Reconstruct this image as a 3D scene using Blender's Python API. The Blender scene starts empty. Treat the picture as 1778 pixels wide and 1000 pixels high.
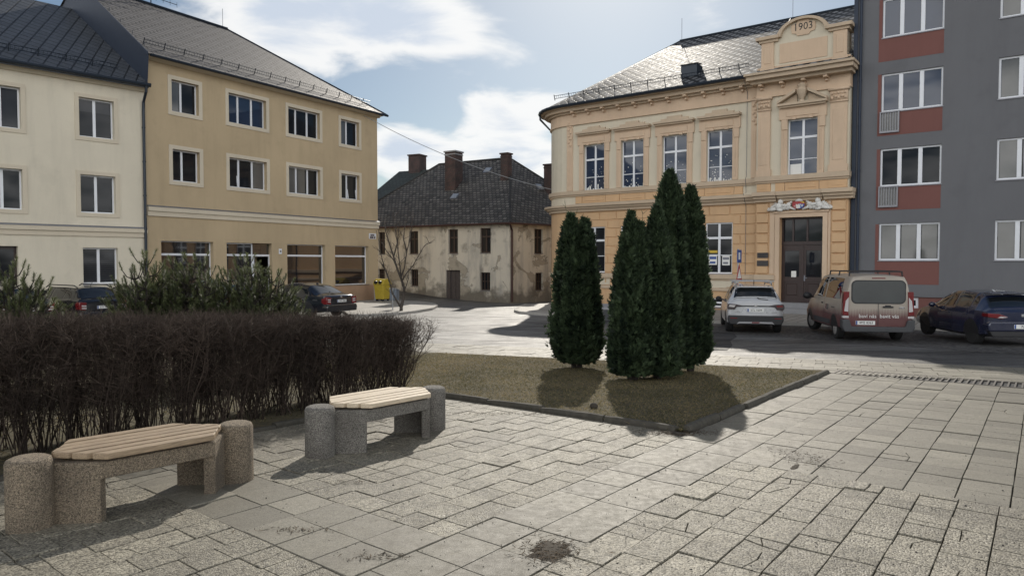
import bpy, math, random
import numpy as np
from mathutils import Vector, Matrix, noise as mnoise
sc = bpy.context.scene
col = sc.collection
R = random.Random(7)
# ------------------------------------------------------------------ camera, sky, sun, exposure
EYE = 1.7
FPX, CX, CY, HORIZON = 1240.0, 889.0, 500.0, 455.0
PITCH = math.atan((CY - HORIZON) / FPX)
cam = bpy.data.cameras.new('camera')
cam.sensor_width = 36.0
cam.lens = FPX / 1778.0 * 36.0
cam.clip_start, cam.clip_end = 0.05, 3000.0
camo = bpy.data.objects.new('camera', cam)
col.objects.link(camo)
camo.location = (0, 0, EYE)
camo.rotation_euler = (math.pi / 2 - PITCH, 0, 0)
sc.camera = camo
SUN_AZ, SUN_EL = math.radians(8.0), math.radians(32.5)
sun = bpy.data.lights.new('sun', 'SUN')
sun.energy = 3.3
sun.angle = math.radians(0.6)
sun.color = (1.0, 0.93, 0.82)
suno = bpy.data.objects.new('sun', sun)
col.objects.link(suno)
sdir = Vector((math.sin(SUN_AZ) * math.cos(SUN_EL), math.cos(SUN_AZ) * math.cos(SUN_EL), math.sin(SUN_EL)))
suno.rotation_euler = sdir.to_track_quat('Z', 'Y').to_euler()
suno.location = (0, 0, 60)
sc.view_settings.view_transform = 'Standard'
sc.view_settings.look = 'None'
sc.view_settings.exposure = 0.28
sc.view_settings.gamma = 1.0
sc.view_settings.use_curve_mapping = False

def build_world():
    w = bpy.data.worlds.new('World')
    sc.world = w
    w.use_nodes = True
    nt = w.node_tree
    nt.nodes.clear()
    N, L = nt.nodes.new, nt.links.new
    out = N('ShaderNodeOutputWorld')
    bg = N('ShaderNodeBackground')
    bg.inputs['Strength'].default_value = 0.1
    L(bg.outputs[0], out.inputs[0])
    sky = N('ShaderNodeTexSky')
    sky.sky_type = 'NISHITA'
    sky.sun_disc = False
    sky.sun_elevation = SUN_EL
    sky.sun_rotation = SUN_AZ
    sky.altitude = 500
    sky.air_density = 1.0
    sky.dust_density = 1.1
    sky.ozone_density = 1.6
    tc = N('ShaderNodeTexCoord')
    # cloud layer: the view direction projected on a flat layer high above, so that clouds shrink towards the horizon
    sep = N('ShaderNodeSeparateXYZ')
    L(tc.outputs['Generated'], sep.inputs[0])
    def math_(op, a, b=None, clamp=False):
        m = N('ShaderNodeMath'); m.operation = op; m.use_clamp = clamp
        for i, v in enumerate((a, b)):
            if v is None: continue
            if isinstance(v, (int, float)): m.inputs[i].default_value = v
            else: L(v, m.inputs[i])
        return m.outputs[0]
    zc = math_('ADD', math_('MAXIMUM', sep.outputs[2], 0.0), 0.22)
    px = math_('DIVIDE', sep.outputs[0], zc)
    py = math_('DIVIDE', sep.outputs[1], zc)
    cmb = N('ShaderNodeCombineXYZ')
    L(px, cmb.inputs[0]); L(py, cmb.inputs[1])
    L(math_('MULTIPLY', sep.outputs[2], 3.0), cmb.inputs[2])
    n1 = N('ShaderNodeTexNoise')
    n1.inputs['Scale'].default_value = 3.3
    n1.inputs['Detail'].default_value = 11
    n1.inputs['Roughness'].default_value = 0.55
    n1.inputs['Distortion'].default_value = 0.35
    L(cmb.outputs[0], n1.inputs['Vector'])
    # where the larger cloud banks stand (directions on the sky)
    def bank(px_, py_, rad, gain):
        d = pixel_dir(px_, py_).normalized()
        v = N('ShaderNodeVectorMath'); v.operation = 'SUBTRACT'
        L(tc.outputs['Generated'], v.inputs[0]); v.inputs[1].default_value = d
        v2 = N('ShaderNodeVectorMath'); v2.operation = 'MULTIPLY'
        L(v.outputs[0], v2.inputs[0]); v2.inputs[1].default_value = (1.0, 1.0, 1.9)
        ln = N('ShaderNodeVectorMath'); ln.operation = 'LENGTH'
        L(v2.outputs[0], ln.inputs[0])
        mr = N('ShaderNodeMapRange'); mr.interpolation_type = 'SMOOTHSTEP'
        L(ln.outputs['Value'], mr.inputs['Value'])
        mr.inputs['From Min'].default_value = rad; mr.inputs['From Max'].default_value = 0.0
        mr.inputs['To Min'].default_value = 0.0; mr.inputs['To Max'].default_value = gain
        return mr.outputs[0]
    acc = n1.outputs['Fac']
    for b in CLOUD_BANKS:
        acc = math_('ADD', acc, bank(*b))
    # unseen cloud cover added behind the viewer to brighten the shaded facades
    mrb = N('ShaderNodeMapRange'); mrb.interpolation_type = 'SMOOTHSTEP'
    L(sep.outputs[1], mrb.inputs['Value'])
    mrb.inputs['From Min'].default_value = 0.35; mrb.inputs['From Max'].default_value = -0.25
    mrb.inputs['To Min'].default_value = 0.0; mrb.inputs['To Max'].default_value = 0.28
    acc = math_('ADD', acc, mrb.outputs[0])
    ramp = N('ShaderNodeMapRange'); ramp.interpolation_type = 'SMOOTHSTEP'
    L(acc, ramp.inputs['Value'])
    ramp.inputs['From Min'].default_value = 0.60; ramp.inputs['From Max'].default_value = 0.86
    # cloud colour: thick middles go blue-grey, thin edges shine
    core = N('ShaderNodeMapRange'); core.interpolation_type = 'SMOOTHSTEP'
    L(acc, core.inputs['Value'])
    core.inputs['From Min'].default_value = 0.88; core.inputs['From Max'].default_value = 1.14
    cmix = N('ShaderNodeMixRGB')
    L(core.outputs[0], cmix.inputs[0])
    cmix.inputs[1].default_value = (11.0, 11.0, 10.9, 1)
    cmix.inputs[2].default_value = (7.2, 8.0, 9.2, 1)
    # hazy lightening near the horizon belongs to the sky itself
    tint = N('ShaderNodeMixRGB'); tint.blend_type = 'MULTIPLY'; tint.inputs[0].default_value = 1.0
    L(sky.outputs[0], tint.inputs[1]); tint.inputs[2].default_value = SKY_TINT
    mix = N('ShaderNodeMixRGB')
    L(math_('MULTIPLY', ramp.outputs[0], 0.90), mix.inputs[0])
    L(tint.outputs[0], mix.inputs[1]); L(cmix.outputs[0], mix.inputs[2])
    # the added cloud behind the viewer is boosted as fill light, cloud ahead dimmed
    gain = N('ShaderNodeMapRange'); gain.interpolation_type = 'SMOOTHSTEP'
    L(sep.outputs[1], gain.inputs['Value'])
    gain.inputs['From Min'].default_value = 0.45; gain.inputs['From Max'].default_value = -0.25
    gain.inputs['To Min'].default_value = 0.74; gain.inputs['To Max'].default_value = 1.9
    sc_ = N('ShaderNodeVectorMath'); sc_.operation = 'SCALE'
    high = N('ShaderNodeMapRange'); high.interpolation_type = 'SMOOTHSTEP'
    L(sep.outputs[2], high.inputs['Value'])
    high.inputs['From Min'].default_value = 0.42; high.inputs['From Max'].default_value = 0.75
    high.inputs['To Min'].default_value = 1.0; high.inputs['To Max'].default_value = 0.22     # dimmed overhead, so the added low bank lights walls more than ground
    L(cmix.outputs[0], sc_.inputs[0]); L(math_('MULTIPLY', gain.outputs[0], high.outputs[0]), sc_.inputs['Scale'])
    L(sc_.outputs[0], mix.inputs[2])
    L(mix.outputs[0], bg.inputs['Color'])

def pixel_dir(px, py):
    xc, yc = (px - CX) / FPX, -(py - CY) / FPX
    c, s = math.cos(PITCH), math.sin(PITCH)
    return Vector((xc, c + yc * s, -s + yc * c))
SKY_TINT = (0.50, 0.54, 0.545, 1)
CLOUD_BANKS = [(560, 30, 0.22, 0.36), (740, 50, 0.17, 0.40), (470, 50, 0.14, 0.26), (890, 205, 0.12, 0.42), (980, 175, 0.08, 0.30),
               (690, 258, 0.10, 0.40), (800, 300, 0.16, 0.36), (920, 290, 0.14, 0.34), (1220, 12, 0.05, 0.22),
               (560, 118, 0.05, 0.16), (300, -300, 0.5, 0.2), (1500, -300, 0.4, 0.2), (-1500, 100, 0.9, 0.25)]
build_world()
# ------------------------------------------------------------------ terrain and helpers
def sstep(a, b, x):
    t = min(1.0, max(0.0, (x - a) / (b - a)))
    return t * t * (3 - 2 * t)
def gz(x, y):
    if y < -12: y_ = -12
    else: y_ = y
    if y_ < 23: z = -0.0285 * y_
    elif y_ < 40: z = -0.6555 - 0.0056 * (y_ - 23)
    else: z = -0.7507
    z += -0.30 * math.exp(-(((x - 1) / 5.5) ** 2 + ((y - 48.5) / 5.0) ** 2))
    z += 0.55 * sstep(47, 54, y) * sstep(-2, -10, x)
    return z
def G(px, py, lift=0.0):
    """point of the terrain seen at a pixel of the photograph"""
    d = pixel_dir(px, py)
    t, step = 1.0, 0.25
    f = lambda t: EYE + d.z * t - gz(d.x * t, d.y * t) - lift
    while f(t) > 0 and t < 200: t += step
    a, b = t - step, t
    for _ in range(30):
        m = (a + b) / 2
        if f(m) > 0: a = m
        else: b = m
    return Vector((d.x * a, d.y * a, EYE + d.z * a))
def at(px, py, Y):
    """point at depth Y seen at a pixel"""
    d = pixel_dir(px, py)
    t = Y / d.y
    return Vector((d.x * t, Y, EYE + d.z * t))
V2 = lambda p: Vector((p[0], p[1]))

class Fr:
    """a vertical plane: origin O, u along it, n outwards"""
    def __init__(s, O, u, flip=False):
        s.O = V2(O); s.u = V2(u).normalized()
        s.n = Vector((s.u.y, -s.u.x))
        if flip: s.n = -s.n
    def pt(s, u, z, d=0.0):
        p = s.O + s.u * u + s.n * d
        return Vector((p.x, p.y, z))
    def px(s, x, y, d=0.0):
        r = pixel_dir(x, y)
        o = s.O + s.n * d
        t = (o.dot(s.n)) / (r.x * s.n.x + r.y * s.n.y)
        p = Vector((r.x * t, r.y * t))
        return (p - o).dot(s.u), EYE + r.z * t
    def rect(s, x0, y0, x1, y1, d=0.0):
        """u0,u1,z0,z1 of an upright rectangle from its left x, right x and the y of its top and bottom at mid width"""
        u0 = s.px(x0, (y0 + y1) / 2, d)[0]; u1 = s.px(x1, (y0 + y1) / 2, d)[0]
        xm = (x0 + x1) / 2
        return u0, u1, s.px(xm, y1, d)[1], s.px(xm, y0, d)[1]

ORG = {}
class MB:
    def __init__(s):
        s.v = []; s.f = []; s.m = []; s.uv = None; s.tone = None
    def add(s, vs, fs, mi=0):
        b = len(s.v)
        s.v.extend(tuple(p) for p in vs)
        for f in fs:
            s.f.append(tuple(i + b for i in f)); s.m.append(mi)
    def hexa(s, p, mi=0):
        """8 corners: bottom ring 0-3, top ring 4-7"""
        s.add(p, [(0, 3, 2, 1), (4, 5, 6, 7), (0, 1, 5, 4), (1, 2, 6, 5), (2, 3, 7, 6), (3, 0, 4, 7)], mi)
    def box(s, x0, x1, y0, y1, z0, z1, mi=0):
        s.hexa([(x0, y0, z0), (x1, y0, z0), (x1, y1, z0), (x0, y1, z0), (x0, y0, z1), (x1, y0, z1), (x1, y1, z1), (x0, y1, z1)], mi)
    def fbox(s, F, u0, u1, z0, z1, d0, d1, mi=0, bev=0.0):
        P = F.pt
        b = bev
        s.hexa([P(u0, z0, d0), P(u1, z0, d0), P(u1 - b, z0 + b, d1), P(u0 + b, z0 + b, d1),
                P(u0, z1, d0), P(u1, z1, d0), P(u1 - b, z1 - b, d1), P(u0 + b, z1 - b, d1)], mi)
    def fpoly(s, F, pts, d0, d1, mi=0):
        """polygon (u,z) extruded from depth d0 to d1"""
        n = len(pts)
        s.add([F.pt(u, z, d0) for u, z in pts] + [F.pt(u, z, d1) for u, z in pts],
              [tuple(range(n))[::-1], tuple(range(n, 2 * n))] + [(i, (i + 1) % n, n + (i + 1) % n, n + i) for i in range(n)], mi)
    def prism(s, pts, z0, z1, mi=0):
        """ground polygon, z0/z1 numbers or functions of (x,y)"""
        f0 = z0 if callable(z0) else (lambda x, y: z0)
        f1 = z1 if callable(z1) else (lambda x, y: z1)
        n = len(pts)
        s.add([(p[0], p[1], f0(p[0], p[1])) for p in pts] + [(p[0], p[1], f1(p[0], p[1])) for p in pts],
              [tuple(range(n))[::-1], tuple(range(n, 2 * n))] + [(i, (i + 1) % n, n + (i + 1) % n, n + i) for i in range(n)], mi)
    def quad(s, a, b, c, d, mi=0):
        s.add([a, b, c, d], [(0, 1, 2, 3)], mi)
    def tube(s, pts, rad, n=8, mi=0, cap=True):
        pts = [Vector(p) for p in pts]
        rads = rad if isinstance(rad, (list, tuple)) else [rad] * len(pts)
        up = None
        rings = []
        for i, p in enumerate(pts):
            t = (pts[min(i + 1, len(pts) - 1)] - pts[max(i - 1, 0)]).normalized()
            if up is None or abs(up.dot(t)) > 0.95:
                up = Vector((0, 0, 1)) if abs(t.z) < 0.9 else Vector((1, 0, 0))
            a = t.cross(up).normalized(); b = a.cross(t).normalized(); up = b
            rings.append([p + (a * math.cos(2 * math.pi * k / n) + b * math.sin(2 * math.pi * k / n)) * rads[i] for k in range(n)])
        vs = [q for r in rings for q in r]
        fs = [(i * n + k, i * n + (k + 1) % n, (i + 1) * n + (k + 1) % n, (i + 1) * n + k) for i in range(len(pts) - 1) for k in range(n)]
        if cap:
            fs += [tuple(range(n))[::-1], tuple(range((len(pts) - 1) * n, len(pts) * n))]
        s.add(vs, fs, mi)
    def lathe(s, c, prof, n=20, axis='z', mi=0):
        """profile of (radius, height) turned round an axis through c"""
        c = Vector(c); vs = []
        for r, h in prof:
            for k in range(n):
                a = 2 * math.pi * k / n
                x, y = r * math.cos(a), r * math.sin(a)
                vs.append(c + (Vector((x, y, h)) if axis == 'z' else Vector((x, h, y)) if axis == 'y' else Vector((h, x, y))))
        m = len(prof)
        fs = [(i * n + k, i * n + (k + 1) % n, (i + 1) * n + (k + 1) % n, (i + 1) * n + k) for i in range(m - 1) for k in range(n)]
        fs += [tuple(range(n))[::-1], tuple(range((m - 1) * n, m * n))]
        s.add(vs, fs, mi)
    def ball(s, c, r, n=10, m=6, mi=0):
        c = Vector(c)
        rr = r if isinstance(r, (tuple, list)) else (r, r, r)
        prof = [(math.sin(math.pi * (i + .02) / (m + .04)), -math.cos(math.pi * (i + .02) / (m + .04))) for i in range(m + 1)]
        vs = [(c.x + a * math.cos(2 * math.pi * k / n) * rr[0], c.y + a * math.sin(2 * math.pi * k / n) * rr[1], c.z + h * rr[2]) for a, h in prof for k in range(n)]
        fs = [(i * n + k, i * n + (k + 1) % n, (i + 1) * n + (k + 1) % n, (i + 1) * n + k) for i in range(m) for k in range(n)]
        s.add(vs, fs, mi)
    def build(s, name, mat, parent=None, smooth=False, uv=None, tone=None, local=False, bevel=0.0, nweld=False):
        me = bpy.data.meshes.new(name)
        off = Vector((0, 0, 0))
        if parent is not None and not local:
            off = ORG.get(parent.name, off)
        if off.length > 0:
            vv = [(a - off.x, b - off.y, c - off.z) for a, b, c in s.v]
        else: vv = s.v
        me.from_pydata(vv, [], s.f)
        mats = mat if isinstance(mat, (list, tuple)) else [mat]
        for m in mats: me.materials.append(m)
        if len(mats) > 1: me.polygons.foreach_set('material_index', s.m)
        if smooth: me.polygons.foreach_set('use_smooth', [True] * len(me.polygons))
        if uv is not None:
            lay = me.uv_layers.new(name='UVMap')
            lay.data.foreach_set('uv', [c for f in uv for p in f for c in p])
        if tone is not None:
            at_ = me.attributes.new('tone', 'FLOAT', 'FACE')
            at_.data.foreach_set('value', tone)
        me.update()
        o = bpy.data.objects.new(name, me)
        col.objects.link(o)
        if parent is not None:
            o.parent = parent
            if not local: ORG[o.name] = off
        if bevel > 0:
            b = o.modifiers.new('edge', 'BEVEL'); b.width = bevel; b.segments = 2; b.limit_method = 'ANGLE'; b.angle_limit = 0.6
        return o

def thing(name, label, cat, loc=(0, 0, 0), rz=0.0, group=None):
    o = bpy.data.objects.new(name, None)
    o.empty_display_size = 0.2
    col.objects.link(o)
    o.location = loc; o.rotation_euler = (0, 0, rz)
    o['label'] = label; o['category'] = cat
    if group: o['group'] = group
    ORG[o.name] = Vector(loc)
    return o
def tag(o, label, cat, group=None, kind=None):
    o['label'] = label; o['category'] = cat
    if group: o['group'] = group
    if kind: o['kind'] = kind
    return o
def struct(o, label=None, kind='structure'):
    o['kind'] = kind
    if label: o['label'] = label
    return o
def rebase(o, loc):
    """put a world-built mesh object's origin at loc"""
    loc = Vector(loc)
    o.data.transform(Matrix.Translation(-loc)); o.location = loc
    return o

def text_mb(s, size, align='CENTER'):
    cu = bpy.data.curves.new('t', 'FONT')
    cu.body = s; cu.size = size; cu.align_x = align; cu.align_y = 'CENTER'
    cu.extrude = 0.003
    cu.resolution_u = 2
    o = bpy.data.objects.new('t', cu); col.objects.link(o)
    dg = bpy.context.evaluated_depsgraph_get()
    me = bpy.data.meshes.new_from_object(o.evaluated_get(dg))
    vs = [v.co.copy() for v in me.vertices]; fs = [tuple(p.vertices) for p in me.polygons]
    bpy.data.objects.remove(o); bpy.data.curves.remove(cu); bpy.data.meshes.remove(me)
    return vs, fs
def text_on(mb, s, size, org, xdir, ydir, mi=0, xs=1.0):
    """lettering lying on a plane: org its middle"""
    vs, fs = text_mb(s, size)
    xd, yd = Vector(xdir).normalized(), Vector(ydir).normalized(); nd = xd.cross(yd)
    mb.add([Vector(org) + xd * (v.x * xs) + yd * v.y + nd * v.z for v in vs], fs, mi)

# ------------------------------------------------------------------ materials
def lin(c):
    return tuple(((x / 255) / 12.92 if x / 255 <= 0.04045 else ((x / 255 + 0.055) / 1.055) ** 2.4) for x in c) + (1,)
class NT:
    def __init__(s, name):
        s.mat = bpy.data.materials.new(name); s.mat.use_nodes = True
        s.nt = s.mat.node_tree; s.nt.nodes.clear()
        s.out = s.n('ShaderNodeOutputMaterial'); s.b = s.n('ShaderNodeBsdfPrincipled')
        s.nt.links.new(s.b.outputs[0], s.out.inputs[0])
        s.tc = None
    def n(s, t, **kw):
        x = s.nt.nodes.new(t)
        for k, v in kw.items(): setattr(x, k, v)
        return x
    def l(s, a, b): s.nt.links.new(a, b)
    def co(s, k='Object'):
        if s.tc is None: s.tc = s.n('ShaderNodeTexCoord')
        return s.tc.outputs[k]
    def mapping(s, scale=(1, 1, 1), rot=(0, 0, 0), k='Object'):
        m = s.n('ShaderNodeMapping'); m.inputs['Scale'].default_value = scale; m.inputs['Rotation'].default_value = rot
        s.l(s.co(k), m.inputs[0]); return m.outputs[0]
    def noise(s, scale, detail=5, rough=0.55, vec=None, dist=0.0):
        x = s.n('ShaderNodeTexNoise'); x.inputs['Scale'].default_value = scale; x.inputs['Detail'].default_value = detail
        x.inputs['Roughness'].default_value = rough; x.inputs['Distortion'].default_value = dist
        s.l(vec if vec is not None else s.co(), x.inputs['Vector']); return x.outputs['Fac']
    def rng(s, v, a, b, c=0.0, d=1.0):
        x = s.n('ShaderNodeMapRange'); s.l(v, x.inputs['Value'])
        for k, q in zip(('From Min', 'From Max', 'To Min', 'To Max'), (a, b, c, d)): x.inputs[k].default_value = q
        return x.outputs[0]
    def mix(s, f, a, b, mode='MIX'):
        x = s.n('ShaderNodeMixRGB', blend_type=mode)
        for i, v in enumerate((f, a, b)):
            if isinstance(v, (int, float)): x.inputs[i].default_value = v
            elif isinstance(v, tuple): x.inputs[i].default_value = v if len(v) == 4 else v + (1,)
            else: s.l(v, x.inputs[i])
        return x.outputs[0]
    def math(s, op, a, b=None):
        x = s.n('ShaderNodeMath', operation=op)
        for i, v in enumerate((a, b)):
            if v is None: continue
            if isinstance(v, (int, float)): x.inputs[i].default_value = v
            else: s.l(v, x.inputs[i])
        return x.outputs[0]
    def bump(s, h, strength=0.3, dist=0.02, prev=None):
        x = s.n('ShaderNodeBump'); x.inputs['Strength'].default_value = strength; x.inputs['Distance'].default_value = dist
        s.l(h, x.inputs['Height'])
        if prev is not None: s.l(prev, x.inputs['Normal'])
        return x.outputs[0]
    def set(s, color=None, rough=None, normal=None, metal=None, ior=None, spec=None, coat=None):
        for k, v in (('Base Color', color), ('Roughness', rough), ('Normal', normal), ('Metallic', metal), ('IOR', ior), ('Specular IOR Level', spec), ('Coat Weight', coat)):
            if v is None: continue
            if isinstance(v, (int, float)): s.b.inputs[k].default_value = v
            elif isinstance(v, tuple): s.b.inputs[k].default_value = v if len(v) == 4 else v + (1,)
            else: s.l(v, s.b.inputs[k])
        return s.mat
def plain(name, c, rough=0.6, metal=0.0, var=0.12, scale=6.0, bump=0.0, bscale=120, ior=None, spec=None, coat=None):
    m = NT(name)
    c1 = tuple(x * (1 - var) for x in c[:3]); c2 = tuple(min(1, x * (1 + var)) for x in c[:3])
    colr = m.mix(m.noise(scale, 6), c1, c2)
    nrm = m.bump(m.noise(bscale, 3), bump, 0.01) if bump else None
    return m.set(colr, rough, nrm, metal, ior, spec, coat)
def plaster(name, c, stain=0.12, grain=90, bump=0.25):
    m = NT(name)
    big = m.noise(0.35, 6, 0.6)
    st = m.noise(1.2, 6, 0.65, m.mapping((1.6, 1.6, 0.22)))
    base = m.mix(m.rng(big, 0.3, 0.7), tuple(x * (1 - stain) for x in c), tuple(min(1, x * (1 + stain * .6)) for x in c))
    base = m.mix(m.rng(st, 0.48, 0.80, 0, min(.6, stain * 3.5)), base, tuple(x * 0.60 for x in c))
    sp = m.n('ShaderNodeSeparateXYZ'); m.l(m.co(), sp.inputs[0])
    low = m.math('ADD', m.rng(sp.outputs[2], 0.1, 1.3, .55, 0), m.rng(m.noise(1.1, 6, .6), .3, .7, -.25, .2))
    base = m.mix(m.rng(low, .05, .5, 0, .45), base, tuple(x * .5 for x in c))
    g = m.noise(grain, 2)
    base = m.mix(m.rng(g, 0.2, 0.8, 0, 1), m.mix(0.88, (0, 0, 0), base), m.mix(0.0, base, base))
    return m.set(base, 0.9, m.bump(g, bump, 0.01))
def slate(name, c, w, h, ang=0.0, rough=0.4, off=0.5, gap=0.03, var=0.3, spec=0.5, lift=0.4, dark=(0.01, 0.011, 0.013)):
    """roofing: rows of plates, in the UV metres of a roof face"""
    m = NT(name)
    vec = m.mapping((1, 1, 1), (0, 0, ang), 'UV')
    br = m.n('ShaderNodeTexBrick', offset=off)
    m.l(vec, br.inputs['Vector'])
    br.inputs['Scale'].default_value = 1.0
    br.inputs['Brick Width'].default_value = w; br.inputs['Row Height'].default_value = h
    br.inputs['Mortar Size'].default_value = gap; br.inputs['Mortar Smooth'].default_value = 0.2
    br.inputs['Color1'].default_value = tuple(x * (1 - var) for x in c) + (1,)
    br.inputs['Color2'].default_value = tuple(x * (1 + var) for x in c) + (1,)
    br.inputs['Mortar'].default_value = dark + (1,)
    n = m.noise(1.3, 6, 0.6)
    colr = m.mix(m.rng(n, 0.3, 0.75, 0, 0.5), br.outputs['Color'], tuple(x * 0.6 for x in c), 'MIX')
    ht = m.math('SUBTRACT', 1.0, br.outputs['Fac'])
    nrm = m.bump(ht, lift, 0.02)
    rr = m.rng(m.noise(7, 4), 0.3, 0.7, rough * 0.85, rough * 1.2)
    return m.set(colr, rr, nrm, spec=spec)
def glassy(name, c, rough=0.03, ior=2.0, wave=0.006):
    m = NT(name)
    n = m.noise(0.5, 1)
    return m.set(m.mix(m.noise(1.1, 3), tuple(x * .6 for x in c), tuple(x * 1.3 for x in c)), rough, m.bump(n, wave, 0.5), ior=ior)
# ------------------------------------------------------------------ building materials
M = {}
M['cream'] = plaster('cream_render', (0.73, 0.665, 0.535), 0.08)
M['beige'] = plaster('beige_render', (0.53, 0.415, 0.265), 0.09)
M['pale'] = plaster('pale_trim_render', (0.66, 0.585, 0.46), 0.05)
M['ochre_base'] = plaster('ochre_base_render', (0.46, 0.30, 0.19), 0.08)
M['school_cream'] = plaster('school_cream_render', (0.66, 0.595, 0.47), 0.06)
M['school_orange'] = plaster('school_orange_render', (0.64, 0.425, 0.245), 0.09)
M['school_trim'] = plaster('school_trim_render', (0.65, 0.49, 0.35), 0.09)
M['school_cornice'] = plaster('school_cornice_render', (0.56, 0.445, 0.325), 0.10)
M['grey_render'] = plaster('slate_grey_render', (0.155, 0.158, 0.170), 0.07)
M['red_render'] = plaster('brick_red_render', (0.20, 0.088, 0.076), 0.06)
M['white_frame'] = plain('white_window_frame', (0.74, 0.76, 0.80), 0.35, var=0.04)
M['sill_metal'] = plain('grey_sill_metal', (0.22, 0.22, 0.24), 0.4, 0.6)
M['dark_metal'] = plain('dark_gutter_metal', (0.022, 0.03, 0.042), 0.35, 0.3)
M['flash_metal'] = plain('zinc_flashing', (0.20, 0.21, 0.24), 0.45, 0.5)
M['verge_metal'] = plain('dark_blue_sheet_metal', (0.016, 0.026, 0.048), 0.5, 0.2, var=0.2)
M['brown_wood'] = plain('weathered_brown_wood', (0.05, 0.03, 0.022), 0.7, var=0.3, scale=9)
M['door_wood'] = plain('dark_brown_door_wood', (0.032, 0.016, 0.014), 0.4, var=0.25, scale=7)
M['old_door'] = plain('grey_weathered_door_wood', (0.075, 0.062, 0.058), 0.8, var=0.35, scale=8)
M['copper_pipe'] = plain('rust_brown_pipe', (0.06, 0.028, 0.022), 0.5, 0.2, var=0.3)
M['stone'] = plain('grey_step_stone', (0.25, 0.25, 0.26), 0.8, var=0.15, scale=5, bump=0.2)
M['white_relief'] = plain('painted_white_relief', (0.68, 0.67, 0.64), 0.7, var=0.08, bump=0.3, bscale=30)
M['plaque'] = plain('dark_bronze_plaque', (0.045, 0.04, 0.04), 0.4, 0.3)
M['black'] = plain('black_paint', (0.012, 0.012, 0.013), 0.5)
M['paper'] = plain('white_paper', (0.75, 0.75, 0.72), 0.8, var=0.03)
M['red'] = plain('red_paint', (0.33, 0.02, 0.025), 0.4)
M['blue'] = plain('blue_paint', (0.02, 0.07, 0.28), 0.4)
M['yellow'] = plain('yellow_paint', (0.55, 0.38, 0.03), 0.4)
M['glass'] = glassy('window_glass', (0.012, 0.014, 0.018), ior=1.36)
M['glass_blue'] = glassy('painted_sky_blue_window_glass', (0.022, 0.036, 0.070), ior=1.6)  # blue of the reflected sky is put into the glass colour
M['glass_curtain'] = glassy('window_glass_over_curtain', (0.10, 0.10, 0.10), ior=1.7)
M['glass_shop'] = glassy('shop_window_glass', (0.016, 0.016, 0.018), ior=2.2, wave=0.012)
M['slate_beige'] = slate('graphite_slate_roofing', (0.11, 0.105, 0.108), 0.62, 0.27, 0.0, 0.6, gap=0.05, var=0.16, spec=0.2)
M['slate_cream'] = slate('blue_graphite_slate_roofing', (0.07, 0.078, 0.092), 0.46, 0.40, math.radians(24), 0.5, off=0.0, gap=0.034, var=0.12, spec=0.4)
M['slate_school'] = slate('school_diamond_slate_roofing', (0.17, 0.175, 0.185), 0.40, 0.40, math.radians(45), 0.55, off=0.0, gap=0.085, var=0.32, spec=0.09)
M['slate_old'] = slate('old_dark_shingle_roofing', (0.110, 0.104, 0.098), 0.34, 0.26, math.radians(4), 0.7, gap=0.045, var=0.6, lift=1.0)
M['slate_green'] = slate('green_grey_shingle_roofing', (0.038, 0.046, 0.043), 0.4, 0.3, 0.0, 0.6, gap=0.03, var=0.25)
def chimney_brick():
    m = NT('sooty_red_chimney_brick')
    br = m.n('ShaderNodeTexBrick'); m.l(m.mapping((1, 1, 1), (math.pi / 2, 0, 0.4)), br.inputs['Vector'])
    br.inputs['Scale'].default_value = 1; br.inputs['Brick Width'].default_value = 0.26; br.inputs['Row Height'].default_value = 0.075
    br.inputs['Mortar Size'].default_value = 0.012
    br.inputs['Color1'].default_value = (0.085, 0.035, 0.03, 1); br.inputs['Color2'].default_value = (0.05, 0.028, 0.026, 1); br.inputs['Mortar'].default_value = (0.07, 0.065, 0.06, 1)
    return m.set(m.mix(m.rng(m.noise(2.0), 0.35, 0.7, 0, 0.7), br.outputs['Color'], (0.02, 0.018, 0.018)), 0.9)
M['brick'] = chimney_brick()
def old_plaster():
    m = NT('flaking_old_plaster')
    base = m.mix(m.noise(0.5, 6, 0.6), (0.52, 0.475, 0.40), (0.66, 0.61, 0.51))
    streak = m.noise(0.9, 7, 0.65, m.mapping((1.5, 1.5, 0.25)))
    base = m.mix(m.rng(streak, 0.46, 0.70, 0, 0.75), base, (0.21, 0.205, 0.20))
    patch = m.noise(0.42, 8, 0.62, dist=0.6)
    pm = m.rng(patch, 0.545, 0.56)
    base = m.mix(pm, base, m.mix(m.noise(6, 5), (0.31, 0.275, 0.22), (0.42, 0.375, 0.30)))
    edge = m.math('MULTIPLY', m.rng(patch, 0.535, 0.546), m.rng(patch, 0.56, 0.547))
    base = m.mix(m.math('MULTIPLY', edge, 0.6), base, (0.06, 0.05, 0.04))
    sep = m.n('ShaderNodeSeparateXYZ'); m.l(m.co(), sep.inputs[0])
    damp = m.math('ADD', m.rng(sep.outputs[2], 0.3, 1.35, 0.5, 0.0), m.rng(m.noise(1.4, 6), 0.3, 0.7, -0.25, 0.3))
    base = m.mix(m.rng(damp, 0.1, 0.4, 0, 0.8), base, m.mix(m.noise(9, 4), (0.085, 0.075, 0.06), (0.17, 0.15, 0.12)))
    h = m.math('ADD', m.math('MULTIPLY', pm, -0.6), m.math('MULTIPLY', m.noise(30, 4), 0.4))
    return m.set(base, 0.95, m.bump(h, 0.5, 0.03))
M['old_plaster'] = old_plaster()

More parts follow.
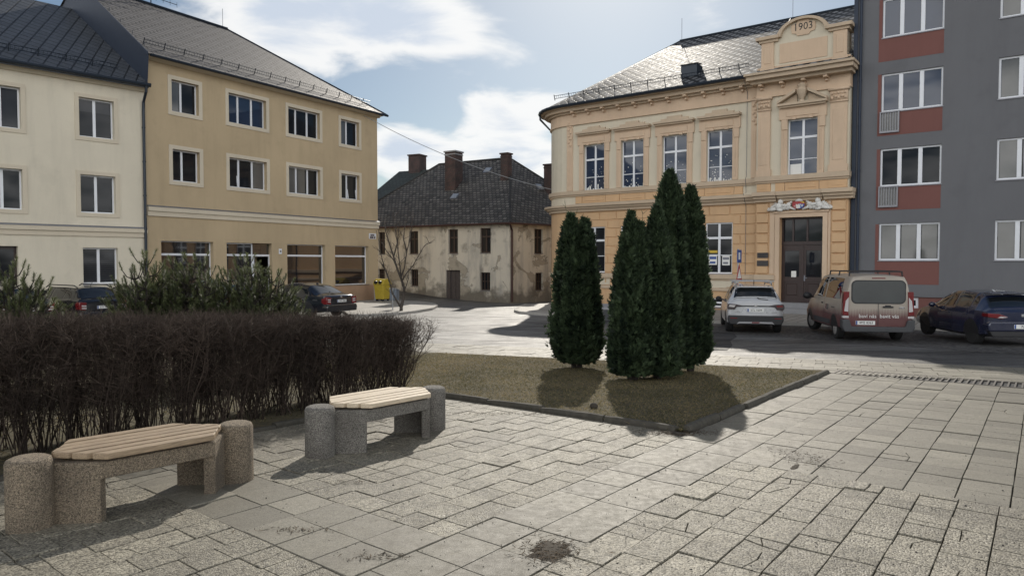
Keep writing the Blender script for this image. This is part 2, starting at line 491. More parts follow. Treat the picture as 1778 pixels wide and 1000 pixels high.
# ------------------------------------------------------------------ building helpers
def wall(mb, F, u0, u1, z0, z1, ops, d=0.0, depth=0.22, mi=0):
    """front face with rectangular openings and their reveals"""
    us = sorted({u0, u1, *[o[0] for o in ops], *[o[1] for o in ops]})
    zs = sorted({z0, z1, *[o[2] for o in ops], *[o[3] for o in ops]})
    us = [u for u in us if u0 - 1e-6 <= u <= u1 + 1e-6]; zs = [z for z in zs if z0 - 1e-6 <= z <= z1 + 1e-6]
    for i in range(len(us) - 1):
        for j in range(len(zs) - 1):
            um, zm = (us[i] + us[i + 1]) / 2, (zs[j] + zs[j + 1]) / 2
            if any(o[0] < um < o[1] and o[2] < zm < o[3] for o in ops): continue
            mb.quad(F.pt(us[i], zs[j], d), F.pt(us[i + 1], zs[j], d), F.pt(us[i + 1], zs[j + 1], d), F.pt(us[i], zs[j + 1], d), mi)
    for a, b, c, e in ops:
        P = F.pt; e0 = d - depth
        mb.quad(P(a, c, d), P(a, e, d), P(a, e, e0), P(a, c, e0), mi)
        mb.quad(P(b, c, d), P(b, c, e0), P(b, e, e0), P(b, e, d), mi)
        mb.quad(P(a, e, d), P(b, e, d), P(b, e, e0), P(a, e, e0), mi)
        mb.quad(P(a, c, d), P(a, c, e0), P(b, c, e0), P(b, c, d), mi)
def shell(mb, F, u0, u1, z0, z1, d, back, left=True, right=True, mi=0):
    P = F.pt
    if left: mb.quad(P(u0, z0, d), P(u0, z1, d), P(u0, z1, back), P(u0, z0, back), mi)
    if right: mb.quad(P(u1, z0, d), P(u1, z0, back), P(u1, z1, back), P(u1, z1, d), mi)
    mb.quad(P(u0, z0, back), P(u0, z1, back), P(u1, z1, back), P(u1, z0, back), mi)
def window(F, o, parent, fm, gm, d=-0.16, cols=(0.5,), rows=(), fw=0.06, mw=0.05, name='window', sill=None, sash=True, surround=None, sm=None, low=None):
    u0, u1, z0, z1 = o
    b = MB(); t = 0.06
    b.fbox(F, u0, u1, z0, z0 + fw, d - t, d); b.fbox(F, u0, u1, z1 - fw, z1, d - t, d)
    b.fbox(F, u0, u0 + fw, z0 + fw, z1 - fw, d - t, d); b.fbox(F, u1 - fw, u1, z0 + fw, z1 - fw, d - t, d)
    for c in cols:
        uc = u0 + (u1 - u0) * c
        b.fbox(F, uc - mw, uc + mw, z0 + fw, z1 - fw, d - t + .004, d + .004)
    for r in rows:
        zc = z0 + (z1 - z0) * r; w_ = mw if not low or r not in low else mw * .35
        b.fbox(F, u0 + fw, u1 - fw, zc - w_, zc + w_, d - t + .008, d + (.012 if w_ == mw else -.004))
    w = b.build(name, M[fm], parent)
    g = MB(); g.fbox(F, u0 + .01, u1 - .01, z0 + .01, z1 - .01, d - t - .02, d - .035)
    g.build('pane', M[gm], w)
    if sill:
        s = MB(); s.fbox(F, u0 - .03, u1 + .03, z0 - .045, z0 - .004, d + .006, .05 if sill is True else sill)
        s.build('sill', M['sill_metal'], w)
    if surround:
        s = MB(); q = surround
        s.fbox(F, u0 - q, u1 + q, z1, z1 + q, 0.0, .035); s.fbox(F, u0 - q, u1 + q, z0 - q, z0, 0.0, .035)
        s.fbox(F, u0 - q, u0, z0, z1, 0.0, .035); s.fbox(F, u1, u1 + q, z0, z1, 0.0, .035)
        s.build('surround', M[sm], w)
    return w
class Roofer:
    def __init__(s): s.mb = MB(); s.uv = []
    def face(s, pts, e):
        pts = [Vector(p) for p in pts]
        e = Vector(e).normalized(); n = (pts[1] - pts[0]).cross(pts[2] - pts[0]).normalized()
        v = n.cross(e).normalized()
        if v.z < 0: v = -v
        s.mb.add(pts, [tuple(range(len(pts)))]); s.uv.append([((p - pts[0]).dot(e), (p - pts[0]).dot(v)) for p in pts])
    def build(s, name, mat, parent): return s.mb.build(name, mat, parent, uv=s.uv)
def ray_plane(px, py, p0, n):
    d = pixel_dir(px, py); e = Vector((0, 0, EYE))
    return e + d * ((Vector(p0) - e).dot(n) / d.dot(n))
def snow_guard(A, B, up, parent, step=1.0):
    """ladder-like snow guard from A to B standing along the normal up"""
    b = MB(); A, B = Vector(A), Vector(B); up = Vector(up).normalized(); L = (B - A).length; e = (B - A).normalized()
    for h in (.10, .25): b.tube([A + up * h, B + up * h], .014, 4)
    k = 0.0
    while k <= L:
        b.tube([A + e * k, A + e * k + up * .32], .022, 4); k += step
    k = 0.0
    while k <= L:
        b.tube([A + e * k + up * .10, A + e * k + up * .25], .008, 3); k += .14
    return b.build('snow_guard', M['dark_metal'], parent)
def band(mb, path, z0, z1, d0, d1, mi=0, dz=0.0):
    """horizontal moulding along a path of (point, normal); its upper outer edge may be lower by dz"""
    for (p, n), (q, m) in zip(path[:-1], path[1:]):
        c = []
        for z in (z0, z1):
            c += [(*(p + n * d0), z), (*(q + m * d0), z), (*(q + m * d1), z - (dz if z == z1 else 0)), (*(p + n * d1), z - (dz if z == z1 else 0))]
        mb.hexa(c, mi)
# ------------------------------------------------------------------ beige shop house (left of the street)
_r = pixel_dir(656, 455); CB = Vector((_r.x / _r.y * 45, 45))
uB = Vector((0.525, 0.851)).normalized()
_f = Fr(CB, uB)
FB = Fr(CB + uB * _f.px(256, 400)[0], uB)
LB = FB.px(656, 400)[0]
bz = gz(CB.x, CB.y) + 0.02
beige = thing('shop_house', 'beige three storey house with four large shop windows, right of the cream house', 'house', (*FB.O, bz))
def beige_house():
    zt = FB.px(254, 103.5)[1]                      # underside of the eaves moulding
    ze = FB.px(254, 92, .45)[1]
    r1t, r1b = FB.px(391.5, 153)[1], FB.px(467, 232)[1]
    r2t, r2b = FB.px(393.4, 265.6)[1], FB.px(469, 338)[1]
    st, sb = FB.px(282, 418)[1], FB.px(565, 496)[1]
    sx = 0.19
    cols = [(292, 352), (391.5, 467.5), (495.5, 559.5), (587.5, 627)]
    ops = []
    for (a, b) in cols:
        for (t, w) in ((r1t, r1b), (r2t, r2b)):
            ops.append((FB.px(a, 240)[0] + sx, FB.px(b, 240)[0] - sx, w + sx, t - sx))
    shops = [(280.5, 371), (394, 472.5), (499, 565), (582, 640)]
    sops = [(FB.px(a, 460)[0], FB.px(b, 460)[0], sb if i != 1 else bz + .03, st) for i, (a, b) in enumerate(shops)]
    w = MB()
    wall(w, FB, 0, LB, bz - .5, ze - .06, ops + sops, depth=.30)
    shell(w, FB, 0, LB, bz - .5, ze - .06, 0, -11)
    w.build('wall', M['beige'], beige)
    # low base below the shop windows, a little behind the face
    b = MB()
    b.fbox(FB, sops[1][1] + .02, LB + .02, bz - .5, sb - .05, -.1, .015)
    b.fbox(FB, 0.02, sops[1][0] - .02, bz - .5, sb - .05, -.1, .015)
    b.build('base', M['ochre_base'], beige)
    for i, o in enumerate(ops):
        n3 = (i // 2) in (1, 2)
        wd = window(FB, o, beige, 'white_frame', 'glass' if i not in (3,) else 'glass', -.2, (.30, .66) if n3 else (.42,), sill=.03, surround=sx - .01, sm='pale', fw=.06, mw=.05)
        if i in (0, 2, 5, 6):
            u0, u1, z0, z1 = o; s = MB(); n = 9 if n3 else 6; a = u0 + .08; b = u0 + (u1 - u0) * (.62 if i == 5 else .40 if not n3 else 1) - .06
            s.fbox(FB, a, b, z0 + .07, z1 - .07, -.233, -.2305); s.build('curtain', M['glass_curtain' if i != 2 else 'glass_blue'], wd)
        if i in (3, 7):   # a sash tilted open
            u0, u1, z0, z1 = o
            a, c = (u0 + .07, u0 + (u1 - u0) * .28) if i == 3 else (u0 + (u1 - u0) * .47, u1 - .06)
            s = MB(); P = FB.pt
            for (p, q) in ((a, a + .05), (c - .05, c)):
                s.hexa([P(p, z0 + .08, -.195), P(q, z0 + .08, -.195), P(q, z0 + .08, -.15), P(p, z0 + .08, -.15), P(p, z1 - .1, -.40), P(q, z1 - .1, -.40), P(q, z1 - .1, -.355), P(p, z1 - .1, -.355)])
            s.build('tilted_sash', M['white_frame'], wd)
        if i == 3:
            s = MB(); s.fbox(FB, o[0] + (o[1] - o[0]) * .68, o[1] - .07, o[2] + .07, o[3] - .07, -.234, -.222); s.build('blind', M['glass_curtain'], wd)
    for i, o in enumerate(sops):
        if i == 1:
            um = o[0] + (o[1] - o[0]) * .62
            window(FB, (o[0], um, o[2] + .5, o[3]), beige, 'white_frame', 'glass_shop', -.24, (), ((st - .62 - o[2] - .5) / (o[3] - o[2] - .5),), name='shop_window', fw=.06)
            f = MB(); f.fbox(FB, um, o[1], st - .68, st - .58, -.26, -.2); f.fbox(FB, o[1] - .05, o[1] - .001, o[2], st - .68, -.26, -.2)
            f.fbox(FB, um - .02, um + .07, o[2], st - .68, -.262, -.19)
            f.build('door_frame', M['white_frame'], beige)
            q = MB(); q.fbox(FB, um, o[1], o[2], o[3], -1.25, -1.2); q.fbox(FB, um - .02, um, o[2], st, -1.25, -.3)
            q.build('porch_lining', M['beige'], beige)
            dr = MB(); dr.fbox(FB, um + .1, um + .85, o[2] + .02, st - .7, -1.19, -1.13)
            dd = dr.build('shop_door', M['black'], beige)
            g = MB(); g.fbox(FB, um + .18, um + .77, o[2] + .3, st - .8, -1.128, -1.118); g.build('pane', M['glass_shop'], dd)
            g = MB(); g.fbox(FB, um + .02, o[1] - .05, st - .57, st - .02, -.25, -.22); g.build('transom_pane', M['glass_shop'], beige)
        else:
            window(FB, o, beige, 'white_frame', 'glass_shop', -.24, (), ((o[3] - .62 - o[2]) / (o[3] - o[2]),), name='shop_window', fw=.045, mw=.05, sill=.04)
    # string course: zinc flashing over two rounded mouldings
    zz = [FB.px(257.5, y)[1] for y in (355.6, 358.5, 366, 374.5)]
    c = MB(); c.fbox(FB, 0, LB + .05, zz[2], zz[1], 0, .14); c.fbox(FB, 0, LB + .03, zz[3], zz[2], 0, .07)
    P = FB.pt
    c.build('string_course', M['pale'], beige)
    c = MB(); c.hexa([P(0, zz[1], 0), P(LB + .06, zz[1], 0), P(LB + .06, zz[1], .16), P(0, zz[1], .16), P(0, zz[0], 0), P(LB + .06, zz[0], 0), P(LB + .06, zz[1] + .02, .16), P(0, zz[1] + .02, .16)])
    c.build('flashing', M['flash_metal'], beige)
    c = MB()
    c.hexa([P(0, zt, 0), P(LB, zt, 0), P(LB + .08, zt, .08), P(0, zt, .08), P(0, ze - .03, 0), P(LB + .1, ze - .03, -.1), P(LB + .36, ze - .03, .36), P(0, ze - .03, .36)])
    P0 = FB.pt(LB, 0, 0)
    FBr = Fr(CB, -FB.n)          # right end wall
    c.fbox(FBr, .0, 11, zt, ze - .03, 0, .3)
    c.build('eaves_moulding', M['pale'], beige)
    # roof: hipped at the street end
    ur, zr = FB.px(394.5, 51.6, -5.5)
    E = .45
    a = P(-.12, ze, E); b_ = P(LB + E, ze, E); r0 = P(-.12, zr, -5.5); r1 = P(ur, zr, -5.5); bb = P(LB + E, ze, -11 - E); ab = P(-.12, ze, -11 - E)
    rf = Roofer(); e3 = Vector((*FB.u, 0)); n3 = Vector((*FB.n, 0))
    rf.face([a, b_, r1, r0], e3); rf.face([b_, bb, r1], n3); rf.face([bb, ab, r0, r1], e3)
    ro = rf.build('roof', M['slate_beige'], beige)
    t = MB(); t.tube([r0 + Vector((0, 0, .02)), r1 + Vector((0, 0, .02))], .09, 6); t.tube([r1, b_], .05, 5)
    t.build('ridge_cap', M['dark_metal'], ro)
    # gable side above the lower cream house, clad in dark sheet
    g = MB(); g.add([P(-.06, ze - 1.5, .30), P(-.06, ze - .02, E), P(-.06, zr - .03, -5.5), P(-.06, ze - .02, -11), P(-.06, ze - 1.5, -11)], [(0, 1, 2, 3, 4)])
    g.add([P(-.16, ze - .1, E + .02), P(-.10, ze - .1, E + .02), P(-.10, zr + .02, -5.5), P(-.16, zr + .02, -5.5), P(-.16, ze + .08, E + .02), P(-.10, ze + .08, E + .02), P(-.10, zr + .16, -5.5), P(-.16, zr + .16, -5.5)],
          [(0, 3, 2, 1), (4, 5, 6, 7), (0, 1, 5, 4), (1, 2, 6, 5), (2, 3, 7, 6), (3, 0, 4, 7)])
    g.build('gable_cladding', M['verge_metal'], ro)
    t = MB(); t.tube([P(0, ze - .05, E + .05), P(LB + E, ze - .05, E + .05)], .07, 7)
    t.build('gutter', M['dark_metal'], ro)
    sl = (r0 - a).normalized(); up = e3.cross(sl); up = up if up.z > 0 else -up
    A = P(.15, ze, E) + sl * .95; B = P(LB - .35, ze, E) + sl * .95
    snow_guard(A, B, up * .6 + Vector((0, 0, .4)), ro)
    h = MB()
    for k in range(6):
        p = r0.lerp(a, .12 + k * .155) + Vector((0, 0, .03))
        h.tube([p + e3 * .25, p + e3 * .25 + Vector((0, 0, .16))], .015, 4)
    h.tube([P(ur - .3, zr, -5.5), P(ur - .3, zr + 1.1, -5.5)], .012, 4)
    h.build('lightning_rod', M['dark_metal'], ro)
    # aerial on the ridge near the left end of the picture
    an = MB(); q = FB.px(262, 8, -5.5)[0]; base = P(q, zr, -5.5)
    an.tube([base, base + Vector((0, 0, 1.6))], .03, 5)
    for hh, ln in ((.45, 1.5), (.75, 1.2), (1.3, 1.4)):
        p = base + Vector((0, 0, hh)); an.tube([p - e3 * ln * .6, p + e3 * ln], .018, 4)
        for k in range(7):
            m = p - e3 * ln * .6 + e3 * (ln * 1.6 * k / 6); an.tube([m - Vector((0, 0, .14)), m + Vector((0, 0, .14))], .012, 3)
    an.build('aerial', M['dark_metal'], ro)
    for nm, lab, cat, rc, tx in (('house_number_sign', 'small white house number plate between the shop door and third shop window', 'sign', (484, 432, 489, 441), '45'),):
        u0, u1, z0, z1 = FB.rect(*rc)
        s = thing(nm, lab, cat, FB.pt((u0 + u1) / 2, z0, .0)); m = MB(); m.fbox(FB, u0, u1, z0, z1, .002, .02); m.build('plate', M['white_frame'], s)
        m = MB(); um = (u0 + u1) / 2; zm = (z0 + z1) / 2; m.fpoly(FB, [(um - .06, zm), (um + .05, zm - .07), (um + .05, zm + .07)], .02, .025); m.build('lettering', M['black'], s)
    u0, u1, z0, z1 = FB.rect(640.5, 405.5, 652.5, 415)
    s = thing('street_name_sign', 'white street name plate on the corner of the beige house', 'sign', FB.pt((u0 + u1) / 2, z0, 0))
    m = MB(); m.fbox(FB, u0, u1, z0, z1, .002, .02); m.build('plate', M['white_frame'], s)
    m = MB()
    for zf, hh, spans in ((.70, .055, ((.2, .29), (.31, .36), (.38, .47), (.49, .56), (.58, .62), (.64, .74))), (.28, .07, ((.12, .24), (.27, .33), (.36, .46), (.48, .58), (.66, .76), (.79, .88)))):
        for p, q in spans: zc = z0 + (z1 - z0) * zf; m.fbox(FB, u0 + (u1 - u0) * p, u0 + (u1 - u0) * q, zc - hh, zc + hh, .02, .025)
    m.build('lettering', M['copper_pipe'], s)
beige_house()

# ------------------------------------------------------------------ cream house at the left edge
uC = Vector((0.681, 0.732)).normalized()
LC = 22.0
FC = Fr(FB.O - uC * LC, uC)
M['plastic_blind'] = glassy('glass_over_dark_blind', (0.04, 0.042, 0.048), .05, 1.36)
cream = thing('cream_house', 'cream three storey house with a dark slate roof at the left edge', 'house', (*FC.pt(LC - 6, 0).xy, bz))
def cream_house():
    P = FC.pt; E = .45
    ze = FC.px(252, 146, E)[1]; zt = ze - .28
    sx = .17
    r1t, r1b = FC.px(130, 160)[1], FC.px(206, 251)[1]
    r2t, r2b = FC.px(134, 295)[1], FC.px(209, 379)[1]
    r3t, r3b = FC.px(144, 430)[1], FC.px(207, 492)[1]
    ops = []
    for a, b in ((130, 206), (-38, 46)):
        u0, u1 = FC.px(a, 250)[0] + sx, FC.px(b, 250)[0] - sx
        ops += [(u0, u1, r1b + sx, r1t - sx), (u0, u1, r2b + sx, r2t - sx)]
    u0, u1 = FC.px(144.5, 460)[0], FC.px(205, 460)[0]
    ops.append((u0, u1, r3b, r3t))
    door = (FC.px(-30, 470)[0], FC.px(32, 470)[0], bz, FC.px(0, 427)[1])
    w = MB(); wall(w, FC, 0, LC - .01, bz - .6, ze - .06, ops + [door], depth=.28); shell(w, FC, 0, LC, bz - .6, ze - .06, 0, -11, right=False)
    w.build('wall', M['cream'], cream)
    for i, o in enumerate(ops):
        wd = window(FC, o, cream, 'white_frame', 'glass', -.2, (.47,), sill=.03, surround=sx - .01 if i < 4 else None, sm='pale', fw=.06, mw=.055)
        u0, u1, z0, z1 = o; s = MB()
        if i == 4:
            for k in range(16): s.fbox(FC, u0 + .08, u1 - .08, z0 + .1 + k * (z1 - z0 - .2) / 16, z0 + .1 + (k + .55) * (z1 - z0 - .2) / 16, -.233, -.2305)
            s.build('venetian_blind', M['plastic_blind'], wd)
        elif i in (0, 2): s.fbox(FC, u0 + .08, u1 - .08, z0 + (z1 - z0) * (.0 if i else .62) + .07, z1 - .07, -.233, -.2305); s.build('curtain', M['plastic_blind'], wd)
    d = MB(); d.fbox(FC, door[0], door[1], door[2], door[3], -.32, -.24)
    dd = d.build('door', M['door_wood'], cream)
    g = MB(); g.fbox(FC, door[0] + .1, door[1] - .1, door[2] + 1.7, door[3] - .12, -.238, -.23); g.build('pane', M['glass'], dd)
    zz = [FC.px(250, y)[1] for y in (394.6, 397.6, 404.5, 412.5)]
    c = MB(); c.fbox(FC, 0, LC - .03, zz[2], zz[1], 0, .13); c.fbox(FC, 0, LC - .04, zz[3], zz[2], 0, .06); c.build('string_course', M['pale'], cream)
    c = MB(); c.hexa([P(0, zz[1], 0), P(LC - .05, zz[1], 0), P(LC - .05, zz[1], .15), P(0, zz[1], .15), P(0, zz[0], 0), P(LC - .05, zz[0], 0), P(LC - .05, zz[1] + .02, .15), P(0, zz[1] + .02, .15)]); c.build('flashing', M['flash_metal'], cream)
    c = MB(); c.hexa([P(0, zt, 0), P(LC - .02, zt, 0), P(LC - .02, zt, .08), P(0, zt, .08), P(0, ze - .03, 0), P(LC - .02, ze - .03, 0), P(LC - .02, ze - .03, .36), P(0, ze - .03, .36)]); c.build('eaves_moulding', M['pale'], cream)
    zr = ze + 6.2 * .72
    rf = Roofer(); e3 = Vector((*FC.u, 0))
    a, b = P(-.2, ze, E), P(LC - .02, ze, E); r0, r1 = P(-.2, zr, -5.75), P(LC + 1.4, zr, -5.75); a2, b2 = P(-.2, ze, -11.9), P(LC + 2, ze, -11.9)
    rf.face([a, b, r1, r0], e3); rf.face([b2, a2, r0, r1], e3)
    ro = rf.build('roof', M['slate_cream'], cream)
    g = MB(); g.add([a, r0, a2], [(0, 1, 2)]); g.build('gable', M['cream'], cream)
    t = MB(); t.tube([P(0, ze - .04, E + .06), P(LC + .06, ze - .04, E + .06)], .09, 8); t.fbox(FC, 0, LC, ze - .16, ze - .03, .36, E + .02); t.build('gutter', M['dark_metal'], ro)
    sl = (r0 - a).normalized(); up = e3.cross(sl); up = up if up.z > 0 else -up
    snow_guard(P(LC - 16, ze, E) + sl * .95, P(LC - 1.0, ze, E) + sl * .95, up * .6 + Vector((0, 0, .4)), ro)
    t = MB(); x = LC - .12
    t.tube([P(x, ze - .06, E + .06), P(x, ze - .35, E + .02), P(x, ze - .75, .14), P(x, ze - 1.1, .11), P(x, bz - .1, .11)], .062, 8)
    for k in range(6): t.lathe(P(x, bz + .9 + k * 1.5, .11), [(.078, -.03), (.078, .03)], 8)
    t.build('downpipe', M['dark_metal'], cream)
cream_house()

# ------------------------------------------------------------------ old house at the end of the street
CO = Vector((at(885, 455, 47).x, 47))
uL, uR = Vector((.851, -.525)).normalized(), Vector((.727, .687)).normalized()
LL, LR = 15.5, 11.0
FOL = Fr(CO - uL * LL, uL); FOR = Fr(CO, uR)
oz = gz(CO.x, CO.y) - .02
oldh = thing('old_house', 'derelict two storey house with flaking plaster and a dark shingle roof at the street end', 'house', (*CO, oz))
def old_house():
    ze = EYE + (455 - 387) / 1240 * 47
    P, Q = FOL.pt, FOR.pt
    ops, lo = [], []
    for x0, y0, x1, y1 in ((657.6, 403, 668.5, 441.6), (710, 401.6, 726, 441), (778.6, 398.4, 795, 440), (833.6, 396, 852, 439.4)): ops.append(FOL.rect(x0, y0, x1, y1))
    for x0, y0, x1, y1 in ((657, 467, 668, 485), (713, 468, 726, 496.6), (834, 473, 851, 504)): lo.append(FOL.rect(x0, y0, x1, y1))
    dr = FOL.rect(774.4, 469, 799, 517.8)
    dr = (dr[0], dr[1], dr[2] - .25, dr[3])
    w = MB(); wall(w, FOL, 0, LL, oz - .4, ze, ops + lo + [dr], depth=.3)
    rops = [FOR.rect(928, 397.8, 942.4, 440.6), FOR.rect(930, 473.6, 942.4, 504)]
    wall(w, FOR, 0, LR, oz - .4, ze, rops, depth=.3)
    w.quad(P(0, oz - .4, 0), P(0, ze, 0), P(0, ze, -LR), P(0, oz - .4, -LR)); e = Q(LR, 0, 0); k = P(0, 0, -LR)
    w.quad((e.x, e.y, oz - .4), (k.x, k.y, oz - .4), (k.x, k.y, ze), (e.x, e.y, ze))
    w.build('wall', M['old_plaster'], oldh)
    for o in ops: window(FOL, o, oldh, 'brown_wood', 'glass', -.14, (.5,), (.66,), fw=.08, mw=.05, sill=.03)
    for o in lo: window(FOL, o, oldh, 'brown_wood', 'glass', -.14, (.34, .66), (.5,), fw=.07, mw=.03, sill=.03)
    window(FOR, rops[0], oldh, 'brown_wood', 'glass', -.14, (.5,), (.66,), fw=.08, mw=.05, sill=.03)
    window(FOR, rops[1], oldh, 'brown_wood', 'glass', -.14, (.34, .66), (.5,), fw=.07, mw=.03, sill=.03)
    d = MB(); u0, u1, z0, z1 = dr; um = (u0 + u1) / 2 + .1
    d.fbox(FOL, u0, u0 + .3, z0, z1, -.3, -.1); d.fbox(FOL, u0 + .3, um, z0, z1, -.3, -.2); d.fbox(FOL, um + .02, u1, z0, z1, -.3, -.2)
    dd = d.build('door', M['old_door'], oldh)
    g = MB()
    for a, b in ((u0 + .4, um - .06), (um + .1, u1 - .1)):
        g.fbox(FOL, a, b, z0 + .35, z0 + (z1 - z0) * .42, -.2, -.17); g.fbox(FOL, a, b, z0 + (z1 - z0) * .5, z1 - .25, -.2, -.18)
    g.build('door_panel', M['old_door'], dd)
    # roof
    E = .4
    apex = Vector((*(CO - uL * 4.7 + uR * 5.5), 0)); s = 6.6
    apex.z = EYE + (455 - 276) / 1240 * apex.y
    left = apex - Vector((*uL, 0)) * s
    cr = Vector((*(CO + FOL.n * E + FOR.n * E * .9), ze))
    el = Vector((*(CO - uL * (LL + .3) + FOL.n * E), ze)); er = Vector((*(CO + uR * (LR + .3) + FOR.n * E), ze))
    bl = el + Vector((*(uR * (LR + .8)), 0))
    rf = Roofer()
    rf.face([el, cr, apex, left], (*uL, 0)); rf.face([cr, er, apex], (*uR, 0)); rf.face([el, left, bl], (*uR, 0)); rf.face([bl, left, apex, er], (*uL, 0))
    ro = rf.build('roof', M['slate_old'], oldh)
    t = MB(); t.tube([apex, left], .10, 6); t.tube([cr, apex], .07, 6); t.tube([left, el], .09, 6); t.tube([apex, er], .07, 6); t.build('ridge_tiles', M['slate_old'], ro, uv=[[(0, 0)] * len(f) for f in t.f])
    t = MB(); t.tube([el - Vector((0, 0, .06)), cr - Vector((0, 0, .06)), er - Vector((0, 0, .06))], .07, 6); t.build('gutter', M['copper_pipe'], ro)
    t = MB(); p = FOR.pt(.12, 0, .1); t.tube([cr - Vector((.02, 0, .1)), (p.x, p.y, ze - .5), (p.x, p.y, oz + .1)], .075, 7); t.build('downpipe', M['copper_pipe'], oldh)
    n1 = (cr - el).cross(apex - el).normalized(); n2 = (er - cr).cross(apex - cr).normalized()
    def chim(px, w, ytop, ybase, n, p0, cap, cm='brick'):
        q = ray_plane(px, ybase, p0, n); zt = EYE + (455 - ytop) / 1240 * q.y; h = w / 1240 * q.y / 2
        c = MB(); F = Fr(V2(q) + FOL.n * h, uL)
        c.fbox(F, -h, h, q.z - 1.2, zt, -2 * h, 0); k = c.build('chimney', M['brick'], ro)
        c = MB(); c.fbox(F, -h - .07, h + .07, zt, zt + .1, -2 * h - .07, .07); c.fbox(F, -h - .03, h + .03, zt - .2, zt - .12, -2 * h - .03, .03)
        c.build('chimney_cap', M[cap], k)
    chim(788, 22, 267, 322, n1, el, 'stone'); chim(879, 14, 270, 308, n1, el, 'brick'); chim(954.5, 15, 289, 335, n2, cr, 'brick')
    for px, py, n, p0 in ((790.0, 342.2, n1, el), (847, 297, n1, el), (936.5, 326, n2, cr)):
        q = ray_plane(px, py, p0, n); nn = n if n.z > 0 else -n
        e = Vector((*uL, 0)) if n is n1 else Vector((*uR, 0)); v = nn.cross(e).normalized()
        if v.z < 0: v = -v
        hx, hv = .28, .30
        f = MB(); f.hexa([q + e * a + v * b + nn * c for c in (0, .1) for a, b in ((-hx, -hv), (hx, -hv), (hx, hv), (-hx, hv))])
        k = f.build('skylight', M['flash_metal'], ro)
        f = MB(); f.hexa([q + e * a + v * b + nn * c for c in (.1, .112) for a, b in ((-hx + .04, -hv + .04), (hx - .04, -hv + .04), (hx - .04, hv - .04), (-hx + .04, hv - .04))]); f.build('pane', M['skylight'], k)
M['skylight'] = glassy('skylight_glass', (0.25, 0.27, 0.30), 0.08, 2.2)
old_house()

# ------------------------------------------------------------------ neighbour with the green-grey roof behind it
def back_house():
    Y0 = 63.0
    F = Fr(V2(at(600, 455, Y0 + 3)), Vector((.90, -.43)))
    ue, _ = F.px(860, 400); ze = EYE + (455 - 372) / 1240 * Y0; z0 = gz(-14, 60) - .5
    root = thing('neighbour_house', 'house with a smooth green-grey roof behind the derelict house', 'house', F.pt(4, z0))
    w = MB(); wall(w, F, 0, ue, z0, ze, []); shell(w, F, 0, ue, z0, ze, 0, -9); w.build('wall', M['beige'], root)
    u1, z1 = F.px(693, 298, -4.5); u2, z2 = F.px(758, 288, -4.5)
    P = F.pt; rf = Roofer(); e = (*F.u, 0)
    uL_ = F.px(610, 372, .3)[0]
    a, b = P(uL_ - .6, ze, .3), P(ue, ze, .3); r0, r1 = P(u1, z1, -4.5), P(ue, z1, -4.5); a2, b2 = P(uL_ - .6, ze, -9.3), P(ue, ze, -9.3)
    rf.face([a, b, r1, r0], e); rf.face([a2, a, r0], (*F.n, 0)); rf.face([b2, a2, r0, r1], e); ro = rf.build('roof', M['slate_green'], root)
    q0, zt = F.px(709, 271, -4.2); q1, _ = F.px(728, 271, -4.2)
    c = MB(); c.fbox(F, q0, q1, z1 - 1.6, zt, -4.2 - (q1 - q0), -4.2); k = c.build('chimney', M['brick'], ro)
    c = MB(); c.fbox(F, q0 - .08, q1 + .08, zt, zt + .12, -4.28 - (q1 - q0), -4.12); c.build('chimney_cap', M['brick'], k)
back_house()
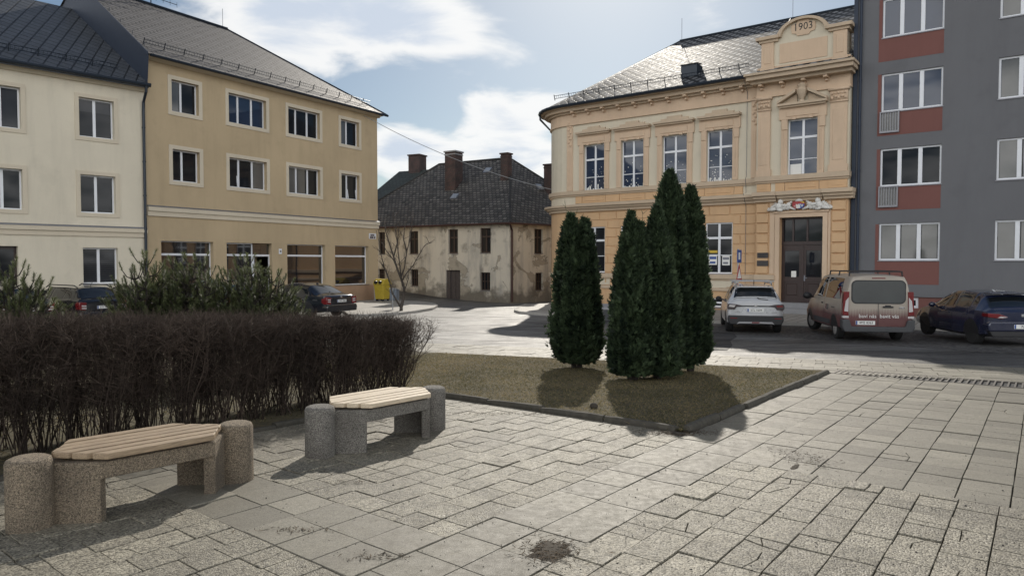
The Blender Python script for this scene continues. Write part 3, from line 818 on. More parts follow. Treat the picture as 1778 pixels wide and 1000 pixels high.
# ------------------------------------------------------------------ school (ochre and cream) on the right
uS = Vector((.797, -.605)).normalized()
_r = pixel_dir(1475, 455); RS = Vector((_r.x / _r.y * 31, 31))
_f = Fr(RS, uS)
FS = Fr(RS + uS * _f.px(985, 400)[0], uS)
LS = FS.px(1476, 400)[0]
SH = 0.0                                                   # depth of the main face
sgz = min(gz(*FS.O), gz(*RS)) - .1
school = thing('school', 'ochre and cream town school with ornate windows and a rounded corner', 'school', (*FS.pt(LS / 2, 0).xy, sgz))
def school_house():
    P = FS.pt; e3 = Vector((*FS.u, 0))
    zc = lambda y, d=0.0: FS.px(1250, y, d)[1]
    BAY = .28                                              # projection of the door bay
    ub0, ub1 = FS.px(1313, 300, BAY)[0], FS.px(1474, 300, BAY)[0]
    Z = dict(eave=zc(139.5, .6), fr1=zc(152), fr0=zc(180.5), wt=zc(226), wb=zc(316), belt1=zc(314), belt0=zc(322), cor1=zc(341), cor0=zc(354), gwt=zc(386.6), gwb=zc(475), sb1=zc(476), sb0=zc(484), ba1=zc(499), ba0=zc(505))
    # path of the face: rounded corner, then straight
    r = 2.0; C = FS.O - FS.n * r
    path = []
    for k in range(9):
        a = math.radians(90 - k * 90 / 8)
        n = FS.n * math.cos(a) - FS.u * math.sin(a)
        path.append((C + n * r, n))
    back = C - FS.u * r
    path = [(back - FS.n * 9, -FS.u)] + path
    full = path + [(FS.O + FS.u * LS, FS.n)]
    tobay = path + [(FS.O + FS.u * ub0, FS.n)]
    wcols = [(1014, 1050), (1079, 1118), (1150, 1193), (1227, 1272)]
    wu = [(FS.px(a, 300)[0], FS.px(b, 300)[0]) for a, b in wcols]
    uc0, uc1 = FS.px(1367, 300, BAY)[0], FS.px(1419, 300, BAY)[0]
    zcw = FS.px(1393, 206, BAY)[1], FS.px(1393, 305, BAY)[1]
    du0, du1 = FS.px(1353, 450, BAY)[0], FS.px(1428, 450, BAY)[0]
    dt, db = FS.px(1390, 377, BAY)[1], FS.px(1388, 526, BAY)[1]
    upo = [(a, b, Z['wb'], Z['wt']) for a, b in wu]
    gro = [(a - .03, b + .03, Z['gwb'], Z['gwt']) for a, b in wu]
    base = [(FS.px(a, 524)[0], FS.px(b, 524)[0], zc(533.5), zc(518)) for a, b in ((1024, 1041), (1088, 1110), (1160, 1184), (1230, 1264))]
    w = MB(); wall(w, FS, 0, ub0, Z['cor0'], Z['fr0'], upo, depth=.3)
    for (p, n), (q, m) in zip(path[:-1], path[1:]):
        w.quad((*p, Z['cor0']), (*q, Z['cor0']), (*q, Z['fr0']), (*p, Z['fr0']))
    wall(w, FS, ub0, ub1, Z['cor0'], Z['fr0'], [(uc0, uc1, zcw[1], zcw[0])], d=BAY, depth=.3); shell(w, FS, ub0, ub1, Z['cor0'], Z['fr0'], BAY, -.5)
    w.quad(P(LS, sgz - .5, 0), P(LS, sgz - .5, -11), P(LS, Z['eave'], -11), P(LS, Z['eave'], 0))
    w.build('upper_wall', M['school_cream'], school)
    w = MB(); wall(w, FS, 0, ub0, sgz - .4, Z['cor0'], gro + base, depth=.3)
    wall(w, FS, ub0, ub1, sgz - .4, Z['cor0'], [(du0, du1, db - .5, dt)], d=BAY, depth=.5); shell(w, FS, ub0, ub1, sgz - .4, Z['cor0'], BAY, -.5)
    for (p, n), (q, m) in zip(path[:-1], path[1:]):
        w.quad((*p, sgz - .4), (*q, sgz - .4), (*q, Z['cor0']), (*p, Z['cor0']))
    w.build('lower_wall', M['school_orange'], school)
    w = MB(); band(w, full, Z['fr0'], Z['eave'] - .02, -.3, .05); w.fbox(FS, ub0, ub1, Z['fr0'], Z['eave'] + .3, 0, BAY + .05)
    band(w, full, Z['fr0'] - .09, Z['fr0'], 0, .10); w.fbox(FS, ub0 - .04, ub1 + .04, Z['fr0'] - .09, Z['fr0'], 0, BAY + .11)
    for k in range(5): pass
    w.build('frieze', M['school_trim'], school)
    # eaves cornice with brackets
    w = MB(); e = Z['eave']
    band(w, tobay, e - .16, e - .02, 0, .62); band(w, tobay, e - .34, e - .16, 0, .40); band(w, tobay, e - .44, e - .34, 0, .20)
    zb = FS.px(1313, 127, BAY + .8)[1]                    # the bay's own heavier cornice
    w.fbox(FS, ub0 - .35, ub1 + .3, zb - .10, zb, -.2, BAY + .85); w.fbox(FS, ub0 - .28, ub1 + .24, zb - .28, zb - .10, -.2, BAY + .72); w.fbox(FS, ub0 - .16, ub1 + .14, zb - .42, zb - .28, -.2, BAY + .45)
    w.build('eaves_cornice', M['school_cornice'], school)
    w = MB(); k = .5
    while k < ub0 - .3:
        w = MB(); w.fbox(FS, k - .10, k + .10, e - .46, e - .34, .05, .42, bev=.02); w.fbox(FS, k - .07, k + .07, e - .60, e - .46, .05, .22, bev=.02); k += .93
        w.build('cornice_bracket', M['school_trim'], school)
    k = ub0 + .25
    while k < ub1:
        w = MB(); w.fbox(FS, k - .10, k + .10, zb - .54, zb - .42, BAY + .05, BAY + .42, bev=.02); w.fbox(FS, k - .07, k + .07, zb - .66, zb - .54, BAY + .05, BAY + .2, bev=.02); k += .93
        w.build('cornice_bracket', M['school_trim'], school)
    # belts
    w = MB(); band(w, tobay, Z['belt0'], Z['belt1'], 0, .16, dz=.02); band(w, tobay, Z['belt0'] - .09, Z['belt0'], 0, .09)
    w.fbox(FS, ub0 - .02, ub1 + .05, Z['belt0'], Z['belt1'], 0, BAY + .17); w.fbox(FS, ub0, ub1 + .02, Z['belt0'] - .09, Z['belt0'], 0, BAY + .1)
    c1, c0 = Z['cor1'], Z['cor0']; h = (c1 - c0)
    band(w, tobay, c1 - h * .45, c1, 0, .42, dz=.05); band(w, tobay, c1 - h * .75, c1 - h * .45, 0, .28); band(w, tobay, c0 - .06, c1 - h * .75, 0, .14)
    for a, b in ((ub0 - .04, ub0 + 1.0), (ub0 + 1.0, ub1 - 1.0), (ub1 - 1.0, ub1 + .25)):
        x = .06 if a != ub0 + 1.0 else 0
        w.fbox(FS, a, b, c1 - h * .45, c1 + .01, 0, BAY + .42 + x); w.fbox(FS, a + .02, b - .02, c1 - h * .8, c1 - h * .45, 0, BAY + .28 + x); w.fbox(FS, a + .04, b - .04, c0 - .06, c1 - h * .8, 0, BAY + .14 + x)
    band(w, tobay, Z['sb0'], Z['sb1'], 0, .15, dz=.02); band(w, tobay, Z['sb0'] - .07, Z['sb0'], 0, .08)
    band(w, tobay, Z['ba0'], Z['ba1'], 0, .09, dz=.03)
    for a, b in ((ub0, du0 - .18), (du1 + .18, ub1)):
        w.fbox(FS, a, b, Z['sb0'], Z['sb1'], 0, BAY + .15); w.fbox(FS, a, b, Z['sb0'] - .07, Z['sb0'], 0, BAY + .08); w.fbox(FS, a, b, Z['ba0'], Z['ba1'], 0, BAY + .09)
    w.build('belt_courses', M['school_cornice'], school)
    # the first-floor windows: case, frieze and hood, apron
    def decorated(o, d, pediment, deco):
        u0, u1, z0, z1 = o; um = (u0 + u1) / 2; hw = (u1 - u0) / 2
        wd = window(FS, o, school, 'white_frame', 'glass_blue', d - .14, (.5,), (.30, .68), fw=.055, mw=.05, low=(.30,))
        s = MB(); F = FS; q = .27
        s.fbox(F, u0 - q, u0, Z['belt1'] + .01, z1 + .02, d, d + .07); s.fbox(F, u1, u1 + q, Z['belt1'] + .01, z1 + .02, d, d + .07)
        s.fbox(F, u0 - q + .1, u0 - .1, z0 + .2, z1 - .5, d + .07, d + .09, bev=.01); s.fbox(F, u1 + .1, u1 + q - .1, z0 + .2, z1 - .5, d + .07, d + .09, bev=.01)
        s.fbox(F, u0 - q - .1, u1 + q + .1, z1 + .02, z1 + .52, d, d + .09)
        s.fbox(F, u0 - .05, u1 + .05, z1 + .12, z1 + .40, d + .09, d + .12, bev=.015)
        for a in (u0 - q + .02, u1 + .06): s.fbox(F, a, a + .26, z1 - .45, z1 + .02, d + .07, d + .11, bev=.02)
        for k in (-1, 1): s.fbox(F, um + k * hw * .55 - .09, um + k * hw * .55 + .09, z1 - .03, z1 + .10, d + .09, d + .15, bev=.01)
        s.build('window_case', M['school_trim'], wd)
        s = MB(); hx = hw + .34
        s.fbox(F, um - hx, um + hx, z1 + .52, z1 + .60, d, d + .24); s.fbox(F, um - hx - .07, um + hx + .07, z1 + .60, z1 + .70, d, d + .33)
        if not pediment:
            s.fpoly(F, [(um - hx + .28, z1 + .70), (um + hx - .28, z1 + .70), (um + hx - .28, z1 + .84), (um + hx - .62, z1 + .84), (um + hx - .62, z1 + .95), (um - hx + .62, z1 + .95), (um - hx + .62, z1 + .84), (um - hx + .28, z1 + .84)], d, d + .12)
        else:
            for k in (-1, 1):
                s.fpoly(F, [(um + k * (hx + .07), z1 + .70), (um + k * (hx + .07), z1 + .82), (um + k * .26, z1 + 1.28), (um + k * .26, z1 + 1.14)][::k], d, d + .33)
                s.fpoly(F, [(um + k * hx * .92, z1 + .70), (um + k * .24, z1 + 1.12), (um + k * .24, z1 + .70)][::-k], d, d + .08)
            c = F.pt(um, 0, d + .2)
            s.lathe((c.x, c.y, z1 + .70), [(.13, 0), (.08, .1), (.2, .35), (.24, .5), (.16, .62), (.2, .72), (.05, .86)], 10)
        s.build('window_hood', M['school_cornice'], wd)
        if deco:
            s = MB(); rr = random.Random(int(u0 * 100)); pd = d - .14 - .03
            for k in range(26):
                uu = u0 + .12 + rr.random() * (u1 - u0 - .24); zz = z0 + .15 + (rr.random() ** 1.6) * (z1 - z0) * .48; ra = .012 + rr.random() * .016
                if abs(uu - um) < .09: continue
                s.fpoly(F, [(uu + ra * math.cos(a * math.pi / 3), zz + ra * math.sin(a * math.pi / 3)) for a in range(6)], pd - .002, pd + .002)
            x = u0 + .08
            while x < u1 - .12:
                hgt = .04 + (rr.random() ** 2.5) * .26; s.fbox(F, x, x + .07, z0 + .06, z0 + .06 + hgt, pd - .002, pd + .002); x += .085 + rr.random() * .05
            s.build('paper_cutouts', M['paper'], wd)
        return wd
    for i, o in enumerate(upo): decorated(o, 0, False, True)
    cw = decorated((uc0, uc1, zcw[1], zcw[0]), BAY, True, False)
    s = MB(); s.fbox(FS, uc0 + .08, (uc0 + uc1) / 2 - .07, zcw[1] + .06, zcw[1] + .55, BAY - .172, BAY - .166); s.build('half_curtain', M['paper'], cw)
    # apron panels between belt and cornice
    w = MB(); z0, z1 = Z['cor1'] + .04, Z['belt0'] - .10
    for a, b in wu + [(uc0, uc1)]:
        d = BAY if a == uc0 else 0
        w = MB(); w.fbox(FS, a - .52, a - .10, z0, z1, d, d + .05, bev=.01); w.fbox(FS, b + .10, b + .52, z0, z1, d, d + .05, bev=.01); w.fbox(FS, a - .08, b + .08, z0, z1, d, d + .035)
        w.fbox(FS, a + .05, b - .05, z0 + .10, z1 - .10, d + .035, d + .06, bev=.015)
        w.build('apron_panel', M['school_orange'], school)
    pil = [(FS.px(1316.5, 300, BAY)[0], FS.px(1337, 300, BAY)[0]), (FS.px(1441, 300, BAY)[0], FS.px(1470, 300, BAY)[0])]
    for a, b in pil:
        w = MB(); w.fbox(FS, a - .05, b + .05, z0, z1, BAY, BAY + .09, bev=.02); w.fpoly(FS, [(a + .1, z0 + .12), (b - .1, z0 + .12), ((a + b) / 2, z0 + .35)], BAY + .09, BAY + .11)
        w.build('pilaster_pedestal', M['school_orange'], school)
    # pilasters on the bay, strips beside it and at the corner
    for a, b in pil:
        w = MB(); zb0, zt0 = Z['belt1'] + .005, Z['fr0'] - .1
        w.fbox(FS, a - .06, b + .06, zb0, zb0 + .30, BAY, BAY + .15); w.fbox(FS, a, b, zb0 + .30, zt0 - .6, BAY, BAY + .10)
        w.fbox(FS, a + .10, b - .10, zb0 + .5, zt0 - .85, BAY + .10, BAY + .115, bev=.015)
        p = w.build('pilaster', M['school_trim'], school)
        c = MB(); c.fbox(FS, a - .03, b + .03, zt0 - .6, zt0 - .54, BAY, BAY + .15); c.fbox(FS, a - .02, b + .02, zt0 - .54, zt0 - .10, BAY, BAY + .13); c.fbox(FS, a - .09, b + .09, zt0 - .10, zt0, BAY, BAY + .2)
        for k in range(5):
            x = a + (b - a) * (k + .5) / 5; q = FS.pt(x, zt0 - .42 + .06 * (k % 2), BAY + .13); c.ball(q, .07, 7, 5); c.ball(FS.pt(x, zt0 - .22, BAY + .14), .06, 7, 5)
        c.build('capital', M['school_trim'], p, smooth=True)
    for a, b in ((FS.px(1304, 300)[0], ub0 - .01), (-.02, .36)):
        w = MB(); w.fbox(FS, a, b, Z['belt1'] + .01, Z['fr0'] - .1, 0, .05)
        for k in range(3): w.fbox(FS, a + .06 + k * .1, a + .11 + k * .1, Z['belt1'] + .3, Z['belt1'] + 2.2, .05, .065)
        for k in range(8): w.ball(FS.pt((a + b) / 2 + .05 * (-1) ** k, Z['belt1'] + 2.5 + k * .17, .05), (.08, .08, .07), 6, 4)
        w.build('ornament_strip', M['school_trim'], school)
    # rusticated ground floor
    w = MB(); rows = 7; zt, zb_ = Z['cor0'] - .10, Z['sb1'] + .03; rh = (zt - zb_) / rows; blk = 1.02
    def rust(u0, u1, d, cuts, hgt=.045, blk=1.02):
        for r_ in range(rows):
            a0, a1 = zb_ + r_ * rh + .025, zb_ + (r_ + 1) * rh - .025
            xs = [u0]; x = u0 + (blk * .5 if r_ % 2 else blk)
            while x < u1 - .3: xs.append(x); x += blk
            xs.append(u1)
            for p, q in zip(xs[:-1], xs[1:]):
                segs = [(p + .02, q - .02)]
                for cu0, cu1, cz0, cz1 in cuts:
                    if a1 > cz0 and a0 < cz1:
                        ns = []
                        for s0, s1 in segs:
                            if s1 <= cu0 or s0 >= cu1: ns.append((s0, s1)); continue
                            if s0 < cu0: ns.append((s0, cu0))
                            if s1 > cu1: ns.append((cu1, s1))
                        segs = ns
                for s0, s1 in segs:
                    if s1 - s0 > .08: w.fbox(FS, s0, s1, a0, a1, d, d + hgt, bev=.018)
    rust(.05, ub0 - .05, 0, [(a - .03, b + .03, c, e_) for a, b, c, e_ in gro])
    w.build('rustication', M['school_orange'], school); w = MB(); rust(ub0 + .05, ub0 + .62, BAY, [], .09, 5); w.build('rustication', M['school_orange'], school); w = MB(); rust(ub1 - .66, ub1 - .05, BAY, [], .09, 5)
    pl0, pl1 = sgz + .1, Z['ba0'] - .05
    w.build('rustication', M['school_orange'], school)
    w = MB(); w.fbox(FS, ub0 + .66, du0 - .22, zb_, c0 - .1, BAY, BAY + .03); w.fbox(FS, du1 + .22, ub1 - .70, zb_, c0 - .1, BAY, BAY + .03)
    w.fbox(FS, du0 - .2, du0, db, dt + .2, BAY, BAY + .06); w.fbox(FS, du1, du1 + .2, db, dt + .2, BAY, BAY + .06); w.fbox(FS, du0, du1, dt, dt + .2, BAY, BAY + .06)
    w.fbox(FS, du0 - .26, du1 + .26, dt + .2, dt + .28, BAY, BAY + .12)
    w.build('door_case', M['school_trim'], school)
    # plinth panels and the scalloped decoration below the ground-floor sills
    w = MB(); x = .25
    edges = sorted([0.1] + [v for b_ in base for v in (b_[0] - .18, b_[1] + .18)] + [ub0 - .1])
    for a, b in zip(edges[0::2], edges[1::2]):
        n = max(1, round((b - a) / 1.5)); s = (b - a) / n
        for k in range(n): w = MB(); w.fbox(FS, a + k * s + .05, a + (k + 1) * s - .05, pl0, pl1 - .1, 0, .03, bev=.012); w.build('plinth_panel', M['school_orange'], school)
    for a, b in wu:
        w = MB(); zz0, zz1 = Z['ba1'] + .03, Z['sb0'] - .09; m = (a + b) / 2
        w.fpoly(FS, [(a - .05, zz1), (a - .05, zz1 - .3), (a + .2, zz1 - .3), (m - .2, zz1 - .42), (m + .2, zz1 - .42), (b - .2, zz1 - .3), (b + .05, zz1 - .3), (b + .05, zz1)][::-1], .0, .035)
        w.fbox(FS, a - .34, a - .14, zz0, zz1, 0, .03); w.fbox(FS, b + .14, b + .34, zz0, zz1, 0, .03); w.fbox(FS, a - .14, b + .14, zz0, zz0 + .1, 0, .028)
        w.build('sill_decoration', M['school_cream'], school)
    for i, o in enumerate(gro):
        wd = window(FS, o, school, 'white_frame', 'glass', -.08, (.5,), (.36, .70), fw=.06, mw=.055, low=(.36,), sill=.1)
        if i == 3:
            u0, u1, z0, z1 = o; um = (u0 + u1) / 2; dd = -.11
            for a, b, c, e_, mt in ((u0 + .14, um - .12, z0 + .42, z0 + .92, 'paper'), (um + .14, u1 - .16, z0 + .40, z0 + .88, 'paper')):
                s = MB(); s.fbox(FS, a, b, c, e_, dd, dd + .004); k = s.build('poster', M[mt], wd)
                s = MB(); s.fbox(FS, a + .03, b - .03, c + (e_ - c) * .55, c + (e_ - c) * .8, dd + .004, dd + .007); s.fbox(FS, a + .05, b - .08, c + .06, c + .16, dd + .004, dd + .007)
                if a < um: s.build('poster_print', M['blue'], wd)
                else: s.build('poster_print', M['flash_metal'], wd)
            s = MB(); s.fbox(FS, u0 + .12, um - .1, z0 + 1.0, z0 + 1.12, dd, dd + .004); s.build('yellow_paper_strip', M['yellow'], wd)
    for o in base:
        window(FS, o, school, 'white_frame', 'glass', -.12, (), (.5,), fw=.07, mw=.04, name='basement_window', sill=.06)
    # double door with fanlight
    d0 = BAY - .38; zt2 = FS.px(1390, 422, BAY - .3)[1]
    d = MB(); um = (du0 + du1) / 2
    d.fbox(FS, du0, du1, zt2 - .09, zt2 + .07, d0 - .06, d0 + .05)
    for a, b in ((du0, um - .01), (um + .01, du1)):
        d.fbox(FS, a, b, db, zt2 - .1, d0 - .06, d0)
        for x in (a, b - .14): d.fbox(FS, x, x + .14, db, zt2 - .1, d0, d0 + .03)
        for zz, hh in ((db, .22), (db + .95, .2), (zt2 - .34, .22)): d.fbox(FS, a + .14, b - .14, zz, zz + hh, d0, d0 + .026)
        d.fbox(FS, a + .22, b - .22, db + .32, db + .86, d0, d0 + .02, bev=.02)
    d.fbox(FS, um - .05, um + .05, db, zt2 - .1, d0 + .03, d0 + .06)
    for x0, x1 in ((du0, du0 + .08), (du1 - .08, du1), (du0 + (du1 - du0) * .27 - .04, du0 + (du1 - du0) * .27 + .04), (um + .15, um + .23)): d.fbox(FS, x0, x1, zt2 + .07, dt, d0 - .06, d0 + .03)
    d.fbox(FS, du0, du1, dt - .09, dt, d0 - .06, d0 + .034)
    dd = d.build('door', M['door_wood'], school)
    g = MB()
    for a, b in ((du0, um), (um, du1)): g.fbox(FS, a + .15, b - .15, db + 1.16, zt2 - .35, d0 - .02, d0 + .008)
    g.fbox(FS, du0 + .05, du1 - .05, zt2 + .08, dt - .08, d0 - .05, d0 - .02); g.build('pane', M['glass'], dd)
    g = MB(); u0, u1 = FS.px(1374, 476, d0)[0], FS.px(1382.5, 476, d0)[0]; zz = FS.px(1378, 482, d0)[1]; g.fbox(FS, u0, u1, zz, zz + .30, d0 + .009, d0 + .014); g.build('notice_paper', M['paper'], dd)
    g = MB(); q = FS.pt(um + .09, db + 1.12, d0 + .07); g.fbox(FS, um + .06, um + .12, db + .98, db + 1.24, d0 + .03, d0 + .045); g.fbox(FS, um + .08, um + .10, db + 1.11, db + 1.13, d0 + .04, d0 + .10); g.fbox(FS, um + .08, um + .22, db + 1.105, db + 1.135, d0 + .09, d0 + .11); g.build('handle', M['flash_metal'], dd)
    g = MB(); gzd = gz(*FS.pt((du0 + du1) / 2, 0, 1).xy) + .1
    g.fbox(FS, du0 + .0, du1 - .0, gzd - .3, db - .004, d0 - .06, BAY + .12); g.fbox(FS, du0 - .1, du1 + .1, gzd - .3, (gzd + db) / 2, BAY + .12, BAY + .5); g.build('door_step', M['stone'], school)
    # relief over the door with a painted shield
    um = (FS.px(1346, 360, BAY)[0] + FS.px(1433, 360, BAY)[0]) / 2; zr = dt + .28; H = FS.px(1390, 347.5, BAY)[1] - zr
    g = MB(); d = BAY + .05; rr = random.Random(4)
    def eb(u, z, a, b, c): q = FS.pt(u, z, d); g.ball(q, (a, a, b), 9, 6)
    for s_ in (-1, 1):
        L = 1.35
        for k in range(7):
            t = k / 6; g.tube([FS.pt(um + s_ * (.42 + .86 * t), zr + .14 + H * .42 * (1 - t) ** .8, d + .04), FS.pt(um + s_ * (.52 + .86 * t), zr + .06, d + .05)], [.12 - .03 * t, .09 - .03 * t], 7)
        g.tube([FS.pt(um + s_ * .82, zr + H * .80, d + .07), FS.pt(um + s_ * .84, zr + H * .52, d + .10), FS.pt(um + s_ * .98, zr + H * .28, d + .1)], [.09, .16, .13], 9)
        g.ball(FS.pt(um + s_ * .80, zr + H * .88, d + .1), (.12, .12, .13), 10, 7)
        g.tube([FS.pt(um + s_ * .78, zr + H * .62, d + .12), FS.pt(um + s_ * .58, zr + H * .5, d + .14), FS.pt(um + s_ * .36, zr + H * .58, d + .12)], [.06, .05, .04], 7)
        g.tube([FS.pt(um + s_ * .96, zr + H * .30, d + .12), FS.pt(um + s_ * 1.12, zr + H * .2, d + .14), FS.pt(um + s_ * 1.36, zr + .07, d + .1)], [.10, .08, .05], 7)
        g.tube([FS.pt(um + s_ * .92, zr + H * .25, d + .14), FS.pt(um + s_ * .84, zr + H * .12, d + .14), FS.pt(um + s_ * .70, zr + .05, d + .12)], [.09, .07, .05], 7)
        for k in range(4): g.tube([FS.pt(um + s_ * .92, zr + H * .66, d + .03), FS.pt(um + s_ * (1.08 + .07 * k), zr + H * (.86 - .16 * k), d + .03)], [.05, .02], 5)
        g.tube([FS.pt(um + s_ * .30, zr + H * .85, d + .06), FS.pt(um + s_ * .45, zr + H * .72, d + .08), FS.pt(um + s_ * .38, zr + H * .3, d + .08), FS.pt(um + s_ * .14, zr + .06, d + .08)], [.05, .07, .07, .05], 6)
    g.tube([FS.pt(um - .16, zr + H * .92, d + .05), FS.pt(um, zr + H * 1.0, d + .07), FS.pt(um + .16, zr + H * .92, d + .05)], [.05, .08, .05], 7)
    rl = g.build('relief', M['white_relief'], school, smooth=True)
    sh = lambda k: [(um + k * x, zr + H * .12 + k * y * H) for x, y in ((-.25, .70), (-.27, .45), (-.24, .22), (-.13, .06), (0, .0), (.13, .06), (.24, .22), (.27, .45), (.25, .70))]
    pts = [(um + x, zr + H * .14 + y * H) for x, y in ((0, 0), (.13, .06), (.24, .22), (.27, .45), (.25, .70), (-.25, .70), (-.27, .45), (-.24, .22), (-.13, .06))]
    g = MB(); g.fpoly(FS, pts, d + .1, d + .16)
    k = g.build('shield', M['red'], rl)
    g = MB(); zt_ = zr + H * .14
    g.fpoly(FS, [(um, zt_ + .0), (um + .13, zt_ + .06 * H), (um + .24, zt_ + .22 * H), (um + .265, zt_ + .45 * H), (um, zt_ + .48 * H)], d + .16, d + .166); k2 = g.build('shield_field', M['blue'], rl)
    g = MB(); g.fpoly(FS, [(um + .05, zt_ + .66 * H), (um + .25, zt_ + .50 * H), (um + .24, zt_ + .69 * H)], d + .16, d + .168)
    g.build('shield_corner', M['yellow'], rl)
    g = MB()
    g.fbox(FS, um - .10, um + .08, zt_ + .08 * H, zt_ + .38 * H, d + .167, d + .18); g.fbox(FS, um - .05, um - .01, zt_ + .05 * H, zt_ + .2 * H, d + .18, d + .19)
    for x in (-.11, -.03, .05): g.fbox(FS, um + x, um + x + .05, zt_ + .38 * H, zt_ + .46 * H, d + .167, d + .18)
    g.fbox(FS, um + .14, um + .18, zt_ + .2 * H, zt_ + .42 * H, d + .168, d + .176); g.fbox(FS, um + .11, um + .21, zt_ + .32 * H, zt_ + .36 * H, d + .168, d + .177); g.fbox(FS, um - .2, um - .12, zt_ + .24 * H, zt_ + .29 * H, d + .166, d + .176)
    g.build('shield_tower', M['white_relief'], rl)
    # attic gable over the bay with the year
    za = FS.px(1331, 119, BAY)[1]; z72 = FS.px(1331, 71, BAY)[1]
    a0, a1 = FS.px(1323, 95, BAY)[0], ub1 - .15; um = (a0 + a1) / 2
    zt = FS.px(1400, 31.5, BAY)[1]; R_ = zt - z72; rw = 1.02
    arc = [(um + rw * math.cos(t * math.pi / 14), z72 + R_ * math.sin(t * math.pi / 14)) for t in range(15)]
    g = MB(); g.fpoly(FS, [(a0, zb - .05), (a1, zb - .05), (a1, z72), (um + rw, z72)] + arc[1:-1] + [(um - rw, z72), (a0, z72)], -.5, BAY)
    at_ = g.build('attic_gable', M['school_cream'], school)
    g = MB()
    for p in (a0, a1 - .55):
        g.fbox(FS, p - .05, p + .6, zb, zb + .35, -.45, BAY + .12); g.fbox(FS, p, p + .55, zb + .35, z72 - .1, -.45, BAY + .08); g.fbox(FS, p + .12, p + .43, zb + .5, z72 - .3, BAY + .08, BAY + .10, bev=.015)
    g.fbox(FS, a0 + .8, a1 - .8, zb + .45, z72 - .28, BAY, BAY + .03); g.fbox(FS, a0 + .56, a1 - .56, zb, zb + .25, BAY, BAY + .08)
    g.build('attic_panel', M['school_trim'], at_)
    g = MB()
    g.fbox(FS, a0 - .22, um - rw, z72 - .02, z72 + .12, -.5, BAY + .25); g.fbox(FS, um + rw, a1 + .22, z72 - .02, z72 + .12, -.5, BAY + .25)
    g.fbox(FS, a0 - .1, um - rw - .05, z72 - .14, z72 - .02, -.5, BAY + .14); g.fbox(FS, um + rw + .05, a1 + .1, z72 - .14, z72 - .02, -.5, BAY + .14)
    for (p, q) in zip(arc[:-1], arc[1:]):
        def o_(v, s): return (um + (v[0] - um) * s, z72 + (v[1] - z72) * s)
        i0, i1, o0, o1 = o_(p, .92), o_(q, .92), o_(p, 1.08), o_(q, 1.08)
        g.fpoly(FS, [i0, o0, o1, i1], -.5, BAY + .2)
    g.build('attic_cornice', M['school_cornice'], at_)
    g = MB(); zm = z72 + R_ * .42
    g.fpoly(FS, [(um + x, zm + y) for x, y in ((-.52, -.05), (-.48, -.2), (-.3, -.24), (-.25, -.34), (.25, -.34), (.3, -.24), (.48, -.2), (.52, -.05), (.5, .16), (.3, .2), (.22, .34), (-.22, .34), (-.3, .2), (-.5, .16))], BAY, BAY + .05)
    c = g.build('year_cartouche', M['school_trim'], at_)
    g = MB(); text_on(g, '1903', .46, FS.pt(um, zm + .02, BAY + .055), e3, (0, 0, 1), xs=.92); g.build('year_lettering', M['black'], at_)
    # roof
    E = .66; ze = Z['eave']
    uh, zh = FS.px(1181, 71, -6.0)
    zr2 = FS.px(1375, 35, -6.0)[1]; zh = (zh + zr2) / 2
    rf = Roofer(); cv = []
    for (p, n) in path[1:]: q = p + n * E; cv.append(Vector((q.x, q.y, ze)))
    h = Vector((*FS.pt(uh, 0, -6.0).xy, zh)); hr = P(LS, zh, -6.0); er = P(LS, ze, E)
    rf.face([cv[-1], er, hr, h], e3)
    for a, b in zip(cv[:-1], cv[1:]): rf.face([a, b, h], (b - a))
    bq = cv[0] - Vector((*FS.n, 0)) * 8.6; br = P(LS, ze, -12.6)
    rf.face([bq, cv[0], h], (*FS.n, 0)); rf.face([br, bq, h, hr], e3)
    ro = rf.build('roof', M['slate_school'], school)
    t = MB(); t.tube([h, hr], .09, 6); t.tube([cv[3], h], .05, 5); t.build('ridge_cap', M['dark_metal'], ro)
    t = MB(); t.tube([p + Vector((0, 0, -.05)) + (p - h).normalized() * .05 for p in cv] + [P(ub0 - .3, ze - .05, E + .05)], .085, 7)
    band(t, tobay, ze - .03, ze + .01, .55, E); q = cv[3]
    t.tube([q - Vector((.0, 0, .1)), q - Vector((.0, 0, .35)), Vector((*(path[2][0] + path[2][1] * .12), ze - .95)), Vector((*(path[2][0] + path[2][1] * .12), sgz))], .06, 7)
    t.build('gutter', M['dark_metal'], ro)
    sl = (h - cv[-1]); sl = (hr - er).normalized(); up = e3.cross(sl); up = up if up.z > 0 else -up
    snow_guard(P(-.9, ze, E) + sl * .9, P(ub0 - .5, ze, E) + sl * .9, up * .6 + Vector((0, 0, .4)), ro, .95)
    rod = MB(); rod.tube([P(uh + .1, zh, -6), P(uh + .1, zh + 1.3, -6)], .013, 4); q = FS.px(1376.5, 30, -6)[0]; rod.tube([P(q, zh, -6), P(q, zh + 1.3, -6)], .013, 4)
    rod.tube([P(q - .1, zh + .05, -6), P(um - rw * .95, z72 + .6, BAY - .6)], .02, 4)
    rod.build('lightning_rod', M['flash_metal'], ro)
    rod = MB(); u_ = FS.px(1297, 300)[0]; rod.tube([P(u_, ze - .1, .64), P(u_, ze - .6, .08), P(u_, Z['belt1'] + .1, .08), P(u_, Z['belt1'], .2), P(u_, c1 + .1, .1), P(u_, c1, .46), P(u_, c0 - .2, .09), P(u_, sgz + .4, .09)], .012, 4); rod.build('lightning_conductor', M['sill_metal'], school)
    # roof vent box
    nrm = e3.cross(sl); nrm = nrm if nrm.z > 0 else -nrm
    q = ray_plane(1196, 134, er, nrm); s = MB(); a = q - e3 * .42; b = q + e3 * .42; v = sl * .85
    s.hexa([a, b, b + v, a + v, a + Vector((0, 0, .62)), b + Vector((0, 0, .62)), b + v + Vector((0, 0, .12)), a + v + Vector((0, 0, .12))])
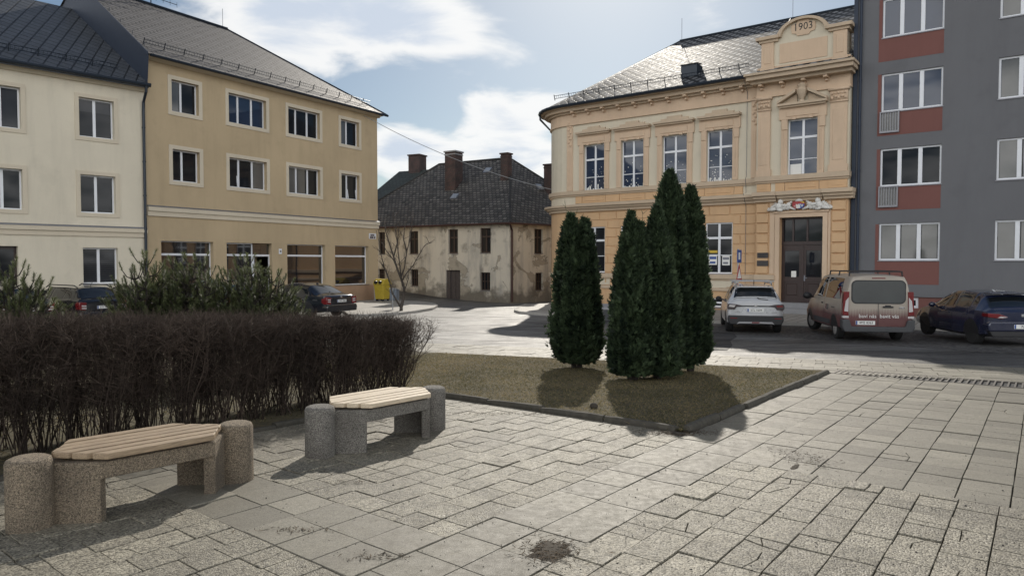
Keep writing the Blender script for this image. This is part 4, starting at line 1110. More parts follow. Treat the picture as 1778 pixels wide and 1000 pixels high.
    s.quad(a + Vector((0, 0, .7)) - sl * .15 - e3 * .08, b + Vector((0, 0, .7)) - sl * .15 + e3 * .08, b + v * 1.1 + Vector((0, 0, .22)), a + v * 1.1 + Vector((0, 0, .22)))
    s.build('roof_vent', M['dark_metal'], ro)
    # plaques beside the door
    for i, (rc, lab, tx) in enumerate((((1315, 438.8, 1334, 448), 'upper dark plaque beside the school door, with two lines of lettering', ('ZÁKLADNÍ', 'ŠKOLA')), ((1314.5, 452.5, 1334, 462), 'lower dark plaque beside the school door, almost plain', None))):
        u0, u1, z0, z1 = FS.rect(*rc, d=BAY + .1)
        t = thing('wall_plaque', lab, 'plaque', FS.pt((u0 + u1) / 2, z0, BAY + .09), group='plaques beside the school door')
        s = MB(); s.fbox(FS, u0, u1, z0, z1, BAY + .092, BAY + .125); s.build('plate', M['plaque'], t)
        if tx:
            s = MB(); text_on(s, tx[0], .105, FS.pt((u0 + u1) / 2, z0 + (z1 - z0) * .68, BAY + .128), e3, (0, 0, 1)); text_on(s, tx[1], .105, FS.pt((u0 + u1) / 2, z0 + (z1 - z0) * .3, BAY + .128), e3, (0, 0, 1)); s.build('lettering', M['black'], t)
    return BAY
BAY = school_house()

# ------------------------------------------------------------------ grey apartment block at the right edge
def grey_block():
    FG = Fr(FS.pt(LS + .02, 0, -.04).xy, uS)
    L = 17.0; gzb = gz(*FG.pt(5, 0, 0).xy); P = FG.pt
    root = thing('apartment_block', 'slate grey apartment block with brick red panels beside the school', 'apartment block', FG.pt(3, gzb))
    zf = lambda y: FG.px(1580, y)[1]
    rows = [(387, 452), (255, 321.5), (123, 190), (-9, 59)]
    c1 = FG.px(1526, 400)[0], FG.px(1632, 400)[0]
    c2 = FG.px(1727.5, 400)[0], FG.px(1727.5, 400)[0] + (c1[1] - c1[0]) * 1.0
    zb = zf(515.5); ztop = zf(-9) + .55
    ops = []; items = []
    for j, (t, b) in enumerate(rows):
        for c in (c1, c2): o = (c[0], c[1], zf(b), zf(t)); items.append((j, c is c1, o)); ops.append(o)
    wd = (c1[1] - c1[0]) * .30
    bal = [(c1[0] - .005, c1[0] + wd, zf(356), zf(321.5) + .001), (c1[0] - .005, c1[0] + wd, zf(225), zf(190) + .001)]
    bz_ = [(FG.px(1573, 525)[0], FG.px(1594, 525)[0], zf(535), zf(517)), (c2[0] + .3, c2[0] + 1.2, zf(535), zf(517))]
    w = MB(); wall(w, FG, 0, L, zb, ztop, ops, depth=.14); shell(w, FG, 0, L, gzb - .5, ztop, 0, -12)
    w.add([P(0, ztop, 0), P(L, ztop, 0), P(L, ztop, -12), P(0, ztop, -12)], [(0, 1, 2, 3)])
    w.quad(P(0, zb, 0), P(0, zb, -.12), P(L, zb, -.12), P(L, zb, 0))
    w.build('wall', M['grey_render'], root)
    w = MB(); wall(w, FG, 0, L, gzb - .5, zb, bz_, d=-.08, depth=.2); w.build('plinth', M['red_render'], root)
    w = MB(); l0 = FG.px(1520, 400)[0]
    for j in range(4):
        t, b = rows[j]
        ztp, zbt = zf(t) if j else zf(388), zf(b + 42)
        w.fbox(FG, l0, c1[0] - .002, zbt, ztp, .0, .006); w.fbox(FG, c1[0] - .002, c1[1] + .0, zbt, zf(b) - .05, .0, .006)
    w.build('red_panel', M['red_render'], root)
    for j, first, o in items:
        w_ = window(FG, o, root, 'white_frame', 'glass_blue' if j > 1 else 'glass', -.09, (.32, .66), fw=.07, mw=.075, sill=.04)
        if j == 0 or not first:
            s = MB(); u0, u1, z0, z1 = o
            for k in range(3):
                a = u0 + .09 + k * (u1 - u0) / 3; s.fbox(FG, a, a + (u1 - u0) / 3 - .2, z0 + .08, z1 - .08, -.128, -.122)
            s.build('curtain', M['net_curtain'], w_)
    for j, o in enumerate(bal):
        s = MB(); u0, u1, z0, z1 = o
        s.fbox(FG, u0, u1, z0, z1, .007, .012); r_ = s.build('balcony_panel', M['net_curtain'], root)
        s = MB(); d0, d1 = .012, .10
        s.fbox(FG, u0 - .03, u1 + .03, z1 - .05, z1 + .0, d0, d1); s.fbox(FG, u0 - .03, u1 + .03, z0 - .06, z0 + .02, d0, d1)
        s.fbox(FG, u0 - .03, u0 + .02, z0, z1, d0 + .01, d1 - .01); s.fbox(FG, u1 - .02, u1 + .03, z0, z1, d0 + .01, d1 - .01)
        n = 7
        for k in range(1, n): x = u0 + (u1 - u0) * k / n; s.fbox(FG, x - .012, x + .012, z0, z1, d1 - .04, d1 - .02)
        s.build('railing', M['sill_metal'], r_)
    for o in bz_: window(FG, o, root, 'white_frame', 'glass', -.14, (), (), fw=.1, name='basement_window')
    t = MB(); x = FG.px(1490, 350, .1)[0]; t.tube([P(x, ztop, .1), P(x, gzb, .1)], .06, 8)
    for k in range(7): t.lathe(P(x, gzb + .6 + 1.9 * k, .1), [(.075, -.03), (.075, .03)], 8)
    t.build('downpipe', M['verge_metal'], root)
    t = MB(); t.fbox(FG, 0, .16, gzb - .2, ztop, .0, .05); t.build('corner_strip', M['verge_metal'], root)
M['net_curtain'] = glassy('window_glass_over_net_curtain', (0.13, 0.13, 0.125), 0.05, 1.6)
grey_block()
# ------------------------------------------------------------------ ground: square, lawn, road, pavements
A, Ept, Bpt, Fpt = G(1195, 757), G(1443, 650), G(765, 692), G(745, 615)
e1 = V2(Ept - A).normalized(); e2 = V2(Bpt - A).normalized()
lA, lB = V2(Ept - A).length, V2(Bpt - A).length
def ab(a, b): return V2(A) + e1 * a + e2 * b
_det = e1.x * e2.y - e1.y * e2.x
def to_ab(p):
    q = V2(p) - V2(A)
    return (q.x * e2.y - q.y * e2.x) / _det, (e1.x * q.y - e1.y * q.x) / _det
RN0, RN1 = V2(G(750, 597)), V2(G(1778, 640))
dR = (RN1 - RN0).normalized(); nR = Vector((-dR.y, dR.x))            # along the road, and away from the square
def st(s, t): return RN0 + dR * s + nR * t
def to_st(p): q = V2(p) - RN0; return q.dot(dR), q.dot(nR)

def paver_mat(name, c, big):
    m = NT(name)
    at_ = m.n('ShaderNodeAttribute', attribute_name='tone')
    vo = m.n('ShaderNodeTexVoronoi'); vo.inputs['Scale'].default_value = 85 if big else 170
    m.l(m.co(), vo.inputs['Vector'])
    sepc = m.n('ShaderNodeSeparateColor'); m.l(vo.outputs['Color'], sepc.inputs[0])
    base = m.mix(at_.outputs['Fac'], tuple(x * .70 for x in c), tuple(x * 1.16 for x in c))
    lo, hi = ((.30, 1.62) if big else (.62, 1.30))
    sp = m.rng(sepc.outputs[0], 0, 1, lo, hi)
    v = m.n('ShaderNodeVectorMath', operation='SCALE'); m.l(base, v.inputs[0]); m.l(sp, v.inputs['Scale'])
    warm = m.mix(m.rng(sepc.outputs[1], .6, 1.0, 0, .25 if big else .10), v.outputs[0], (0.20, 0.165, 0.115))
    st_ = m.noise(.9, 7, .66, dist=.4)
    dirt = m.mix(m.rng(st_, .50, .74, 0, .62), warm, (0.10, 0.09, 0.075))
    fine = m.noise(14, 6, .7)
    dirt = m.mix(m.rng(m.noise(3.2, 6, .7), .52, .72, 0, .40), dirt, (0.13, 0.115, 0.09))
    dirt = m.mix(m.rng(fine, .60, .76, 0, .55), dirt, (0.09, 0.08, 0.068))
    h = m.math('ADD', m.math('MULTIPLY', vo.outputs['Distance'], -.8), m.math('MULTIPLY', m.noise(22, 4), .8))
    return m.set(dirt, m.rng(fine, .3, .7, .48, .70), m.bump(h, .55 if big else .25, .012), spec=.30)
M['paver'] = paver_mat('washed_aggregate_paver', (0.232, 0.214, 0.170), True)
M['slab'] = paver_mat('smooth_concrete_slab', (0.198, 0.184, 0.149), False)
M['joint'] = plain('dark_joint_soil', (0.088, 0.079, 0.062), 0.95, var=.4, scale=30)
M['soil'] = plain('dark_soil', (0.05, 0.042, 0.032), 0.95, var=.35, scale=8)
M['kerb'] = plain('weathered_kerb_stone', (0.066, 0.060, 0.048), 0.9, var=.7, scale=14, bump=.5, bscale=60)
M['kerb_light'] = plain('granite_kerb', (0.36, 0.345, 0.32), 0.8, var=.25, scale=9, bump=.3)
def asphalt(name, c, rough=.62):
    m = NT(name)
    big = m.noise(.16, 7, .6, m.mapping((1, 2.6, 1), (0, 0, -math.atan2(dR.y, dR.x))))
    base = m.mix(m.rng(big, .36, .64), tuple(x * .48 for x in c), tuple(x * 1.5 for x in c))
    crack = m.n('ShaderNodeTexVoronoi', feature='DISTANCE_TO_EDGE'); crack.inputs['Scale'].default_value = .30
    m.l(m.mapping((1, 1, 1), (0, 0, .3)), crack.inputs['Vector'])
    nz = m.noise(2.2, 8, .7)
    base = m.mix(m.rng(m.math('ADD', crack.outputs['Distance'], m.math('MULTIPLY', nz, .10)), .045, .062, .6, 0), base, (0.03, 0.03, 0.032))
    g = m.noise(160, 2)
    base = m.mix(m.rng(g, .35, .65, 0, .35), base, tuple(x * .45 for x in c))
    return m.set(base, m.rng(m.noise(1.1, 7, .65, m.mapping((1, 3, 1), (0, 0, -.5))), .35, .65, rough * .70, rough * 1.4), m.bump(m.math('ADD', g, m.math('MULTIPLY', nz, 2.0)), .5, .012), spec=.28)
M['asphalt'] = asphalt('worn_asphalt', (0.102, 0.102, 0.101), .52)
M['asphalt_dark'] = asphalt('patched_asphalt', (0.050, 0.050, 0.052), .75)
def cobbles():
    m = NT('small_dark_cobbles')
    vo = m.n('ShaderNodeTexVoronoi'); vo.inputs['Scale'].default_value = 9; vo.inputs['Randomness'].default_value = .5; m.l(m.co(), vo.inputs['Vector'])
    s = m.n('ShaderNodeSeparateColor'); m.l(vo.outputs['Color'], s.inputs[0])
    c = m.mix(s.outputs[0], (0.055, 0.055, 0.057), (0.14, 0.137, 0.132))
    c = m.mix(m.rng(vo.outputs['Distance'], .35, .6), c, (0.018, 0.017, 0.016))
    return m.set(c, .7, m.bump(m.math('MULTIPLY', vo.outputs['Distance'], -1.0), .8, .03))
M['cobble'] = cobbles()

def ysplit(poly, y0=23.0):
    """cut a ground polygon at the bend of the terrain so that each piece lies flat on it"""
    out = []
    for sg in (1, -1):
        res = []
        for a, b in zip(poly, poly[1:] + poly[:1]):
            ia, ib = (a.y - y0) * sg <= 0, (b.y - y0) * sg <= 0
            if ia: res.append(a)
            if ia != ib: t = (y0 - a.y) / (b.y - a.y); res.append(a.lerp(b, t))
        if len(res) > 2: out.append(res)
    return out
def flat(g, poly, lift):
    for q in ysplit([V2(p) for p in poly]):
        g.add([(p.x, p.y, gz(p.x, p.y) + lift) for p in q], [tuple(range(len(q)))])
def ground():
    # one sheet to the horizon
    xs = [-900, -400, -200, -120] + [-90 + 3 * i for i in range(61)] + [120, 200, 400, 900]
    ys = [-600, -250, -100, -50] + [-20 + 2 * i for i in range(56)] + [120, 180, 300, 600, 1200]
    g = MB(); W = len(xs)
    g.add([(x, y, gz(x, min(y, 92)) - .09) for y in ys for x in xs], [(j * W + i, j * W + i + 1, (j + 1) * W + i + 1, (j + 1) * W + i) for j in range(len(ys) - 1) for i in range(W - 1)])
    struct(g.build('ground', plain('dusty_town_ground', (0.12, 0.11, 0.095), .9, var=.25, scale=.5)), 'dusty ground of the town square running out to the horizon')
    # road sheet
    g = MB(); S = [-55 + 1.0 * i for i in range(101)]; T = [0 + 1.0 * i for i in range(66)]; W = len(S)
    pts = []
    for t in T:
        for s in S:
            p = st(s, t); pts.append((p.x, p.y, gz(p.x, p.y)))
    g.add(pts, [(j * W + i, j * W + i + 1, (j + 1) * W + i + 1, (j + 1) * W + i) for j in range(len(T) - 1) for i in range(W - 1)])
    struct(g.build('road', M['asphalt'], smooth=True), 'worn grey asphalt road between the square and the houses')
    # darker repair patches and the cobbled parking bays, each a thin sheet above the road
    def sheet(name, mat, poly, lift, lab):
        g = MB(); flat(g, poly, lift)
        return struct(g.build(name, mat), lab)
    sheet('road_patch', M['asphalt_dark'], [V2(G(*q)) for q in ((1212, 607), (1262, 609), (1272, 600), (1268, 592), (1280, 585), (1274, 578), (1236, 576), (1226, 585), (1220, 598))], .006, 'dark asphalt repair behind the tall thujas')
    sheet('cobbled_parking', M['cobble'], [V2(G(*q)) for q in ((1232, 566), (1236, 579), (1330, 583), (1440, 592), (1600, 604), (1778, 617), (1950, 632))] + [V2(G(1950, 592)), V2(G(1600, 574)), V2(G(1440, 567))], .004, 'dark cobbled parking bays under the right hand cars')
    # paving bed
    g = MB(); poly = [ab(-13, lB + .0), ab(0, lB), ab(0, 0), ab(lA + .0, 0), st(to_st(Ept)[0], 0), st(24, 0), ab(-2, -22), ab(-13, -22)]
    poly = [ab(-13, lB), ab(0, lB), ab(0, -.01), ab(lA, -.01), ab(lA, .3), V2(Fpt) - dR * 24, st(-26, 0), st(24, 0), ab(-4, -22), ab(-13, -22)]
    flat(g, poly, .004)
    struct(g.build('paving_bed', M['joint']), 'dark soil showing in the joints of the paving')
    # slabs
    rr = random.Random(11)
    mb = MB(); tone = []
    def slab(q, mi, tn, lift=.022, jit=.006, crack=.0):
        """q: four ground corners"""
        c = sum(q, Vector((0, 0))) / 4
        if c.y < 1.0 or c.y > 26: return
        if abs(c.x) > c.y * .85 + 5.0: return
        gap = .0028
        ua, ub = (q[1] - q[0]).normalized(), (q[3] - q[0]).normalized(); ga, gb = .0012 + rr.random() * .0022, .0024 + rr.random() * .0026
        q = [p + ua * ga * sa + ub * gb * sb + Vector((rr.gauss(0, .0010), rr.gauss(0, .0010))) for p, sa, sb in zip(q, (1, -1, -1, 1), (1, 1, -1, -1))]
        hz = rr.gauss(0, jit * .5); tx, ty = rr.gauss(0, .004), rr.gauss(0, .004)
        if rr.random() < .04: tx *= 3; ty *= 3
        zf = lambda p: gz(p.x, p.y) + lift + hz + (p.x - c.x) * tx + (p.y - c.y) * ty
        polys = [q]
        if rr.random() < crack:
            k = rr.choice((0, 1)); f, g_ = rr.uniform(.25, .75), rr.uniform(.25, .75)
            a, b, c_, d = q[k:] + q[:k]
            m0, m1 = a.lerp(b, f), d.lerp(c_, g_); mm = (m0 + m1) / 2 + Vector((rr.gauss(0, .02), rr.gauss(0, .02)))
            w = (b - a).normalized() * .0035
            polys = [[a, m0 - w, mm - w, m1 - w, d], [m0 + w, b, c_, m1 + w, mm + w]]
            if rr.random() < .45:
                P = polys[1]; n0 = P[1].lerp(P[2], rr.uniform(.3, .7)); v = (P[2] - P[1]).normalized() * .0035
                polys[1:] = [[P[0], P[1], n0 - v, P[4] - v], [P[4] + v, n0 + v, P[2], P[3]]]
        for P in polys:
            dz = rr.gauss(0, .0015) if len(polys) > 1 else 0
            n = len(P); b_ = .004
            cc = sum(P, Vector((0, 0))) / n
            vs = [(p.x, p.y, gz(p.x, p.y) - .01) for p in P] + [(p.x, p.y, zf(p) + dz - .004) for p in P] + [((p + (cc - p).normalized() * b_).x, (p + (cc - p).normalized() * b_).y, zf(p) + dz) for p in P]
            fs = [tuple(range(2 * n, 3 * n))] + [(i, (i + 1) % n, n + (i + 1) % n, n + i) for i in range(n)] + [(n + i, n + (i + 1) % n, 2 * n + (i + 1) % n, 2 * n + i) for i in range(n)]
            mb.add(vs, fs, mi); tone.extend([tn] * len(fs))
    def zone(a0, a1, b0, b1, na, nb, mi, stag=0.0, crack=.0, test=None, fr=ab, tb=0.0):
        da, db = (a1 - a0) / na, (b1 - b0) / nb
        for j in range(nb):
            off = (stag * da if j % 2 and stag > 0 else 0) + (rr.uniform(.25, .75) * da if stag == -1 or (stag == -2 and rr.random() < .22) else 0)
            jt = [0 if k_ in (0, na) else rr.gauss(0, .012) for k_ in range(na + 1)]
            for i in range(-1 if off else 0, na):
                p, q = a0 + i * da + off + (0 if off else jt[i]), a0 + (i + 1) * da + off + (0 if off else jt[i + 1])
                p, q = max(p, a0), min(q, a1)
                if q - p < .06: continue
                c = fr((p + q) / 2, b0 + (j + .5) * db)
                if test and not test(c): continue
                slab([fr(p, b0 + j * db), fr(q, b0 + j * db), fr(q, b0 + (j + 1) * db), fr(p, b0 + (j + 1) * db)], mi, min(1, max(0, rr.gauss(.5 + tb, .24))), crack=crack)
    sw, ag = .40, .262
    a2 = to_ab(G(429, 824))[0]
    nb = round((lB - .0) / ag)
    zone(a2, 0, 0, lB, round(-a2 / ag), nb, 0, -2, .10)                                    # between far bench and lawn
    zone(a2 - 2 * sw, a2, 0, lB, 2, round(lB / sw), 1, 0, .10, tb=.12)                      # smooth band across
    zone(a2 - 2 * sw - 18 * ag, a2 - 2 * sw, 0, lB, 18, nb, 0, -2, .10)
    aend = a2 - 2 * sw - 18 * ag
    zone(aend, lA, -2 * sw, 0, round((lA - aend) / sw), 2, 1, .0, .10, tb=-.12)              # smooth band along the lawn edge
    a0 = to_ab(G(1540, 850))[0]
    zone(a0, lA, -2 * sw - 56 * .36, -2 * sw, round((lA - a0) / .36), 56, 1, -2, .05, tb=-.02)
    zone(aend, a0, -2 * sw - 70 * ag, -2 * sw, round((a0 - aend) / ag), 70, 0, -2, .10)
    strip_t = to_st(Fpt)[1]
    sE = to_st(Ept)[0]
    zone(-26, 22, strip_t, -.03, round(48 / .42), max(4, round(-strip_t / .42)), 1, -2, .1, fr=st, tb=.2)
    zone(lA + .72, lA + 6, -22, .8, 15, 54, 1, -2, .1, test=lambda c: to_st(c)[1] < strip_t - .02 and to_ab(c)[1] < .25, tb=.1)
    zone(aend, 0, lB, lB + .0 + .001, 1, 1, 0) if False else None
    o = mb.build('square_paving', [M['paver'], M['slab']], tone=tone)
    struct(o, 'square paved with washed aggregate slabs and smooth concrete bands')
    # the lawn
    fl = V2(Fpt) - dR * 24
    lawn = [ab(0.05, .05), ab(lA - .02, .05), V2(G(1441, 647.5)), V2(Fpt), fl, ab(-16, lB + 9), ab(-13, lB + .05), ab(.0, lB + .05)]
    g = MB(); flat(g, lawn, .05)
    m = NT('winter_lawn_soil')
    c = m.mix(m.rng(m.noise(.8, 7, .65), .35, .65), (0.085, 0.072, 0.040), (0.15, 0.125, 0.065))
    c = m.mix(m.rng(m.noise(24, 4), .4, .7), c, (0.045, 0.038, 0.024))
    m.set(c, .95, m.bump(m.noise(40, 4), .8, .03)); M['lawn'] = m.mat
    struct(g.build('lawn', M['lawn']), 'olive brown winter lawn inside the stone kerb')
    # grass blades
    rg = np.random.default_rng(5)
    def blades(n, f, hmin, hmax):
        p = np.array([f(rg.random(), rg.random()) for _ in range(n)])
        z = np.array([gz(x, y) for x, y in p]) + .045
        ang = rg.random(n) * 6.283; w = .004 + rg.random(n) * .004; h = hmin + rg.random(n) ** 2 * (hmax - hmin)
        ln = .3 + rg.random(n) * 2.6; la = rg.random(n) * 6.283
        a = np.stack([p[:, 0] + np.cos(ang) * w, p[:, 1] + np.sin(ang) * w, z], 1)
        b = np.stack([p[:, 0] - np.cos(ang) * w, p[:, 1] - np.sin(ang) * w, z], 1)
        c = np.stack([p[:, 0] + np.cos(la) * ln * h, p[:, 1] + np.sin(la) * ln * h, z + h], 1)
        return np.stack([a, b, c], 1).reshape(-1, 3)
    far = V2(Fpt) + nR * -.04
    def f_main(u, v):
        while True:
            p = ab(u * lA, .06 + v * 8.2)
            if to_st(p)[1] < strip_t - .03: return p.x, p.y
            u, v = rg.random(), rg.random()
    def f_left(u, v):
        while True:
            p = ab(-9 + u * 12, lB + .3 + v * 6)
            if to_st(p)[1] < strip_t - .03 and p.x > -16: return p.x, p.y
            u, v = rg.random(), rg.random()
    V = np.concatenate([blades(105000, f_main, .010, .034), blades(20000, f_left, .012, .04)])
    n = len(V) // 3
    me = bpy.data.meshes.new('grass'); me.vertices.add(len(V)); me.vertices.foreach_set('co', V.ravel())
    me.loops.add(3 * n); me.loops.foreach_set('vertex_index', np.arange(3 * n))
    me.polygons.add(n); me.polygons.foreach_set('loop_start', np.arange(0, 3 * n, 3)); me.polygons.foreach_set('loop_total', np.full(n, 3))
    at_ = me.attributes.new('tone', 'FLOAT', 'FACE'); at_.data.foreach_set('value', rg.random(n).astype(np.float32))
    me.update()
    m = NT('dormant_grass_blades'); t = m.n('ShaderNodeAttribute', attribute_name='tone')
    big = m.rng(m.noise(.9, 6, .6), .35, .65, -.25, .25)
    f = m.math('ADD', t.outputs['Fac'], big)
    c = m.mix(m.rng(f, .25, .8), (0.085, 0.085, 0.036), (0.34, 0.27, 0.145))
    m.set(c, .85, spec=.2); tr = m.n('ShaderNodeBsdfTranslucent'); m.l(c, tr.inputs[0]); mx = m.n('ShaderNodeMixShader'); mx.inputs[0].default_value = .45; m.l(m.b.outputs[0], mx.inputs[1]); m.l(tr.outputs[0], mx.inputs[2]); m.l(mx.outputs[0], m.out.inputs[0]); me.materials.append(m.mat)
    o = bpy.data.objects.new('grass', me); col.objects.link(o); struct(o, 'short straw coloured winter grass', 'stuff')
    # kerb stones round the lawn
    def kerb_run(p, q, seg, name, w=.10, h=.10, mat='kerb', jit=.012, lab=None):
        L = (q - p).length; e = (q - p).normalized(); nn = Vector((-e.y, e.x)); n = max(1, round(L / seg)); k = MB()
        for i in range(n):
            a = p + e * (L * i / n + .006); b = p + e * (L * (i + 1) / n - .006)
            o = nn * rr.gauss(0, jit); o2 = nn * rr.gauss(0, jit); dz = rr.gauss(0, .007); dz2 = rr.gauss(0, .007)
            m_ = 6
            prof = [(-.5, -.15), (-.5, h * .55), (-.32, h * .93), (.0, h), (.32, h * .93), (.5, h * .55), (.5, -.15)]
            vs = []
            for j in range(m_ + 1):
                t = j / m_; c = a.lerp(b, t) + o.lerp(o2, t); z = gz(c.x, c.y) + dz * (1 - t) + dz2 * t
                sh = .93 if j in (0, m_) else 1.0
                for x, y in prof: vs.append((c.x + nn.x * x * w * sh + rr.gauss(0, .002), c.y + nn.y * x * w * sh + rr.gauss(0, .002), z + (y * sh if y > 0 else y) + rr.gauss(0, .002)))
            np_ = len(prof)
            fs = [(j * np_ + i_, j * np_ + i_ + 1, (j + 1) * np_ + i_ + 1, (j + 1) * np_ + i_) for j in range(m_) for i_ in range(np_ - 1)] + [tuple(range(np_))[::-1], tuple(range(m_ * np_, (m_ + 1) * np_))]
            k.add(vs, fs)
        return struct(k.build(name, M[mat], smooth=False), lab)
    kerb_run(ab(.10, .06), ab(lA, .06), .95, 'kerb', lab='mossy kerb on the right side of the lawn')
    kerb_run(ab(.04, .16), ab(.04, lB + .05), .95, 'kerb', lab='mossy kerb along the near side of the lawn')
    kerb_run(ab(-.05, lB + .06), ab(-11, lB + .06), .95, 'kerb', h=.07, lab='low kerb along the foot of the hedge')
    # drain channel with a grating along the far end of the square
    t = thing('drain_grating', 'long steel drain grating across the paving at the right', 'drain', (*ab(lA + .08, -2), gz(*ab(lA + .08, -2)) + .02))
    f = MB(); n = 26.0
    def q3(a, b, z): p = ab(a, b); return (p.x, p.y, gz(p.x, p.y) + z)
    for a in (lA + .0, lA + .70):
        f.hexa([q3(a, 0.05, -.05), q3(a, -16, -.05), q3(a + .022, -16, -.05), q3(a + .022, 0.05, -.05), q3(a, 0.05, .03), q3(a, -16, .03), q3(a + .022, -16, .03), q3(a + .022, 0.05, .03)])
    for k in range(17): b = -k * 1.0; f.hexa([q3(lA + .02, b, -.05), q3(lA + .02, b - .02, -.05), q3(lA + .70, b - .02, -.05), q3(lA + .70, b, -.05), q3(lA + .02, b, .028), q3(lA + .02, b - .02, .028), q3(lA + .70, b - .02, .028), q3(lA + .70, b, .028)])
    f.build('frame', M['grate'], t)
    f = MB(); b = -.02
    while b > -16:
        f.hexa([q3(lA + .022, b, .007), q3(lA + .022, b - .026, .007), q3(lA + .70, b - .026, .007), q3(lA + .70, b, .007), q3(lA + .022, b, .030), q3(lA + .022, b - .026, .030), q3(lA + .70, b - .026, .030), q3(lA + .70, b, .030)]); b -= .095
    f.build('bars', M['grate'], t)
    f = MB(); f.add([q3(lA + .01, .05, .006), q3(lA + .01, -16, .006), q3(lA + .72, -16, .006), q3(lA + .72, .05, .006)], [(0, 1, 2, 3)]); f.build('channel', M['black'], t)
    # pavements with kerbs
    def pavement(poly, kn, lab, lift=.11, mat=None):
        g = MB(); flat(g, poly, lift); struct(g.build('pavement', mat or M['pave_far']), lab)
        k = MB()
        for a, b in zip(poly[:kn], poly[1:kn + 1]):
            L = (b - a).length; e = (b - a).normalized(); nn = Vector((-e.y, e.x)); m_ = max(1, round(L / 1.0))
            for i in range(m_):
                p, q = a.lerp(b, i / m_) + e * .005, a.lerp(b, (i + 1) / m_) - e * .005
                pts = [p - nn * .02, q - nn * .02, q + nn * .13, p + nn * .13]
                zt = lift + .006 + rr.gauss(0, .004)
                k.hexa([(v.x, v.y, gz(v.x, v.y) - .1) for v in pts] + [(v.x, v.y, gz(v.x, v.y) + zt) for v in pts])
        struct(k.build('pavement_kerb', M['kerb_light']), 'granite ' + lab.replace('pavement', 'kerb', 1))
    U = lambda u, d: FS.pt(u, 0, d).xy
    curve = [FS.O - FS.n * 2 + (FS.n * math.cos(a) - FS.u * math.sin(a)) * 2 for a in (0, .4, .8, 1.2, 1.57)]
    poly = [V2(G(912, 531)), V2(G(899, 536)), V2(G(893, 542)), V2(G(903, 545)), V2(G(960, 549.5)), V2(G(1225, 561)), V2(G(1440, 567)), V2(G(1600, 573)), V2(G(1800, 581))]
    poly += [FS.pt(LS + 14, 0, -.04).xy, FS.pt(LS, 0, 0).xy, FS.pt(0, 0, 0).xy] + curve[1:] + [(curve[-1] - FS.n * 6), V2(G(950, 530))]
    pavement([V2(p) for p in poly], 8, 'pavement in front of the school')
    poly = [V2(G(700, 525.2)), V2(G(735, 527)), V2(G(752, 530.5)), V2(G(756, 533.5)), V2(G(747, 538.5)), V2(G(722, 543)), V2(G(690, 546.5)), V2(G(640, 549.5)), V2(G(610, 549.5)), V2(FB.pt(LB - 6.5, 0, 3.2)), V2(FB.pt(0, 0, 1.4)), V2(FC.pt(0, 0, 1.4)), V2(FC.pt(0, 0, 0)), V2(FB.pt(0, 0, 0)), V2(FB.pt(LB, 0, 0)), V2(FB.pt(LB, 0, -5)), V2(FB.pt(LB + 1.2, 0, -5))]
    pavement(poly, 11, 'pavement round the corner of the beige house')
def grate_mat(): return plain('rusty_steel_grating', (0.12, 0.11, 0.10), .55, .4, var=.3, scale=20)
M['grate'] = grate_mat()
def pave_far():
    m = NT('far_pavement_slabs')
    br = m.n('ShaderNodeTexBrick', offset=.0); m.l(m.mapping((1, 1, 1), (0, 0, .6)), br.inputs['Vector']); br.inputs['Scale'].default_value = 1
    br.inputs['Brick Width'].default_value = .42; br.inputs['Row Height'].default_value = .42; br.inputs['Mortar Size'].default_value = .02
    br.inputs['Color1'].default_value = (.30, .29, .27, 1); br.inputs['Color2'].default_value = (.38, .36, .33, 1); br.inputs['Mortar'].default_value = (.09, .08, .07, 1)
    c = m.mix(m.rng(m.noise(.8, 6), .4, .7, 0, .6), br.outputs['Color'], (0.2, 0.19, 0.17))
    return m.set(c, .7, m.bump(br.outputs['Fac'], -.3, .01))
M['pave_far'] = pave_far()
ground()
# ------------------------------------------------------------------ benches and the concrete posts at their ends
def aggregate(name, c, dark):
    m = NT(name)
    vo = m.n('ShaderNodeTexVoronoi'); vo.inputs['Scale'].default_value = 170; m.l(m.co(), vo.inputs['Vector'])
    s = m.n('ShaderNodeSeparateColor'); m.l(vo.outputs['Color'], s.inputs[0])
    a = m.mix(m.rng(s.outputs[0], .15, 1.0), tuple(x * (dark + .15) for x in c), tuple(x * 1.45 for x in c))
    a = m.mix(m.rng(s.outputs[1], .72, .95, 0, .75), a, (0.025, 0.02, 0.018))
    a = m.mix(m.rng(m.noise(3, 6), .45, .75, 0, .55), a, (0.07, 0.058, 0.048))
    return m.set(a, .85, m.bump(m.math('MULTIPLY', vo.outputs['Distance'], -1), .9, .012))
M['bench_concrete'] = aggregate('washed_bench_concrete', (0.29, 0.235, 0.17), .45)
M['bench_concrete2'] = aggregate('grey_washed_bench_concrete', (0.25, 0.235, 0.21), .4)
def slat_mat(name, c, var):
    m = NT(name)
    g = m.noise(7, 6, .6, m.mapping((1.5, 22, 22), (0, 0, 0)))
    a = m.mix(m.rng(g, .3, .7), tuple(x * (1 - var) for x in c), tuple(min(1, x * (1 + var)) for x in c))
    a = m.mix(m.rng(m.noise(2.5, 6), .5, .75, 0, .5), a, tuple(x * .45 for x in c))
    return m.set(a, .6, m.bump(g, .4, .006))
M['slat_old'] = slat_mat('weathered_slat_wood', (0.29, 0.215, 0.14), .42)
M['slat_new'] = slat_mat('pale_slat_wood', (0.52, 0.43, 0.315), .28)
